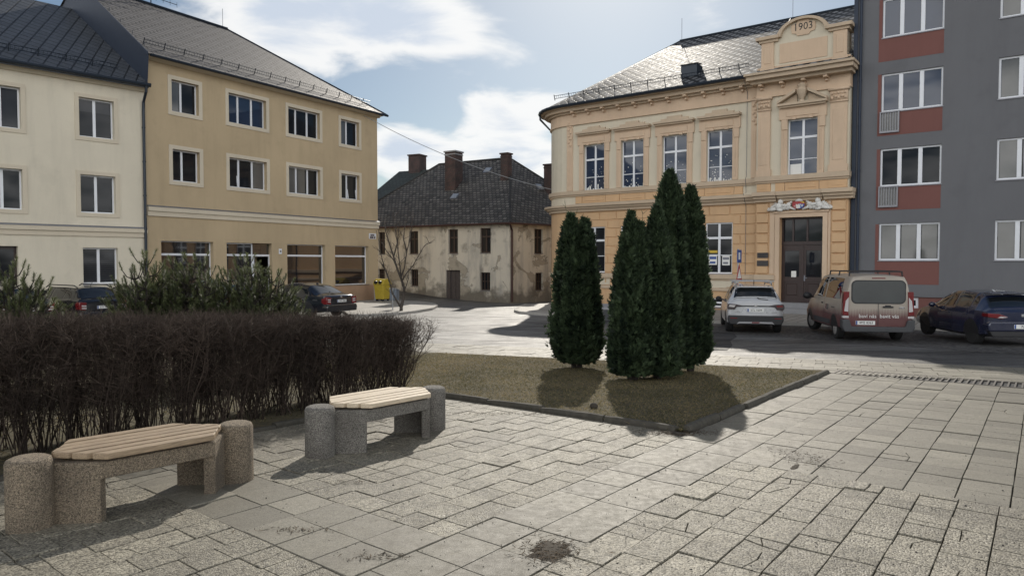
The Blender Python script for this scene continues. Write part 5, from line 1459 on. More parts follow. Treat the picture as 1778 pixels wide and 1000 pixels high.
def bench(cl, cr, wood, conc, label, plabels):
    c0, c1 = V2(cl), V2(cr)
    mid = (c0 + c1) / 2; e = (c1 - c0).normalized(); L = (c1 - c0).length; th = math.atan2(e.y, e.x)
    gzm = gz(mid.x, mid.y); slope = -.0285 * e.y
    b = thing('bench', label, 'bench', (mid.x, mid.y, gzm), th, 'slatted benches at the hedge')
    H = L / 2
    Z = lambda u, z: z + slope * u
    xc, xt, W = H - .34, H - .145, .275
    # concrete frame: two plates at each end, beams between
    f = MB(); T = .09
    def plate(mb, p, q, z0, z1):
        p, q = Vector(p), Vector(q); d = (q - p).normalized(); n = Vector((-d.y, d.x))
        if n.dot((p + q) / 2) > 0: n = -n
        pts = [p, q, q + n * T, p + n * T]
        mb.hexa([(v.x, v.y, Z(v.x, z0)) for v in pts] + [(v.x, v.y, Z(v.x, z1)) for v in pts])
    for sx in (-1, 1):
        for sy in (-1, 1):
            k = MB(); plate(k, (sx * (xt + .03), sy * .035), (sx * xc, sy * W), -.03, .45); k.build('leg', M[conc], b, local=True, bevel=.012)
    for sy in (-1, 1):
        k = MB(); plate(k, (-xc, sy * W), (xc, sy * W), .33, .448); k.build('beam', M[conc], b, local=True, bevel=.012)
    # slats with ends cut to the six-sided outline
    Ws, n = .335, 6; sw = 2 * Ws / n; xs_t, xs_c = H - .13, H - .38
    end = lambda v: xs_t + (xs_c - xs_t) * min(1, abs(v) / Ws)
    for i in range(n):
        v0, v1 = -Ws + i * sw + .013, -Ws + (i + 1) * sw - .013
        jz = R.gauss(0, .0015); s = MB(); ja, jb = R.gauss(0, .004), R.gauss(0, .004)
        pts = [(-end(v0) + ja, v0), (end(v0) + jb, v0), (end(v1) + jb, v1), (-end(v1) + ja, v1)]
        s.hexa([(x, y, Z(x, .472 + jz)) for x, y in pts] + [(x, y, Z(x, .517 + jz)) for x, y in pts])
        s.build('slat', M[wood], b, local=True, bevel=.006)
    k = MB()
    for x in (-xc + .1, 0, xc - .1): k.box(x - .03, x + .03, -W + .02, W - .02, .45 + slope * x, .471 + slope * x)
    k.build('bearer', M['brown_wood'], b, local=True)
    for c, lab in zip((c0, c1), plabels):
        p = MB(); r = .142; h = .51
        p.lathe((0, 0, 0), [(r, -.04), (r, h - .035), (r - .01, h - .012), (r - .035, h), (.01, h + .003)], 36)
        o = p.build('concrete_post', M[conc], smooth=True); o.location = (c.x, c.y, gz(c.x, c.y)); tag(o, lab, 'post', 'concrete posts at the bench ends')
        md = o.modifiers.new('n', 'EDGE_SPLIT'); md.split_angle = math.radians(50)
bench(G(53, 921), G(410, 836), 'slat_old', 'bench_concrete', 'nearer bench with brown weathered slats on a washed concrete frame',
      ('brownish concrete post at the near end of the brown slatted bench', 'brownish concrete post at the far end of the brown slatted bench'))
bench(G(556, 795), G(752, 748), 'slat_new', 'bench_concrete2', 'farther bench with pale slats on a grey concrete frame',
      ('grey concrete post at the near end of the pale slatted bench', 'concrete post at the lawn end of the pale bench'))
# ------------------------------------------------------------------ plants
def mesh_from(name, V, nv, mat, tone=None, idx=None):
    """V: (n*nv,3) points making n separate faces of nv corners"""
    n = len(V) // nv
    me = bpy.data.meshes.new(name); me.vertices.add(len(V)); me.vertices.foreach_set('co', np.ascontiguousarray(V, dtype=np.float32).ravel())
    me.loops.add(nv * n); me.loops.foreach_set('vertex_index', np.arange(nv * n, dtype=np.int32))
    me.polygons.add(n); me.polygons.foreach_set('loop_start', np.arange(0, nv * n, nv, dtype=np.int32)); me.polygons.foreach_set('loop_total', np.full(n, nv, dtype=np.int32))
    if tone is not None:
        a = me.attributes.new('tone', 'FLOAT', 'FACE'); a.data.foreach_set('value', tone.astype(np.float32))
    me.materials.append(mat); me.update()
    o = bpy.data.objects.new(name, me); col.objects.link(o); return o
def sticks(P, Q, r0, r1, k=3):
    """tapered k-sided sticks between point arrays; returns quads"""
    P, Q = np.asarray(P), np.asarray(Q); d = Q - P; L = np.linalg.norm(d, axis=1, keepdims=True) + 1e-9; d = d / L
    up = np.where(np.abs(d[:, 2:3]) > .9, np.array([[1., 0, 0]]), np.array([[0, 0, 1.]]))
    a = np.cross(d, up); a /= np.linalg.norm(a, axis=1, keepdims=True); b = np.cross(d, a)
    r0 = np.asarray(r0).reshape(-1, 1) * np.ones((len(P), 1)); r1 = np.asarray(r1).reshape(-1, 1) * np.ones((len(P), 1))
    out = []
    for i in range(k):
        t0, t1 = 2 * math.pi * i / k, 2 * math.pi * (i + 1) / k
        c0, c1 = a * math.cos(t0) + b * math.sin(t0), a * math.cos(t1) + b * math.sin(t1)
        out.append(np.stack([P + c0 * r0, P + c1 * r0, Q + c1 * r1, Q + c0 * r1], 1))
    return np.concatenate(out, 0).reshape(-1, 3)
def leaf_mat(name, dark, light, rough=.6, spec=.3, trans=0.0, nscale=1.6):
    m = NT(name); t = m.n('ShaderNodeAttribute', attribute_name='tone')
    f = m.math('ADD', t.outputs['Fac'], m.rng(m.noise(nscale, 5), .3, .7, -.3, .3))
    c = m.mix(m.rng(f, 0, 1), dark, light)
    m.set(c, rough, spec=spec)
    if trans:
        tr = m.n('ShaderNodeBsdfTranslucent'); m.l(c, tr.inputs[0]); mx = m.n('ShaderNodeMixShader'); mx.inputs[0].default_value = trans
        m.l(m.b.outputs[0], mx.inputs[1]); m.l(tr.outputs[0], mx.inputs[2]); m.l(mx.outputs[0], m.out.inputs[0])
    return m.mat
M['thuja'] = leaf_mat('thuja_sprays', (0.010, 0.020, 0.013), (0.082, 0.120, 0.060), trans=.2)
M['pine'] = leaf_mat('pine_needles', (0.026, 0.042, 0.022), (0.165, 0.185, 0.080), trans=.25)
M['twig'] = leaf_mat('purple_brown_twigs', (0.024, 0.019, 0.0165), (0.094, 0.071, 0.058), .85, .12)
M['bark'] = plain('dark_bark', (0.030, 0.024, 0.020), .9, var=.35, scale=18, bump=.5)
M['bark_grey'] = plain('grey_brown_bark', (0.060, 0.050, 0.042), .9, var=.35, scale=18, bump=.5)

def thuja(base, H, W, label, seed, tips=((0, 0, 1.0),), lean=(0, 0), n=9500, flat=1.0, prof=None, wisp=0, low=.10):
    rg = np.random.default_rng(seed)
    t = thing('thuja', label, 'tree', base, group='columnar thujas on the lawn')
    # crown outline: radius against height
    prof = prof or [(0, .55), (.05, .80), (.13, 1.0), (.3, .97), (.5, .86), (.7, .66), (.85, .40), (.95, .18), (1.0, .03)]
    ph, pr = zip(*prof)
    def rad(h, th):
        r = np.interp(h, ph, pr) * W / 2
        lump = .10 * np.sin(3 * th + 3 * h + seed) + .10 * np.sin(5 * th - 4 * h + 2 * seed) + .07 * np.sin(9 * th + 5 * h + seed * 1.7) + .07 * np.sin(4 * th + 19 * h + seed) + .06 * np.sin(13 * th - 7 * h + seed * .6)
        return r * (1 + lump)
    Vs = []; tn = []
    H0 = low * .9
    for k, (ox, oy, hs) in enumerate(tips):
        m = n // len(tips); Hk = H * hs
        h = rg.random(m * 3); keep = rg.random(m * 3) < (np.interp(h, ph, pr) * .9 + .12); h = h[keep][:m]; m = len(h)
        th = rg.random(m) * 6.283
        dep = 1 - np.abs(rg.normal(0, .16, m)); dep = np.clip(dep, .35, 1.03) + (rg.random(m) < .10) * rg.random(m) * .22
        r = rad(h, th) * dep * (1 if len(tips) == 1 else .80)
        fx = np.interp(h, [0, 1], [.55, 1])
        x = ox * fx + np.cos(th) * r + lean[0] * h; y = (oy * fx + np.sin(th) * r * flat) + lean[1] * h
        z = H0 + h * (Hk - H0) * .97
        P = np.stack([x, y, z], 1)
        out = np.stack([np.cos(th), np.sin(th), np.zeros(m)], 1); tg = np.stack([-np.sin(th), np.cos(th), np.zeros(m)], 1)
        upv = np.array([[0, 0, 1.]])
        lenS = .055 + rg.random(m) * .075
        d = out * (.45 + rg.random((m, 1)) * .5) + upv * (.5 + rg.random((m, 1)) * .8) + tg * rg.normal(0, .45, (m, 1)); d /= np.linalg.norm(d, axis=1, keepdims=True)
        s = np.cross(d, out * .6 + rg.normal(0, .6, (m, 3))); s /= np.linalg.norm(s, axis=1, keepdims=True) + 1e-9
        base_t = np.clip(.12 + .95 * (dep - .62) + .18 * np.sin(7 * th + 3 * h + seed) + rg.normal(0, .16, m), 0, 1)  # inner sprays darker, outer tips lighter: light and shade put into the tone
        for a, l, w in ((0, 1.0, .16), (.55, .8, .13), (-.55, .8, .13), (1.0, .55, .12), (-1.0, .55, .12)):
            dd = d * math.cos(a) + s * math.sin(a); sd = s * math.cos(a) - d * math.sin(a)
            q = P + d * (lenS * (0 if abs(a) < .9 else .25))[:, None]
            tip = q + dd * (lenS * l)[:, None]; wv = sd * (lenS * w)[:, None]; mid = q + dd * (lenS * l * .55)[:, None]
            Vs.append(np.stack([q, mid + wv, tip, mid - wv], 1).reshape(-1, 3)); tn.append(base_t)
    Vs = np.concatenate(Vs); tn = np.concatenate(tn)
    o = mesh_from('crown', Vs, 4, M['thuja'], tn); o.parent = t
    # inner mass of brown-green twigs that stops the light
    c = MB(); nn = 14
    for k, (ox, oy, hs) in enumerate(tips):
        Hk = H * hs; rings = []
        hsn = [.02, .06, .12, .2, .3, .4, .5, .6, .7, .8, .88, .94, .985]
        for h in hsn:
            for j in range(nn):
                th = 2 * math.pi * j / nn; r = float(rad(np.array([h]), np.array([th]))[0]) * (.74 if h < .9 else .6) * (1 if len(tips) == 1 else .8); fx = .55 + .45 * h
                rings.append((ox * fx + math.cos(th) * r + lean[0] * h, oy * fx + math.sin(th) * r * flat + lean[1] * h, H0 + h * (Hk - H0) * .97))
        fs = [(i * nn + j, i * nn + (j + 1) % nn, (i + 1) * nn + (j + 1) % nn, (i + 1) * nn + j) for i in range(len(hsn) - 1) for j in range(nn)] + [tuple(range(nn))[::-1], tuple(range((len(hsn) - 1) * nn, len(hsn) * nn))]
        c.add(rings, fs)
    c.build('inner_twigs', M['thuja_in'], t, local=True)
    if wisp:
        P, Q = [], []
        for (ox, oy, hs) in tips:
            for k in range(wisp):
                a = np.array([ox + rg.normal(0, .05), oy + rg.normal(0, .05), H * hs * .9]); b = a + np.array([rg.normal(0, .05), rg.normal(0, .05), .2 + rg.random() * .28]); P.append(a); Q.append(b)
                for j in range(5): f = rg.random(); p = a + (b - a) * f; P.append(p); Q.append(p + np.array([rg.normal(0, .035), rg.normal(0, .035), .07]))
        w = mesh_from('bare_leader', sticks(P, Q, .006, .002), 4, M['thuja'], np.full(len(P) * 3, .5)); w.parent = t
    tr = MB(); rr = random.Random(seed)
    for k, (ox, oy, hs) in enumerate(tips): tr.tube([(ox * .45 * rr.uniform(.7, 1), oy * .45, -.08), (ox * .5, oy * .5, H0 + .25), (ox * .7, oy * .7, H * .5)], [.055, .05, .02], 7)
    for k in range(4): a = rr.random() * 6.28; tr.tube([(math.cos(a) * .05, math.sin(a) * .05, -.06), (math.cos(a) * .12, math.sin(a) * .12, H0 + .3)], [.03, .02], 5)
    tr.build('trunk', M['bark'], t, local=True)
    return t
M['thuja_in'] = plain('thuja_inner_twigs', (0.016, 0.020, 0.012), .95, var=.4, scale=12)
def place_thuja(px, py, ytop, wpx, label, seed, **k):
    b = G(px, py); b.z = gz(b.x, b.y) + .05
    H = EYE - (ytop - 455) / 1240 * b.y - b.z; W = wpx / 1240 * b.y
    return thuja(b, H, W, label, seed, **k)
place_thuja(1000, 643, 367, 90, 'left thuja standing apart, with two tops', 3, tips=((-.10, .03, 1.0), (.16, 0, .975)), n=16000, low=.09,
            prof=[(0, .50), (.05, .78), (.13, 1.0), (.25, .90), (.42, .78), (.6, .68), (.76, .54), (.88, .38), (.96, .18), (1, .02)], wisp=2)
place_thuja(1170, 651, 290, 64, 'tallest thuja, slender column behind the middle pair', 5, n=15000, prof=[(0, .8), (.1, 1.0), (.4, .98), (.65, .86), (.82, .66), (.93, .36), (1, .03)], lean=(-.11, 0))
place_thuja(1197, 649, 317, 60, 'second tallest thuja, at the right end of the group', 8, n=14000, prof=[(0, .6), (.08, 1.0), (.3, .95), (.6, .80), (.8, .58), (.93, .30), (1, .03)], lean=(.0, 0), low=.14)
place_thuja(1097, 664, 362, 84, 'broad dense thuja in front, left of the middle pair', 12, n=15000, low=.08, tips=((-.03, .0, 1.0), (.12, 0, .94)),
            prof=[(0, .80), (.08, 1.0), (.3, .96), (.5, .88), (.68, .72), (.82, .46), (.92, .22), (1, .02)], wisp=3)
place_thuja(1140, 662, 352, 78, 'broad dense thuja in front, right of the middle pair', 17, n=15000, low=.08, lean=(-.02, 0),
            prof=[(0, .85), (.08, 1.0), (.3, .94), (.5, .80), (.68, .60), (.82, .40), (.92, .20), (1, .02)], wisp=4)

def pine(px, Y, tops, label, seed, nsh=46, wd=.75, lowz=.35):
    """bushy pine: upright stems with whorls of needle shoots; tops are (px, py) of its leaders"""
    rg = np.random.default_rng(seed)
    b = at(px, 455, Y); b.z = gz(b.x, b.y) + .03
    t = thing('mountain_pine', label, 'pine bush', b, group='bushy pines behind the hedge')
    SP, SD, SL = [], [], []; bP, bQ, b0, b1 = [], [], [], []
    for (tx, ty) in tops:
        d = pixel_dir(tx, ty); q = d * ((Y + rg.normal(0, .25)) / d.y); top = np.array([q.x - b.x, q.y - b.y, EYE + q.z - b.z])
        root = np.array([rg.normal(0, .08), rg.normal(0, .08), 0.0])
        pts = [root + (top - root) * f + np.array([rg.normal(0, .04), rg.normal(0, .04), 0]) * math.sin(f * 3.1) for f in np.linspace(0, 1, 7)]
        pts = [p * np.array([1, 1, 1]) for p in pts]
        for p, q_ in zip(pts[:-1], pts[1:]): bP.append(p); bQ.append(q_); f = p[2] / max(top[2], .1); b0.append(.024 * (1 - f) + .007); b1.append(.024 * (1 - q_[2] / max(top[2], .1)) + .007)
        SP.append(pts[-1] - (pts[-1] - pts[-2]) * .35); SD.append((0, 0, 1)); SL.append(.20)
        h = .94
        while h * top[2] > lowz:
            k = rg.integers(3, 6); a0 = rg.random() * 6.28
            i = min(5, int(h * 6)); p = pts[i] + (pts[i + 1] - pts[i]) * (h * 6 - i)
            for j in range(k):
                a = a0 + 6.283 * j / k + rg.normal(0, .25); ln = (.12 + (1 - h) * wd) * rg.uniform(.6, 1.15)
                out = np.array([math.cos(a), math.sin(a), 0]); m1 = p + out * ln * .6 + np.array([0, 0, ln * .25]); m2 = p + out * ln + np.array([0, 0, ln * .62 + .05])
                for u, v, r_ in ((p, m1, .010), (m1, m2, .008)): bP.append(u); bQ.append(v); b0.append(r_); b1.append(r_ * .8)
                SP.append(m2 - (m2 - m1) * .2); SD.append(tuple(np.array([out[0] * .35, out[1] * .35, 1]) + rg.normal(0, .12, 3))); SL.append(rg.uniform(.10, .16))
                if ln > .28:
                    for s in range(int(ln / .075)):
                        f = rg.uniform(.35, 1); q2 = p + (m1 - p) * min(1, f * 1.4) if f < .7 else m1 + (m2 - m1) * (f - .7) / .3
                        dd = np.array([out[0] * .5 + rg.normal(0, .5), out[1] * .5 + rg.normal(0, .5), 1.0]); SP.append(q2); SD.append(tuple(dd)); SL.append(rg.uniform(.08, .14))
                        e = q2 + dd / np.linalg.norm(dd) * .1; bP.append(q2); bQ.append(e); b0.append(.006); b1.append(.005)
            h -= rg.uniform(.075, .115)
    SP = np.array(SP); SD = np.array(SD, dtype=float); SD /= np.linalg.norm(SD, axis=1, keepdims=True); SL = np.array(SL)
    m = len(SP); K = 90
    f = np.tile(np.linspace(0, 1, K), m); P = np.repeat(SP, K, 0) + np.repeat(SD, K, 0) * (f * np.repeat(SL, K))[:, None]
    a = rg.random(m * K) * 6.283; D = np.repeat(SD, K, 0)
    ux = np.cross(D, np.array([[.3, .9, .2]])); ux /= np.linalg.norm(ux, axis=1, keepdims=True); uy = np.cross(D, ux)
    rd = ux * np.cos(a)[:, None] + uy * np.sin(a)[:, None]
    open_ = (.95 - .55 * f ** 3)[:, None]
    nd = rd * open_ + D * (1.05 - open_ * .55); nd /= np.linalg.norm(nd, axis=1, keepdims=True)
    ln = (.042 + rg.random(m * K) * .026)[:, None]; w = np.cross(nd, rd + .01); w /= np.linalg.norm(w, axis=1, keepdims=True) + 1e-9
    V = np.stack([P + w * .0042, P - w * .0042, P + nd * ln], 1).reshape(-1, 3)
    tn = np.clip(np.repeat(.2 + .55 * np.clip(SP[:, 2] / 1.9, 0, 1) + rg.normal(0, .12, m), K) + rg.normal(0, .1, m * K), 0, 1)  # paler with height: sunlight on the tops put into the needle tone
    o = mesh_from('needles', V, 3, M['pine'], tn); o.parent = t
    o = mesh_from('branches', sticks(bP, bQ, b0, b1, 5), 4, M['bark']); o.parent = t
    return t
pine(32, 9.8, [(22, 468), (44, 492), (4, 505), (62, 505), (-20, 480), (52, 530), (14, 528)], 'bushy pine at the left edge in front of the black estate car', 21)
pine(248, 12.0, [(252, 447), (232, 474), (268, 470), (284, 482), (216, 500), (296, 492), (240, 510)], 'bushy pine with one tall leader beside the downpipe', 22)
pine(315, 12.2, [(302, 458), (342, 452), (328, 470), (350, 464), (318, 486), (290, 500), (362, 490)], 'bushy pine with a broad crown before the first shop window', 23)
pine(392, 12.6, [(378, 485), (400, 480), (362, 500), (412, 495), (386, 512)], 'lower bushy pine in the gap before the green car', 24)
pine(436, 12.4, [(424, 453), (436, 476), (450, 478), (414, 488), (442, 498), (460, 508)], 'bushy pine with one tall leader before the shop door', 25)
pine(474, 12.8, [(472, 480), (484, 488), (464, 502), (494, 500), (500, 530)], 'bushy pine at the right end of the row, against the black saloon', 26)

def hedge():
    rg = np.random.default_rng(31)
    P, Q, r0, r1, tn = [], [], [], [], []
    def seg(a, b, ra, rb, t): P.append(a); Q.append(b); r0.append(ra); r1.append(rb); tn.append(t)
    a_end = .15; a_start = -9.5
    W = 1.15
    def top_at(a): return np.interp(a, [-9.5, -6, -3, -.9, -.2, .15], [1.33, 1.29, 1.22, 1.10, 1.05, .96])
    clumps = np.arange(a_start, a_end - .1, .20)
    for ca in clumps:
        for cb in (.30, .62, .95):
            a0, b0 = ca + rg.normal(0, .10), cb + rg.normal(0, .07)
            for s in range(9):
                ra, rb_ = a0 + rg.normal(0, .05), b0 + rg.normal(0, .05)
                g = ab(ra, lB + .25 + rb_ * W * .85); z = gz(g.x, g.y) + .03
                aa = np.array([g.x, g.y, z]); tt = top_at(ca) * rg.uniform(.86, 1.02)
                ta, tb = a0 + rg.normal(0, .20), b0 * 1.0 + rg.normal(0, .22)
                if s == 0 and cb < .4: tb -= .25
                if ca > a_end - .5: ta += rg.uniform(-.05, .22)
                tb = min(1.22, max(-.10, tb)); ta = min(ta, a_end + .15)
                g2 = ab(ta, lB + .25 + tb * W * .85); bb = np.array([g2.x, g2.y, z + tt])
                k1 = aa + (bb - aa) * .35 + rg.normal(0, .03, 3); k2 = aa + (bb - aa) * .68 + rg.normal(0, .035, 3)
                R0 = .0045 + rg.random() * .0045
                t_ = rg.uniform(.1, .6)
                seg(aa, k1, R0, R0 * .8, t_); seg(k1, k2, R0 * .8, R0 * .55, t_); seg(k2, bb, R0 * .55, R0 * .28, t_)
                nt = 21
                for j in range(nt):
                    f = 1 - .72 * rg.random() ** 1.5 if j > 2 else rg.uniform(.12, .5)
                    p = aa + (k1 - aa) * f / .35 if f < .35 else (k1 + (k2 - k1) * (f - .35) / .33 if f < .68 else k2 + (bb - k2) * (f - .68) / .32)
                    d = np.array([rg.normal(0, .5), rg.normal(0, .5), rg.uniform(.25, 1.1)]); d /= np.linalg.norm(d); ln = rg.uniform(.12, .34) * (1.0 if f < .8 else .62)
                    q = p + d * ln
                    zmax = z + top_at(ca) * 1.03 + rg.random() * .04
                    if q[2] > zmax: q[2] = zmax - rg.random() * .05
                    t2 = rg.uniform(.1, .75); seg(p, q, .0024, .0014, t2)
                    for m in range(4 if f > .5 else 2):
                        f2 = rg.uniform(.3, 1); p2 = p + (q - p) * f2; d2 = d * .6 + rg.normal(0, .6, 3); d2[2] = abs(d2[2]) * .9; d2 /= np.linalg.norm(d2)
                        seg(p2, p2 + d2 * rg.uniform(.06, .17), .0020, .0012, rg.uniform(.2, 1.0))
    # long stray shoots above the clipped top
    for k in range(120):
        a = rg.uniform(a_start, a_end); g = ab(a, lB + .3 + rg.random() * 1.0); z = gz(g.x, g.y) + top_at(a) * .9; p = np.array([g.x, g.y, z]); seg(p, p + np.array([rg.normal(0, .07), rg.normal(0, .07), rg.uniform(.12, .26)]), .002, .001, 1.0)
    V = sticks(P, Q, r0, r1, 3)
    tone = np.tile(np.array(tn), 3)
    o = mesh_from('hedge', V, 4, M['twig'], tone)
    c = ab(-3, lB + .8); base = Vector((c.x, c.y, gz(c.x, c.y)))
    rebase(o, base)
    tag(o, 'clipped leafless hedge of dark purple brown twigs behind the benches', 'hedge')
hedge()

def bare_tree():
    rg = random.Random(9)
    b = G(697, 543.5); b.z = gz(b.x, b.y) + .1
    t = thing('young_tree', 'small leafless tree with a forked trunk by the pavement corner', 'tree', b)
    S = (b.y / 1240)
    m = MB(); P, Q, A_, B_ = [], [], [], []
    L = lambda x, y: Vector(((x - 697) * S, rg.gauss(0, .12), (543.5 - y) * S))
    limbs = [
        [(697, 543.5), (696.5, 537), (700, 520), (701, 505), (697, 490), (690, 470), (684, 450), (678, 430), (672, 408), (668, 385)],
        [(696.5, 538), (690, 527), (683, 512), (676, 492), (668, 470), (662, 445), (658, 420)],
        [(699, 500), (694, 470), (692, 445), (690, 420), (686, 395), (684, 372)],
        [(696, 488), (702, 470), (707, 440), (713, 420), (716, 395), (719, 375)],
        [(698, 492), (706, 478), (718, 465), (727, 450), (738, 430), (748, 424)],
        [(690, 470), (683, 455), (672, 440), (664, 424)],
        [(701, 512), (706, 498), (710, 485)],
        [(684, 450), (690, 425), (693, 405), (695, 385)], [(707, 440), (702, 420), (703, 400), (708, 380)], [(676, 492), (672, 480), (664, 462)]]
    for i, ln in enumerate(limbs):
        pts = [L(*p) for p in ln]
        if i: pts[0] = Vector(((ln[0][0] - 697) * S, 0, (543.5 - ln[0][1]) * S))
        n = len(pts); r = .085 if i == 0 else .05 if i == 1 else .035
        rads = [max(.008, r * (1 - j / n) ** .8) for j in range(n)]
        m.tube(pts, rads, 7)
        for j in range(2, n):
            for k in range(4):
                f = rg.random(); p = pts[j - 1].lerp(pts[j], f); d = (pts[j] - pts[j - 1]).normalized() + Vector((rg.gauss(0, .7), rg.gauss(0, .7), rg.uniform(0, .6))); d.normalize(); q = p + d * rg.uniform(.2, .55)
                P.append(p); Q.append(q); A_.append(.012); B_.append(.005)
                p2 = p.lerp(q, .6); P.append(p2); Q.append(p2 + (d + Vector((rg.gauss(0, .6), rg.gauss(0, .6), .4))).normalized() * .25); A_.append(.006); B_.append(.003)
    m.build('trunk', M['bark_grey'], t, local=True, smooth=True)
    o = mesh_from('crown', sticks([tuple(p) for p in P], [tuple(p) for p in Q], A_, B_, 4), 4, M['bark_grey']); o.parent = t
bare_tree()

def litter():
    """bits of dry needles and grit lying on the square"""
    rg = np.random.default_rng(77)
    pts, sz = [], []
    def clump(px, py, sx, sy, n):
        c = G(px, py); 
        for k in range(n): pts.append((c.x + rg.normal(0, sx) , c.y + rg.normal(0, sy))); sz.append(rg.uniform(.004, .012))
    clump(958, 962, .10, .12, 520); clump(515, 926, .14, .03, 90); clump(655, 975, .13, .035, 80); clump(612, 842, .12, .025, 50)
    clump(1395, 800, .14, .22, 260); clump(1180, 755, .22, .08, 700); clump(870, 722, .6, .05, 300)
    V = []
    for (x, y), s in zip(pts, sz):
        z = gz(x, y) + .028 + rg.random() * .008; a = rg.random() * 6.283; l = s * rg.uniform(1, 3.2); w = s * .35
        dx, dy = math.cos(a), math.sin(a); h = rg.normal(0, .004)
        V += [(x + dx * l, y + dy * l, z + h), (x - dy * w, y + dx * w, z), (x - dx * l, y - dy * l, z - h * .5), (x + dy * w, y - dx * w, z + .002)]
    sm = MB()
    for px, py, sx, sy in ((958, 962, .13, .17), (1182, 757, .22, .09),(1380, 815, .03, .12)):
        c = G(px, py); n = 26; r0 = [1 + rg.normal(0, .16) for _ in range(n)]
        ring = lambda k, z: [(c.x + e2.x * sx * k * r0[i] * math.cos(6.283 * i / n) + e1.x * sy * k * r0[i] * math.sin(6.283 * i / n), c.y + e2.y * sx * k * r0[i] * math.cos(6.283 * i / n) + e1.y * sy * k * r0[i] * math.sin(6.283 * i / n), gz(c.x, c.y) + z) for i in range(n)]
        v = ring(1.0, .018) + ring(.8, .027 + .002) + ring(.4, .034); v.append((c.x, c.y, gz(c.x, c.y) + .036))
        sm.add(v, [(k * n + i, k * n + (i + 1) % n, (k + 1) * n + (i + 1) % n, (k + 1) * n + i) for k in (0, 1) for i in range(n)] + [(2 * n + i, 2 * n + (i + 1) % n, 3 * n) for i in range(n)])
    struct(sm.build('dirt_heap', plain('crumbly_dark_soil', (0.072, 0.060, 0.045), .95, var=.6, scale=45, bump=1.0, bscale=90), smooth=True), 'dark soil gathered in sunken joints of the paving', 'stuff')
    m = leaf_mat('dry_needle_litter', (0.02, 0.016, 0.012), (0.11, 0.08, 0.05), .95)
    o = mesh_from('needle_litter', np.array(V), 4, m, rg.random(len(V) // 4)); struct(o, 'dark heaps of dry needles and soil on the paving', 'stuff')
    g = MB()
    for k in range(1500):
        px, py = (rg.uniform(1050, 1778), rg.uniform(690, 1000)) if rg.random() < .82 else (rg.uniform(450, 1100), rg.uniform(780, 1000))
        c = G(px, py); a, b = to_ab(c)
        if b > 0 and a > 0: continue
        s = rg.uniform(.0025, .006) * (1.0 if rg.random() < .93 else 1.7); a0 = rg.random() * 6.28; z = gz(c.x, c.y) + .024
        n = 5; g.add([(c.x + math.cos(a0 + 6.283 * i / n) * s * rg.uniform(.7, 1.2), c.y + math.sin(a0 + 6.283 * i / n) * s * rg.uniform(.7, 1.2), z) for i in range(n)] + [(c.x, c.y, z + s * .8)], [(i, (i + 1) % n, n) for i in range(n)])
    struct(g.build('grit', plain('dark_grit', (0.035, 0.032, 0.03), .8, var=.5, scale=40)), 'dark winter grit scattered on the slabs', 'stuff')
    # stray weeds in the joints beside the near bench and a lump on the lawn
    c = G(1031, 715); k = MB(); k.ball((c.x, c.y, gz(c.x, c.y) + .08), (.055, .05, .045), 9, 6); o = k.build('clod', M['soil']); rebase(o, (c.x, c.y, gz(c.x, c.y) + .05)); tag(o, 'small dark clod lying on the lawn between the tree shadows', 'clod')
litter()
# ------------------------------------------------------------------ vehicles (built along +x = forwards)
def paint(name, c, rough=.28, coat=.8, dirt=0.0, dirtc=(0.20, 0.17, 0.14), flake=0.0):
    m = NT(name)
    base = m.mix(m.noise(2.0, 4), tuple(x * .92 for x in c), tuple(min(1, x * 1.08) for x in c))
    if dirt:
        s = m.n('ShaderNodeSeparateXYZ'); m.l(m.co(), s.inputs[0])
        f = m.math('MULTIPLY', m.rng(s.outputs[2], .25, 1.0, 1, .25), m.rng(m.noise(2.4, 6, .65), .3, .7, dirt * .6, dirt * 1.3))
        base = m.mix(f, base, dirtc); rg_ = m.rng(f, 0, 1, rough, .9)
    else: rg_ = rough
    return m.set(base, rg_, metal=flake, coat=coat * (1 - dirt * .6))
def van_paint():
    m = NT('dusty_beige_and_maroon_van_paint')
    s = m.n('ShaderNodeSeparateXYZ'); m.l(m.co(), s.inputs[0])
    n = m.noise(3.5, 6, .65)
    comb = m.n('ShaderNodeTexWave', wave_type='BANDS', bands_direction='Y'); comb.inputs['Scale'].default_value = 4.2; m.l(m.co(), comb.inputs['Vector'])
    h = m.math('ADD', m.math('ADD', s.outputs[2], m.math('MULTIPLY', n, -.16)), m.math('MULTIPLY', comb.outputs['Fac'], -.05))
    f = m.rng(h, .62, .86, 1, 0)
    a = m.mix(f, (0.36, 0.32, 0.27), (0.10, 0.018, 0.026))
    d = m.math('MULTIPLY', m.rng(s.outputs[2], .2, 1.3, .75, .18), m.rng(m.noise(1.8, 7, .66), .3, .7, .25, 1.0))
    a = m.mix(m.math('MULTIPLY', d, .7), a, (0.20, 0.15, 0.125))
    return m.set(a, m.rng(d, 0, .7, .35, .85), coat=.25)
M['p_silver'] = paint('silver_car_paint', (0.56, 0.57, 0.59), .25, .9, .08, flake=.35)
M['p_van'] = van_paint()
M['p_blue'] = paint('deep_blue_car_paint', (0.007, 0.013, 0.042), .16, 1.0, .10)
M['p_black'] = paint('black_car_paint', (0.008, 0.009, 0.013), .10, 1.0, .04)
M['p_black2'] = paint('blue_black_car_paint', (0.006, 0.008, 0.014), .12, 1.0, .05)
M['p_brown'] = paint('dark_brown_car_paint', (0.060, 0.018, 0.014), .2, 1.0)
M['p_green'] = paint('grey_green_car_paint', (0.035, 0.065, 0.062), .2, 1.0)
M['car_glass'] = glassy('car_glass', (0.010, 0.012, 0.014), .02, 1.75, .01)
M['car_glass_dusty'] = glassy('dusty_car_glass', (0.050, 0.055, 0.056), .25, 1.6, .01)
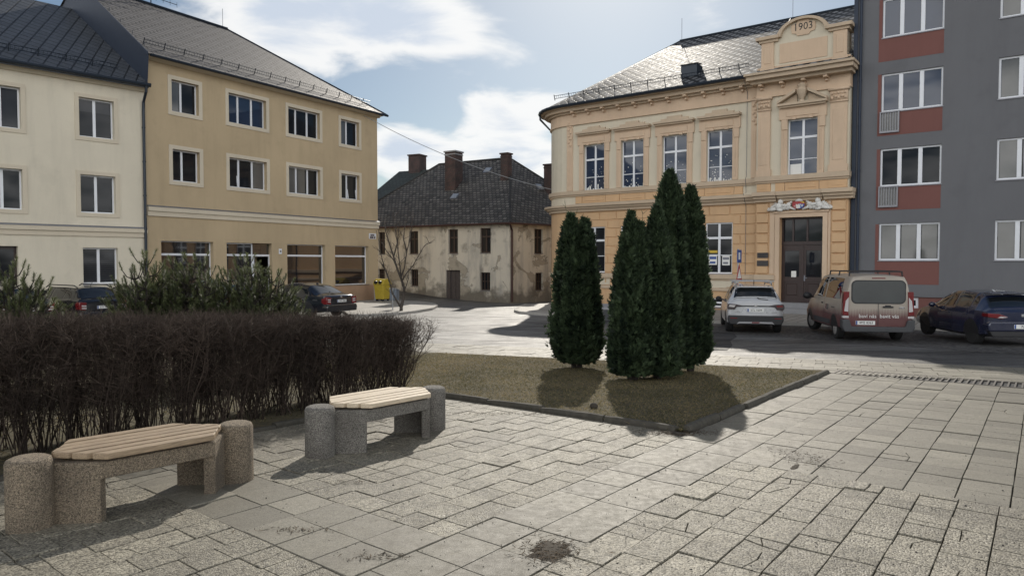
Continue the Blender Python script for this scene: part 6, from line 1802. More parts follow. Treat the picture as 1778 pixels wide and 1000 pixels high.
M['plastic'] = plain('black_car_plastic', (0.018, 0.018, 0.020), .55)
M['plastic_grey'] = plain('dusty_grey_bumper_plastic', (0.055, 0.057, 0.062), .7, var=.25, scale=4)
M['tyre'] = plain('tyre_rubber', (0.014, 0.014, 0.014), .85, var=.3, scale=8)
M['rim'] = plain('alloy_rim', (0.32, 0.32, 0.33), .35, .6)
M['rim_steel'] = plain('steel_rim', (0.10, 0.10, 0.105), .5, .4)
M['hubcap'] = plain('dusty_hubcap', (0.26, 0.25, 0.24), .6, var=.2)
M['lamp_red'] = plain('red_tail_lamp', (0.15, 0.010, 0.013), .15, coat=.8)
M['lamp_dark'] = plain('smoked_tail_lamp', (0.045, 0.035, 0.042), .12, coat=1.0)
M['lamp_clear'] = plain('clear_lamp', (0.50, 0.48, 0.48), .15, coat=1.0)
M['plate_white'] = plain('white_number_plate', (0.72, 0.72, 0.70), .5, var=.03)
M['chrome'] = plain('chrome_trim', (0.62, 0.62, 0.64), .15, 1.0, var=.02)

class Loft:
    """car body: stations (x, bottom, belt, roof, half width at bottom, belt, roof)"""
    def __init__(s, st, N=56, smooth=1, tum=.12):
        a = np.array(st, float); x = np.linspace(a[0, 0], a[-1, 0], N)
        x = np.unique(np.concatenate([x, a[:, 0]])); cols = [x]
        for j in range(1, 7):
            y = np.interp(x, a[:, 0], a[:, j])
            for _ in range(smooth):
                z = y.copy(); z[1:-1] = .25 * y[:-2] + .5 * y[1:-1] + .25 * y[2:]; y = z
            cols.append(y)
        s.t = np.stack(cols, 1); s.tum = tum
    def half(s, r):
        x, zb, zl, zr, wb, wl, wr = r; g = zr - zl; wm = max(wb, wl) * 1.012
        return [(0, zb), (wb * .84, zb), (wb * .985, zb + .07), (wm, zb + (zl - zb) * .52), (wl, zl), (wr + (wl - wr) * .20, zl + g * .78), (wr - .05 + (wl - wr) * .03, zl + g * .965), (wr * .55, zr + .012), (0, zr + .022)]
    def row(s, x):
        return [x] + [float(np.interp(x, s.t[:, 0], s.t[:, j])) for j in range(1, 7)]
    def S(s, x, k, side=1):
        """surface point; k runs 0 (keel) .. 8 (roof middle) .. 16 on the other flank"""
        h = s.half(s.row(x)); f = side
        if k > 8: k = 16 - k; f = -side
        i = min(7, int(k)); t = k - i
        y = h[i][0] * (1 - t) + h[i + 1][0] * t; z = h[i][1] * (1 - t) + h[i + 1][1] * t
        return Vector((x, f * y, z))
    def body(s):
        m = MB(); rings = []
        for r in s.t:
            h = s.half(r); ring = [(r[0], y, z) for y, z in h] + [(r[0], -y, z) for y, z in h[-2:0:-1]]
            rings.append(ring)
        n = len(rings[0]); vs = [p for r in rings for p in r]
        fs = [(i * n + k, (i + 1) * n + k, (i + 1) * n + (k + 1) % n, i * n + (k + 1) % n) for i in range(len(rings) - 1) for k in range(n)]
        fs += [tuple(range(n)), tuple(range((len(rings) - 1) * n, len(rings) * n))[::-1]]
        m.add(vs, fs); return m
    def panel(s, mb, c, off=.008, nx=8, ny=5, side=1, thick=.0, mi=0):
        """c: corners (x,k) rear-low, front-low, front-high, rear-high laid on the surface"""
        P = lambda u, v: tuple((c[0][i] * (1 - u) + c[1][i] * u) * (1 - v) + (c[3][i] * (1 - u) + c[2][i] * u) * v for i in (0, 1))
        vs = []
        for j in range(ny + 1):
            for i in range(nx + 1):
                x, k = P(i / nx, j / ny); p = s.S(x, k, side)
                a = s.S(x + .02, k, side) - s.S(x - .02, k, side); b = s.S(x, min(16, k + .05), side) - s.S(x, max(0, k - .05), side)
                n = a.cross(b).normalized() if a.cross(b).length > 1e-9 else Vector((0, side, 0))
                ctr = Vector((p.x, 0, .7))
                if n.dot(p - ctr) < 0: n = -n
                vs.append(p + n * off)
        W = nx + 1
        mb.add(vs, [(j * W + i, j * W + i + 1, (j + 1) * W + i + 1, (j + 1) * W + i) for j in range(ny) for i in range(nx)], mi)

def wheel(parent, x, y, r, w, rimm, style, name='wheel', steer=0.0):
    wv = thing(name, '', '', (x, y, r)); del wv['label']; del wv['category']; wv.parent = parent; wv.rotation_euler = (0, 0, steer)
    sgn = 1 if y > 0 else -1
    t = MB(); t.lathe((0, 0, 0), [(r * .66, -w / 2), (r * .93, -w / 2), (r, -w / 2 + .03), (r, w / 2 - .03), (r * .93, w / 2), (r * .66, w / 2)], 28, 'y')
    t.build('tyre', M['tyre'], wv, local=True, smooth=False)
    f = MB(); rr = r * .68; o = sgn * (w / 2 - .012)
    if style == 'cap': f.lathe((0, o, 0), [(rr, -.02), (rr, .0), (rr * .9, sgn * .012), (rr * .55, sgn * .028), (.02, sgn * .03)], 24, 'y')
    else:
        f.lathe((0, 0, 0), [(rr, -w * .45), (rr, w * .45)], 28, 'y')
        ring = [(rr * 1.0, o - .01), (rr * 1.0, o), (rr * .86, o - sgn * .01), (rr * .86, o - .02)]
        f.lathe((0, 0, 0), ring, 28, 'y')
    f.build('rim', M[rimm], wv, local=True, smooth=style == 'cap')
    if style != 'cap':
        d = MB(); d.lathe((0, o - sgn * .02, 0), [(rr * .87, -.004), (rr * .87, .004)], 24, 'y'); d.build('rim_shadow', M['plastic'], wv, local=True)
        sp = MB(); n = 5 if style == 'five' else 10
        for k in range(n):
            a = 2 * math.pi * k / n; c, s_ = math.cos(a), math.sin(a); h = .035 if n == 5 else .018
            q = [Vector((c * rr * .12 - s_ * h * sg, o + dy, s_ * rr * .12 + c * h * sg)) for dy in (-.01, .006) for sg in (-1, 1)] + [Vector((c * rr * .92 - s_ * h * .8 * sg, o + dy, s_ * rr * .92 + c * h * .8 * sg)) for dy in (-.012, .002) for sg in (-1, 1)]
            sp.hexa([q[0], q[1], q[5], q[4], q[2], q[3], q[7], q[6]])
        sp.lathe((0, o, 0), [(rr * .2, -.012), (rr * .2, .01)], 14, 'y')
        sp.build('spokes', M[rimm], wv, local=True)
    return wv
def number_plate(parent, c, tx, xd, yd, w=.52, h=.11):
    c = Vector(c); xd, yd = Vector(xd), Vector(yd); nd = xd.cross(yd)
    m = MB(); m.hexa([c + xd * a * w / 2 + yd * b * h / 2 + nd * d for d in (0, .012) for a, b in ((-1, -1), (1, -1), (1, 1), (-1, 1))])
    p = m.build('number_plate', M['plate_white'], parent, local=True)
    m = MB(); m.hexa([c + xd * a + yd * b * h * .47 + nd * d for d in (.012, .0135) for a, b in ((-w / 2 + .005, -1), (-w / 2 + .045, -1), (-w / 2 + .045, 1), (-w / 2 + .005, 1))]); m.build('plate_band', M['blue'], p, local=True)
    m = MB(); text_on(m, tx, .098, c + xd * .02 + nd * .0142, xd, yd, xs=.95); m.build('plate_lettering', M['black'], p, local=True)
def vehicle(name, label, cat, st, pm, loc, alpha, axles, r, ww, track, rims, style, glass='car_glass', liner=True, group=None, steer=0.0, N=56):
    """loc: ground point under the middle of the rear axle; alpha: heading in degrees right of straight ahead"""
    a = math.radians(alpha); h = Vector((math.sin(a), math.cos(a)))
    root = thing(name, label, cat, loc, math.atan2(h.y, h.x), group)
    # follow the slope of the ground
    L = Loft(st, N)
    b = L.body().build('body', [M[pm], M['plastic']], root, local=True)
    cut = MB()
    for ax in axles:
        for sy in (-1, 1):
            cut.lathe((ax, sy * (track + .12), r + .01), [(r + .065, -.30), (r + .065, .30)], 28, 'y')
    c = cut.build('cut', M['plastic'])
    md = b.modifiers.new('a', 'BOOLEAN'); md.operation = 'DIFFERENCE'; md.object = c; md.solver = 'EXACT'
    bpy.context.view_layer.update()
    c.matrix_world = b.matrix_world.copy() if False else root.matrix_world.copy()
    bpy.context.view_layer.update()
    dg = bpy.context.evaluated_depsgraph_get(); me = bpy.data.meshes.new_from_object(b.evaluated_get(dg))
    b.modifiers.clear(); old = b.data; b.data = me; bpy.data.objects.remove(c)
    me.materials.clear(); me.materials.append(M[pm]); me.materials.append(M['plastic'])
    for p in me.polygons:
        q = p.center; p.material_index = 0; p.use_smooth = True
        for ax in axles:
            dd = math.hypot(q.x - ax, q.z - r - .01)
            if (dd < r + .058 and abs(q.y) > .2 and q.z < r * 2 + .1) or (abs(dd - r - .065) < .012 and abs((p.normal.x * (q.x - ax) + p.normal.z * (q.z - r - .01)) / (dd + 1e-6)) > .8): p.material_index = 1; p.use_smooth = False
        if q.z < .24: p.material_index = 1
    e = b.modifiers.new('e', 'EDGE_SPLIT'); e.split_angle = math.radians(32)
    for ax in axles:
        for sy in (-1, 1): wheel(root, ax, sy * track, r, ww, rims, style, steer=steer if ax > 1 else 0)
    return root, L
def pan(L, root, name, mat, c, off=.008, both=True, nx=8, ny=5, par=None):
    out = []
    for sd in ((1, -1) if both else (1,)):
        m = MB(); L.panel(m, c, off, nx, ny, sd); out.append(m.build(name, M[mat], par or root, local=True, smooth=True))
    return out
def mirror(root, x, y, z, pm, s=1.0):
    for sg in (1, -1):
        m = MB(); m.ball((x, sg * (y + .10 * s), z), (.065 * s, .10 * s, .075 * s), 10, 7); m.tube([(x + .03, sg * (y - .06), z - .05), (x, sg * (y + .05), z - .02)], .025, 6)
        m.build('wing_mirror', M[pm], root, local=True, smooth=True)
def boxp(root, name, mat, *bx, bev=.0, par=None):
    m = MB()
    for b in bx: m.box(*b)
    return m.build(name, M[mat], par or root, local=True, bevel=bev)
def prism_x(mb, pts, x0, x1):
    """polygon in (y,z) between two x"""
    n = len(pts); mb.add([(x0, y, z) for y, z in pts] + [(x1, y, z) for y, z in pts], [tuple(range(n))[::-1], tuple(range(n, 2 * n))] + [(i, (i + 1) % n, n + (i + 1) % n, n + i) for i in range(n)])

def suv():
    p = G(1307, 575.5)
    st = [(-.80, .40, .94, .985, .70, .72, .56), (-.755, .34, .97, 1.05, .84, .84, .66), (-.66, .30, .99, 1.15, .875, .865, .66), (-.42, .27, 1.0, 1.44, .885, .875, .62), (-.30, .26, 1.0, 1.53, .888, .878, .62), (.3, .24, .99, 1.585, .892, .882, .63), (1.3, .24, .96, 1.59, .892, .882, .64), (1.85, .24, .95, 1.50, .89, .88, .60), (2.5, .25, .96, 1.06, .89, .86, .68), (3.0, .27, .91, .96, .875, .83, .66), (3.38, .31, .80, .83, .83, .77, .6), (3.48, .40, .62, .65, .70, .67, .5)]
    v, L = vehicle('parked_car', 'silver compact SUV with roof bars parked nose in before the school door', 'car', st, 'p_silver', p, 13, (0, 2.6), .335, .225, .775, 'rim', 'five', group='parked cars')
    pan(L, v, 'rear_window', 'car_glass', ((-.655, 5.15), (-.36, 5.6), (-.36, 10.4), (-.655, 10.85)), .006, False, 6, 14)
    for c in (((-.30, 4.25), (.28, 4.15), (.22, 5.6), (-.12, 5.5)), ((.36, 4.15), (1.15, 4.15), (1.12, 5.75), (.32, 5.65)), ((1.24, 4.15), (2.2, 4.3), (1.72, 5.7), (1.20, 5.75))): pan(L, v, 'side_window', 'car_glass', c, .006)
    pan(L, v, 'windscreen', 'car_glass', ((2.45, 5.0), (1.92, 5.6), (1.92, 10.4), (2.45, 11.0)), .006, False, 6, 14)
    mirror(v, 2.05, .90, 1.02, 'plastic', 1.15)
    X = -.80
    # tailgate strip, smoked lamps, bumper
    for sg in (1, -1):
        m = MB(); prism_x(m, [(sg * .40, .93), (sg * .60, .97), (sg * .86, .985), (sg * .90, .92), (sg * .885, .80), (sg * .66, .79), (sg * .60, .88), (sg * .40, .895)][::sg], X - .035, X + .20)
        k = m.build('tail_lamp', M['lamp_dark'], v, local=True, bevel=.012)
        m = MB(); prism_x(m, [(sg * .63, .94), (sg * .82, .955), (sg * .85, .89), (sg * .68, .87)][::sg], X - .041, X - .02); m.build('lamp_lens', M['lamp_clear' if sg > 0 else 'lamp_red'], k, local=True)
        m = MB(); prism_x(m, [(sg * .58, .500), (sg * .80, .500), (sg * .80, .528), (sg * .58, .528)][::sg], X - .075, X); m.build('reflector', M['lamp_red'], v, local=True)
    boxp(v, 'tailgate_strip', 'plastic', (X - .030, X + .05, -.42, .42, .895, .930), bev=.008)
    m = MB(); prism_x(m, [(-.86, .60), (.86, .60), (.88, .45), (.80, .30), (-.80, .30), (-.88, .45)], X - .065, X + .25); m.build('bumper', M['plastic'], v, local=True, bevel=.03)
    m = MB(); prism_x(m, [(-.52, .40), (.52, .40), (.60, .31), (.50, .34), (-.50, .34), (-.60, .31)], X - .085, X - .05); m.build('skid_plate', M['rim'], v, local=True, bevel=.006)
    boxp(v, 'fog_lamp', 'lamp_red', (X - .092, X - .06, -.12, .12, .355, .395), bev=.006)
    m = MB(); prism_x(m, [(-.34, .86), (.34, .86), (.26, .68), (-.26, .68)], X - .012, X + .05); m.build('plate_recess', M['p_silver'], v, local=True, bevel=.006)
    number_plate(v, (X - .016, 0, .775), '2TL 1639', (0, -1, 0), (0, 0, 1))
    boxp(v, 'badge', 'chrome', (X - .045, X - .025, -.05, .05, .89, .95), bev=.012)
    m = MB(); m.tube([(-.62, -.03, 1.20), (-.70, -.12, 1.145), (-.72, -.40, 1.12)], .014, 5); m.build('wiper', M['plastic'], v, local=True)
    for sg in (1, -1):
        m = MB(); m.tube([(-.25, sg * .56, 1.575), (-.1, sg * .565, 1.635), (1.6, sg * .57, 1.65), (1.8, sg * .565, 1.57)], .02, 6); m.build('roof_rail', M['rim'], v, local=True)
    for x in (.15, 1.25):
        m = MB(); m.box(x - .035, x + .035, -.68, .68, 1.69, 1.725); m.box(x - .03, x + .03, -.62, -.54, 1.62, 1.69); m.box(x - .03, x + .03, .54, .62, 1.62, 1.69); m.build('roof_bar', M['rim'], v, local=True, bevel=.01)
    m = MB(); m.tube([(-.1, 0, 1.58), (-.2, 0, 1.75)], .01, 4); m.build('aerial', M['plastic'], v, local=True)
    boxp(v, 'spoiler', 'p_silver', (-.52, -.28, -.58, .58, 1.515, 1.545), bev=.01)
    boxp(v, 'lettering_mark', 'chrome', (X - .014, X, .50, .66, .72, .74), (X - .014, X, -.66, -.50, .70, .715))
def van():
    p = G(1505, 588.5)
    st = [(-.98, .46, 1.08, 1.86, .80, .83, .68), (-.95, .40, 1.08, 1.90, .90, .915, .74), (-.86, .36, 1.08, 1.915, .935, .94, .76), (0, .30, 1.07, 1.935, .945, .945, .77), (1.6, .28, 1.05, 1.935, .945, .945, .77), (2.25, .28, 1.03, 1.87, .945, .94, .74), (2.6, .28, 1.02, 1.70, .945, .935, .70), (3.25, .29, 1.02, 1.16, .935, .90, .70), (3.6, .32, .92, .99, .91, .84, .66), (3.82, .40, .74, .78, .84, .76, .60), (3.87, .46, .64, .66, .72, .68, .5)]
    v, L = vehicle('parked_van', 'dusty beige passenger van fading to maroon below, with a roof rack', 'van', st, 'p_van', p, 10, (0, 3.0), .335, .215, .80, 'hubcap', 'cap', group='parked cars', steer=.25)
    X = -.98
    def rrect(y0, y1, z0, z1, r, n=5):
        out = []
        for cy, cz, a0 in ((y1 - r, z0 + r, -90), (y1 - r, z1 - r, 0), (y0 + r, z1 - r, 90), (y0 + r, z0 + r, 180)):
            for k in range(n + 1): a = math.radians(a0 + 90 * k / n); out.append((cy + r * math.cos(a), cz + r * math.sin(a)))
        return out
    m = MB(); prism_x(m, rrect(-.70, .70, 1.14, 1.76, .14), X - .012, X + .06); w = m.build('rear_window', M['car_glass_dusty'], v, local=True)
    m = MB(); prism_x(m, rrect(-.73, .73, 1.11, 1.79, .15), X - .006, X + .05); m.build('rear_window_seal', M['plastic'], v, local=True)
    for c in (((-.55, 4.22), (1.05, 4.22), (1.05, 5.55), (-.45, 5.55)), ((1.22, 4.22), (2.75, 4.3), (2.35, 5.4), (1.22, 5.55))): pan(L, v, 'side_window', 'car_glass', c, .006)
    pan(L, v, 'windscreen', 'car_glass', ((3.2, 5.0), (2.45, 5.6), (2.45, 10.4), (3.2, 11.0)), .006, False, 6, 14)
    mirror(v, 2.75, .95, 1.18, 'plastic', 1.5)
    for sg in (1, -1):
        m = MB(); prism_x(m, [(sg * .78, 1.46), (sg * .93, 1.46), (sg * .955, .80), (sg * .80, .76)][::sg], X - .02, X + .16); k = m.build('tail_lamp', M['lamp_red'], v, local=True, bevel=.012)
        m = MB(); prism_x(m, [(sg * .80, 1.30), (sg * .88, 1.20), (sg * .92, .90), (sg * .81, .88)][::sg], X - .03, X); m.build('lamp_lens', M['lamp_clear'], k, local=True)
        boxp(v, 'lamp_foot', 'lamp_clear', (X - .01, X + .12, *sorted((sg * .79, sg * .955)), .70, .76))
    m = MB(); prism_x(m, [(-.97, .66), (-.78, .66), (-.72, .46), (.72, .46), (.78, .66), (.97, .66), (.97, .42), (.90, .30), (-.90, .30), (-.97, .42)], X - .07, X + .22); m.build('bumper', M['plastic_grey'], v, local=True, bevel=.03)
    boxp(v, 'door_seam', 'plastic', (X - .004, X + .03, -.008, .008, .48, 1.12))
    boxp(v, 'door_handle', 'plastic', (X - .03, X, -.40, -.12, 1.0, 1.045), (X - .02, X, -.34, -.18, 1.045, 1.075), bev=.008)
    boxp(v, 'badge', 'chrome', (X - .012, X, -.70, -.56, .98, 1.03), bev=.008)
    number_plate(v, (X - .006, .34, .565), '4M2 8363', (0, -1, 0), (0, 0, 1))
    for tx, y in (('baví nás', .28), ('bavit vás', -.30)): m = MB(); text_on(m, tx, .15, (X - .006, y, .755), (0, -1, 0), (0, 0, 1)); m.build('lettering', M['plate_white'], v, local=True)
    # small faded lettering on the flank: a badge and one line of unreadable marks
    s = MB()
    for sg in (1,):
        for k in range(3): L.panel(s, ((.62, 3.42 + k * .16), (.86, 3.42 + k * .16), (.86, 3.52 + k * .16), (.62, 3.52 + k * .16)), .004, 2, 1, sg)
        x = .30
        for wd in (.06, .07, .1, .07): L.panel(s, ((x - wd, 3.62), (x, 3.62), (x, 3.72), (x - wd, 3.72)), .004, 1, 1, sg); x -= wd + .03
    s.build('side_lettering', M['plastic_grey'], v, local=True)
    s = MB(); L.panel(s, ((.88, 3.45), (1.0, 3.45), (1.0, 3.85), (.88, 3.85)), .004, 2, 2, 1); s.build('side_badge', M['lamp_red'], v, local=True)
    for sg in (1, -1):
        s = MB(); L.panel(s, ((1.14, 2.2), (1.155, 2.2), (1.155, 4.2), (1.14, 4.2)), .003, 1, 8, sg); L.panel(s, ((-.6, 3.1), (1.1, 3.1), (1.1, 3.14), (-.6, 3.14)), .003, 8, 1, sg); L.panel(s, ((.42, 1.8), (2.5, 1.8), (2.5, 2.6), (.42, 2.6)), .012, 8, 2, sg)
        s.build('side_trim', M['plastic_grey'], v, local=True)
    boxp(v, 'side_handle', 'plastic', (1.30, 1.44, .945, .97, 1.0, 1.04), bev=.006)
    boxp(v, 'brake_lamp', 'lamp_red', (X - .004, X + .04, -.18, .18, 1.83, 1.86))
    m = MB()
    for sg in (1, -1): m.tube([(-.75, sg * .66, 2.04), (1.5, sg * .66, 2.04)], .016, 5)
    for x in (-.7, .35, 1.4):
        m.tube([(x, -.72, 2.03), (x, .72, 2.03)], .018, 5)
        for sg in (1, -1): m.tube([(x, sg * .70, 2.03), (x, sg * .72, 1.90)], .022, 5)
    m.build('roof_rack', M['plastic'], v, local=True)
def hatch():
    q = G(1693, 597); a = math.radians(5)
    p = Vector((q.x + math.cos(a) * .77, q.y - math.sin(a) * .77)); p = Vector((p.x, p.y, gz(p.x, p.y)))
    st = [(-.80, .42, .86, .90, .66, .70, .55), (-.76, .34, .90, .955, .82, .83, .66), (-.66, .28, .93, 1.00, .875, .865, .70), (-.46, .25, .94, 1.14, .895, .885, .66), (-.16, .23, .95, 1.34, .90, .89, .62), (.2, .22, .94, 1.42, .90, .89, .61), (.9, .21, .92, 1.46, .90, .89, .62), (1.4, .21, .91, 1.43, .90, .89, .61), (1.8, .21, .90, 1.33, .90, .885, .58), (2.4, .22, .90, 1.0, .90, .86, .68), (2.95, .25, .82, .87, .88, .82, .66), (3.35, .30, .70, .73, .82, .75, .58), (3.45, .38, .56, .59, .68, .64, .45)]
    v, L = vehicle('parked_car', 'dark blue hatchback cut by the right edge of the picture', 'car', st, 'p_blue', p, 5, (0, 2.63), .315, .215, .775, 'rim_steel', 'ten', group='parked cars')
    pan(L, v, 'rear_window', 'car_glass', ((-.60, 5.0), (-.22, 5.4), (-.22, 10.6), (-.60, 11.0)), .006, False, 6, 14)
    for c in (((-.12, 4.55), (.10, 4.35), (.12, 5.35), (.06, 5.3)), ((.16, 4.22), (.95, 4.2), (.92, 5.55), (.20, 5.45)), ((1.04, 4.2), (2.2, 4.3), (1.62, 5.5), (1.02, 5.55))): pan(L, v, 'side_window', 'car_glass', c, .006)
    pan(L, v, 'windscreen', 'car_glass', ((2.35, 5.0), (1.78, 5.5), (1.78, 10.5), (2.35, 11.0)), .006, False, 6, 14)
    mirror(v, 1.95, .90, .98, 'p_blue', 1.0)
    X = -.80
    for sg in (1, -1):
        m = MB(); prism_x(m, [(sg * .38, .80), (sg * .55, .755), (sg * .90, .80), (sg * .905, .90), (sg * .60, .885)][::sg], X - .03, X + .26); k = m.build('tail_lamp', M['lamp_red'], v, local=True, bevel=.012)
        m = MB(); prism_x(m, [(sg * .40, .80), (sg * .55, .775), (sg * .66, .785), (sg * .58, .825)][::sg], X - .036, X); m.build('lamp_lens', M['lamp_clear'], k, local=True)
    m = MB(); prism_x(m, [(-.86, .68), (.86, .68), (.90, .58), (.88, .42), (-.88, .42), (-.90, .58)], X - .055, X + .28); m.build('bumper', M['p_blue'], v, local=True, bevel=.04)
    m = MB(); prism_x(m, [(-.86, .42), (.86, .42), (.78, .28), (-.78, .28)], X - .045, X + .2); m.build('bumper_apron', M['plastic'], v, local=True, bevel=.02)
    boxp(v, 'badge', 'chrome', (X - .012, X + .03, -.05, .05, .80, .88), bev=.012)
    number_plate(v, (X - .06, 0, .555), '7Z3 0', (0, -1, 0), (0, 0, 1))
    boxp(v, 'spoiler', 'p_blue', (-.34, -.05, -.60, .60, 1.395, 1.425), bev=.012)
    for sg in (1, -1):
        for x in (.13, 1.0): s = MB(); L.panel(s, ((x, 1.8), (x + .01, 1.8), (x + .01, 4.1), (x, 4.1)), .002, 1, 8, sg); s.build('door_seam', M['plastic'], v, local=True)
    for sg in (1, -1): boxp(v, 'door_handle', 'p_blue', (.22, .38, *sorted((sg * .895, sg * .925)), .80, .825), (1.15, 1.31, *sorted((sg * .895, sg * .925)), .79, .815), bev=.006)
def estate_like(name, label, pm, loc, alpha, plate, rails=True, saloon=False, tall=0.0, letters=True):
    if not saloon:
        st = [(-.95, .42, .90, .94, .66, .70, .55), (-.91, .34, .94, .99, .82, .82, .66), (-.80, .28, .97, 1.05, .865, .855, .68), (-.35, .25, .98, 1.42, .88, .87, .60), (-.2, .24, .98, 1.44, .88, .87, .60)]
    else:
        st = [(-1.10, .44, .86, .90, .68, .70, .58), (-1.06, .36, .92, .97, .82, .82, .70), (-.95, .30, .95, .995, .865, .855, .72), (-.55, .26, .95, 1.03, .88, .87, .70), (.15, .24, .95, 1.38, .885, .875, .60)]
    st += [(.7, .22, .96, 1.46 + tall, .885, .875, .60), (1.5, .22, .94, 1.46 + tall, .885, .875, .60), (1.95, .22, .92, 1.36 + tall * .8, .885, .87, .58), (2.6, .23, .92, 1.0, .88, .85, .68), (3.1, .26, .85, .90, .86, .81, .66), (3.5, .30, .72, .75, .80, .74, .58), (3.6, .38, .58, .61, .66, .62, .45)]
    v, L = vehicle(name, label, 'car', st, pm, loc, alpha, (0, 2.62), .315, .205, .76, 'rim', 'five', group='parked cars')
    if not saloon:
        pan(L, v, 'rear_window', 'car_glass', ((-.78, 5.0), (-.40, 5.4), (-.40, 10.6), (-.78, 11.0)), .006, False, 6, 14)
        sw = (((-.50, 4.35), (.18, 4.2), (.16, 5.5), (-.22, 5.4)), ((.26, 4.2), (1.05, 4.2), (1.02, 5.5), (.24, 5.5)), ((1.14, 4.2), (2.25, 4.3), (1.75, 5.4), (1.12, 5.5)))
    else:
        pan(L, v, 'rear_window', 'car_glass', ((-.50, 5.1), (.10, 5.4), (.10, 10.6), (-.50, 10.9)), .006, False, 6, 14)
        sw = (((.02, 4.25), (.98, 4.2), (.95, 5.45), (.42, 5.4)), ((1.06, 4.2), (2.25, 4.3), (1.75, 5.4), (1.04, 5.5)))
    for c in sw: pan(L, v, 'side_window', 'car_glass', c, .006)
    pan(L, v, 'windscreen', 'car_glass', ((2.5, 5.0), (1.98, 5.5), (1.98, 10.5), (2.5, 11.0)), .006, False, 6, 14)
    mirror(v, 2.1, .88, .98, pm, 1.0)
    X = st[0][0]
    for sg in (1, -1):
        m = MB()
        if not saloon: prism_x(m, [(sg * .62, .93), (sg * .86, .95), (sg * .885, .86), (sg * .88, .68), (sg * .66, .66)][::sg], X - .02, X + .24)
        else: prism_x(m, [(sg * .60, .90), (sg * .84, .93), (sg * .88, .80), (sg * .875, .62), (sg * .62, .62)][::sg], X - .02, X + .28)
        k = m.build('tail_lamp', M['lamp_red'], v, local=True, bevel=.012)
        m = MB(); prism_x(m, [(sg * .64, .83), (sg * .80, .84), (sg * .80, .79), (sg * .64, .78)][::sg], X - .026, X); prism_x(m, [(sg * .64, .745), (sg * .80, .75), (sg * .80, .71), (sg * .64, .70)][::sg], X - .026, X); m.build('lamp_lens', M['lamp_clear'], k, local=True)
    m = MB(); prism_x(m, [(-.84, .58), (.84, .58), (.88, .48), (.84, .30), (-.84, .30), (-.88, .48)], X - .07, X + .26); m.build('bumper', M[pm], v, local=True, bevel=.04)
    boxp(v, 'badge', 'chrome', (X - .012, X + .03, -.05, .05, .86, .94), bev=.015)
    if plate: number_plate(v, (X - .012, 0, .745), plate, (0, -1, 0), (0, 0, 1))
    else: boxp(v, 'number_plate', 'plate_white', (X - .014, X, -.26, .26, .69, .80))
    if saloon: boxp(v, 'bumper_chrome', 'chrome', (X - .078, X + .02, -.82, .82, .575, .592))
    if rails:
        for sg in (1, -1):
            m = MB(); m.tube([(-.30, sg * .58, 1.44), (-.1, sg * .585, 1.515), (1.6, sg * .585, 1.53), (1.85, sg * .58, 1.43)], .02, 6); m.build('roof_rail', M['plastic'], v, local=True)
        m = MB(); m.tube([(-.82, .0, 1.075), (-.84, .14, 1.055), (-.845, .40, 1.05)], .015, 5); m.build('wiper', M['plastic'], v, local=True)
        m = MB(); m.tube([(-.05, 0, 1.46), (-.22, 0, 1.64)], .009, 4); m.build('aerial', M['plastic'], v, local=True)
    else:
        m = MB(); m.ball((.35, 0, 1.45 + tall), (.08, .025, .04), 8, 5); m.build('aerial', M['plastic'], v, local=True)
    for sg in (1, -1):
        for x in (.22, 1.1): s = MB(); L.panel(s, ((x, 1.8), (x + .01, 1.8), (x + .01, 4.1), (x, 4.1)), .002, 1, 8, sg); s.build('door_seam', M['plastic'], v, local=True)
    for sg in (1, -1): boxp(v, 'door_handle', pm if rails else 'chrome', (.30, .46, *sorted((sg * .88, sg * .915)), .82, .845), (1.2, 1.36, *sorted((sg * .88, sg * .915)), .81, .835), bev=.006)
    return v
def rear_axle(px, py, Y, alpha, X):
    """ground point under the rear axle when the tail middle is seen at a pixel"""
    q = at(px, py, Y); a = math.radians(alpha); p = Vector((q.x - math.sin(a) * X, q.y - math.cos(a) * X)); return Vector((p.x, p.y, gz(p.x, p.y) + .01))
suv(); van(); hatch()
estate_like('parked_car', 'black estate car with roof rails behind the hedge, its rear to the square', 'p_black', rear_axle(181, 532, 25.8, -59, -.95), -59, '5T1 1023')
estate_like('parked_car', 'blue black saloon by the last shop windows, its boot towards the bare tree', 'p_black2', rear_axle(593, 522, 30.4, -58, -1.1), -58, '1M4 1844', False, True)
estate_like('parked_car', 'dark brown car half hidden by the tall pine next to the black estate', 'p_brown', rear_axle(292, 530, 28.0, -58, -.95), -58, None, False)
estate_like('parked_car', 'grey green taller car hidden behind the pines before the shop door', 'p_green', rear_axle(432, 530, 29.4, -58, -.95), -58, None, False, tall=.17)
estate_like('parked_car', 'dark car cut by the left edge, behind the leftmost pine', 'p_black2', rear_axle(48, 532, 24.0, -59, -.95), -59, None, False, tall=.1)
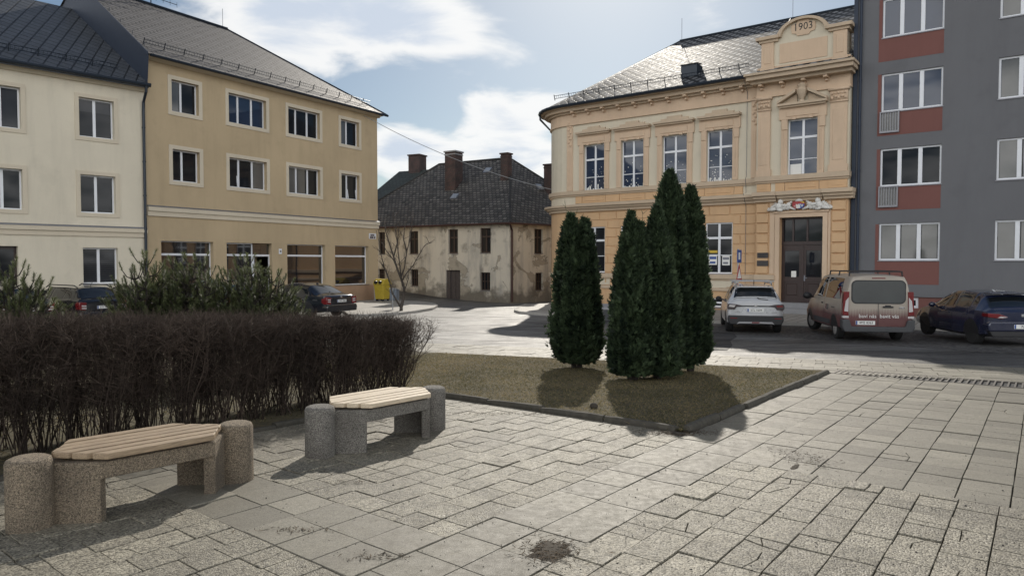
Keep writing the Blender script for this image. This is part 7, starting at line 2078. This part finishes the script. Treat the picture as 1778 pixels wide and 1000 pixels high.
# ------------------------------------------------------------------ street furniture and the overhead wire
M['cont_yellow'] = plain('yellow_container_plastic', (0.44, 0.33, 0.035), .55, var=.2)
M['bin_grey'] = plain('pale_grey_plastic', (0.42, 0.43, 0.45), .5, var=.08)
M['bin_blue'] = plain('blue_grey_sheet_metal', (0.16, 0.19, 0.23), .45, .3)
M['post_metal'] = plain('galvanised_post', (0.38, 0.39, 0.40), .4, .5)
def small():
    # yellow waste container with a rounded lid, beside the corner of the beige house
    p = G(664, 525.5); Y = p.y; s = Y / 1240
    t = thing('waste_container', 'yellow plastic recycling container with a rounded lid at the beige house corner', 'waste container', (p.x, p.y, p.z + .1), math.radians(-28), 'bins at the beige house corner')
    m = MB(); w, d = .37, .38
    m.hexa([(-w * .82, -d * .8, .12), (w * .82, -d * .8, .12), (w * .82, d * .8, .12), (-w * .82, d * .8, .12), (-w, -d, 1.0), (w, -d, 1.0), (w, d, 1.0), (-w, d, 1.0)])
    m.build('body', M['cont_yellow'], t, local=True, bevel=.04)
    m = MB(); n = 9; prof = [(d * 1.06 * math.cos(math.pi * k / n), 1.0 + .36 * math.sin(math.pi * k / n)) for k in range(n + 1)]
    m.add([(-w * 1.06, y, z) for y, z in prof] + [(w * 1.06, y, z) for y, z in prof], [tuple(range(n + 1))[::-1], tuple(range(n + 1, 2 * n + 2))] + [(i, i + 1, n + 2 + i, n + 1 + i) for i in range(n)] + [(n, 0, n + 1, 2 * n + 1)])
    m.build('lid', M['cont_yellow'], t, local=True, bevel=.02)
    m = MB(); m.lathe((.16, -d * 1.0, 1.14), [(.10, -.09), (.10, .02)], 14, 'y'); m.lathe((-.16, -d * 1.0, 1.14), [(.10, -.09), (.10, .02)], 14, 'y'); m.build('filling_hole', M['black'], t, local=True)
    m = MB(); m.tube([(-w - .02, -d * .2, 1.02), (-w * .5, -d * 1.03, .72), (0, -d * 1.05, .60)], .022, 5); m.tube([(-w - .12, 0, .95), (-w, 0, .95)], .05, 6); m.build('lifting_bar', M['cont_yellow'], t, local=True)
    for sx in (-1, 1):
        for sy in (-1, 1): m = MB(); m.lathe((sx * w * .65, sy * d * .6, .07), [(.075, -.03), (.075, .03)], 12, 'x'); m.tube([(sx * w * .65, sy * d * .6, .07), (sx * w * .65, sy * d * .6, .16)], .02, 5); m.build('caster', M['tyre'], t, local=True)
    # pale round bin
    p = G(656, 524.5)
    t = thing('litter_bin', 'pale grey tapered round bin between the house corner and the yellow container', 'bin', (p.x, p.y - .3, p.z + .1), 0, 'bins at the beige house corner')
    m = MB(); m.lathe((0, 0, 0), [(.13, 0), (.15, .02), (.185, .80), (.195, .81), (.195, .85), (.17, .86)], 20); m.build('body', M['bin_grey'], t, local=True)
    m = MB(); m.lathe((0, 0, 0), [(.165, .855), (.165, .862)], 20); m.build('opening', M['black'], t, local=True)
    # grey litter bin with slanted lid, hung on a thin post
    p = G(682, 541.5); S = p.y / 1240
    t = thing('post_bin', 'blue grey box bin with a slanted lid on a thin white post', 'bin', (p.x, p.y, p.z + .1), math.radians(-20), 'bins at the beige house corner')
    m = MB(); m.tube([(0, 0, 0), (0, 0, 1.0)], .028, 8); m.build('post', M['post_metal'], t, local=True)
    m = MB(); w, d, z0, z1 = .19, .15, .46, .93
    m.hexa([(-w * .9, .03, z0), (w * .9, .03, z0), (w * .9, .03 + 2 * d, z0), (-w * .9, .03 + 2 * d, z0), (-w, .03, z1 + .07), (w, .03, z1 + .07), (w, .03 + 2 * d, z1), (-w, .03 + 2 * d, z1)]); m.build('body', M['bin_blue'], t, local=True, bevel=.01)
    m = MB(); m.hexa([(-w - .02, .0, z1 + .09), (w + .02, .0, z1 + .09), (w + .02, .06 + 2 * d, z1 + .01), (-w - .02, .06 + 2 * d, z1 + .01), (-w - .02, .0, z1 + .13), (w + .02, .0, z1 + .13), (w + .02, .06 + 2 * d, z1 + .05), (-w - .02, .06 + 2 * d, z1 + .05)]); m.build('lid', M['post_metal'], t, local=True, bevel=.006)
    # traffic signs behind the silver car, seen almost edge on
    q = at(1281.5, 455, 28.6); z0 = gz(q.x, q.y) + .1
    t = thing('traffic_sign', 'blue sign over a red rimmed triangle on one post behind the silver car', 'sign', (q.x, q.y, z0), 0)
    zz = lambda y: EYE - (y - 455) / 1240 * 28.6 - z0
    m = MB(); m.tube([(0, 0, 0), (0, 0, zz(432))], .03, 8); m.build('post', M['post_metal'], t, local=True)
    va = math.radians(18 + 14); e = Vector((math.sin(va), math.cos(va), 0)); nn = Vector((-e.y, e.x, 0))
    if nn.dot(Vector((-q.x, -q.y, 0))) < 0: nn = -nn
    def slab_(pts, d0, d1): k = MB(); n = len(pts); k.add([e * a + Vector((0, 0, z)) + nn * d0 for a, z in pts] + [e * a + Vector((0, 0, z)) + nn * d1 for a, z in pts], [tuple(range(n))[::-1], tuple(range(n, 2 * n))] + [(i, (i + 1) % n, n + (i + 1) % n, n + i) for i in range(n)]); return k
    a, b = zz(434), zz(456)
    k = slab_([(-.30, b), (.34, b), (.34, a), (-.30, a)], .035, .05).build('blue_panel', M['blue'], t, local=True)
    slab_([(-.12, b + .12), (.12, b + .12), (.12, a - .1), (-.12, a - .1)], .05, .054).build('white_symbol', M['plate_white'], k, local=True)
    a, b = zz(459), zz(487)
    k = slab_([(-.42, b), (.46, b), (.02, a)], .035, .05).build('triangle_panel', M['red'], t, local=True)
    slab_([(-.29, b + .08), (.33, b + .08), (.02, a - .16)], .05, .054).build('triangle_field', M['plate_white'], k, local=True)
    # dark box and pale post glimpsed between the thujas
    q = G(1046, 558)
    t = thing('grit_box', 'low dark grit box with a grey lid seen between the thujas, by the kerb', 'grit box', (q.x - .1, q.y + .5, q.z + .01), math.atan2(dR.y, dR.x))
    m = MB(); m.hexa([(-.75, -.35, 0), (.75, -.35, 0), (.75, .35, 0), (-.75, .35, 0), (-.8, -.4, .46), (.8, -.4, .46), (.8, .4, .46), (-.8, .4, .46)]); m.build('body', M['plastic_grey'], t, local=True, bevel=.02)
    m = MB(); m.hexa([(-.84, -.44, .46), (.84, -.44, .46), (.84, .44, .46), (-.84, .44, .46), (-.8, -.4, .56), (.8, -.4, .56), (.8, .4, .66), (-.8, .4, .66)]); m.build('lid', M['stone'], t, local=True, bevel=.02)
    q = G(1061, 592); h = (592 - 531) / 1240 * q.y
    t = thing('bollard', 'slim pale post between the left thuja and the middle pair', 'post', q)
    m = MB(); m.lathe((0, 0, 0), [(.05, -.05), (.045, h - .04), (.03, h)], 12); m.build('shaft', M['post_metal'], t, local=True); m = MB(); m.lathe((0, 0, h - .16), [(.047, 0), (.047, .06)], 12); m.build('collar', M['plate_white'], t, local=True)
    # wire across the street
    a = FB.pt(LB - 1.2, 0, .02); a.z = FB.px(640, 203)[1]; b = FS.pt(-1.2, 0, -1.3); b.z = EYE + (455 - 334) / 1240 * b.y
    m = MB(); pts = [a.lerp(b, k / 20) - Vector((0, 0, .5 * 4 * (k / 20) * (1 - k / 20))) for k in range(21)]
    m.tube(pts, .018, 5); o = m.build('overhead_wire', M['post_metal']); rebase(o, a); tag(o, 'thin wire slung across the street from the beige house to the school', 'wire')
small()
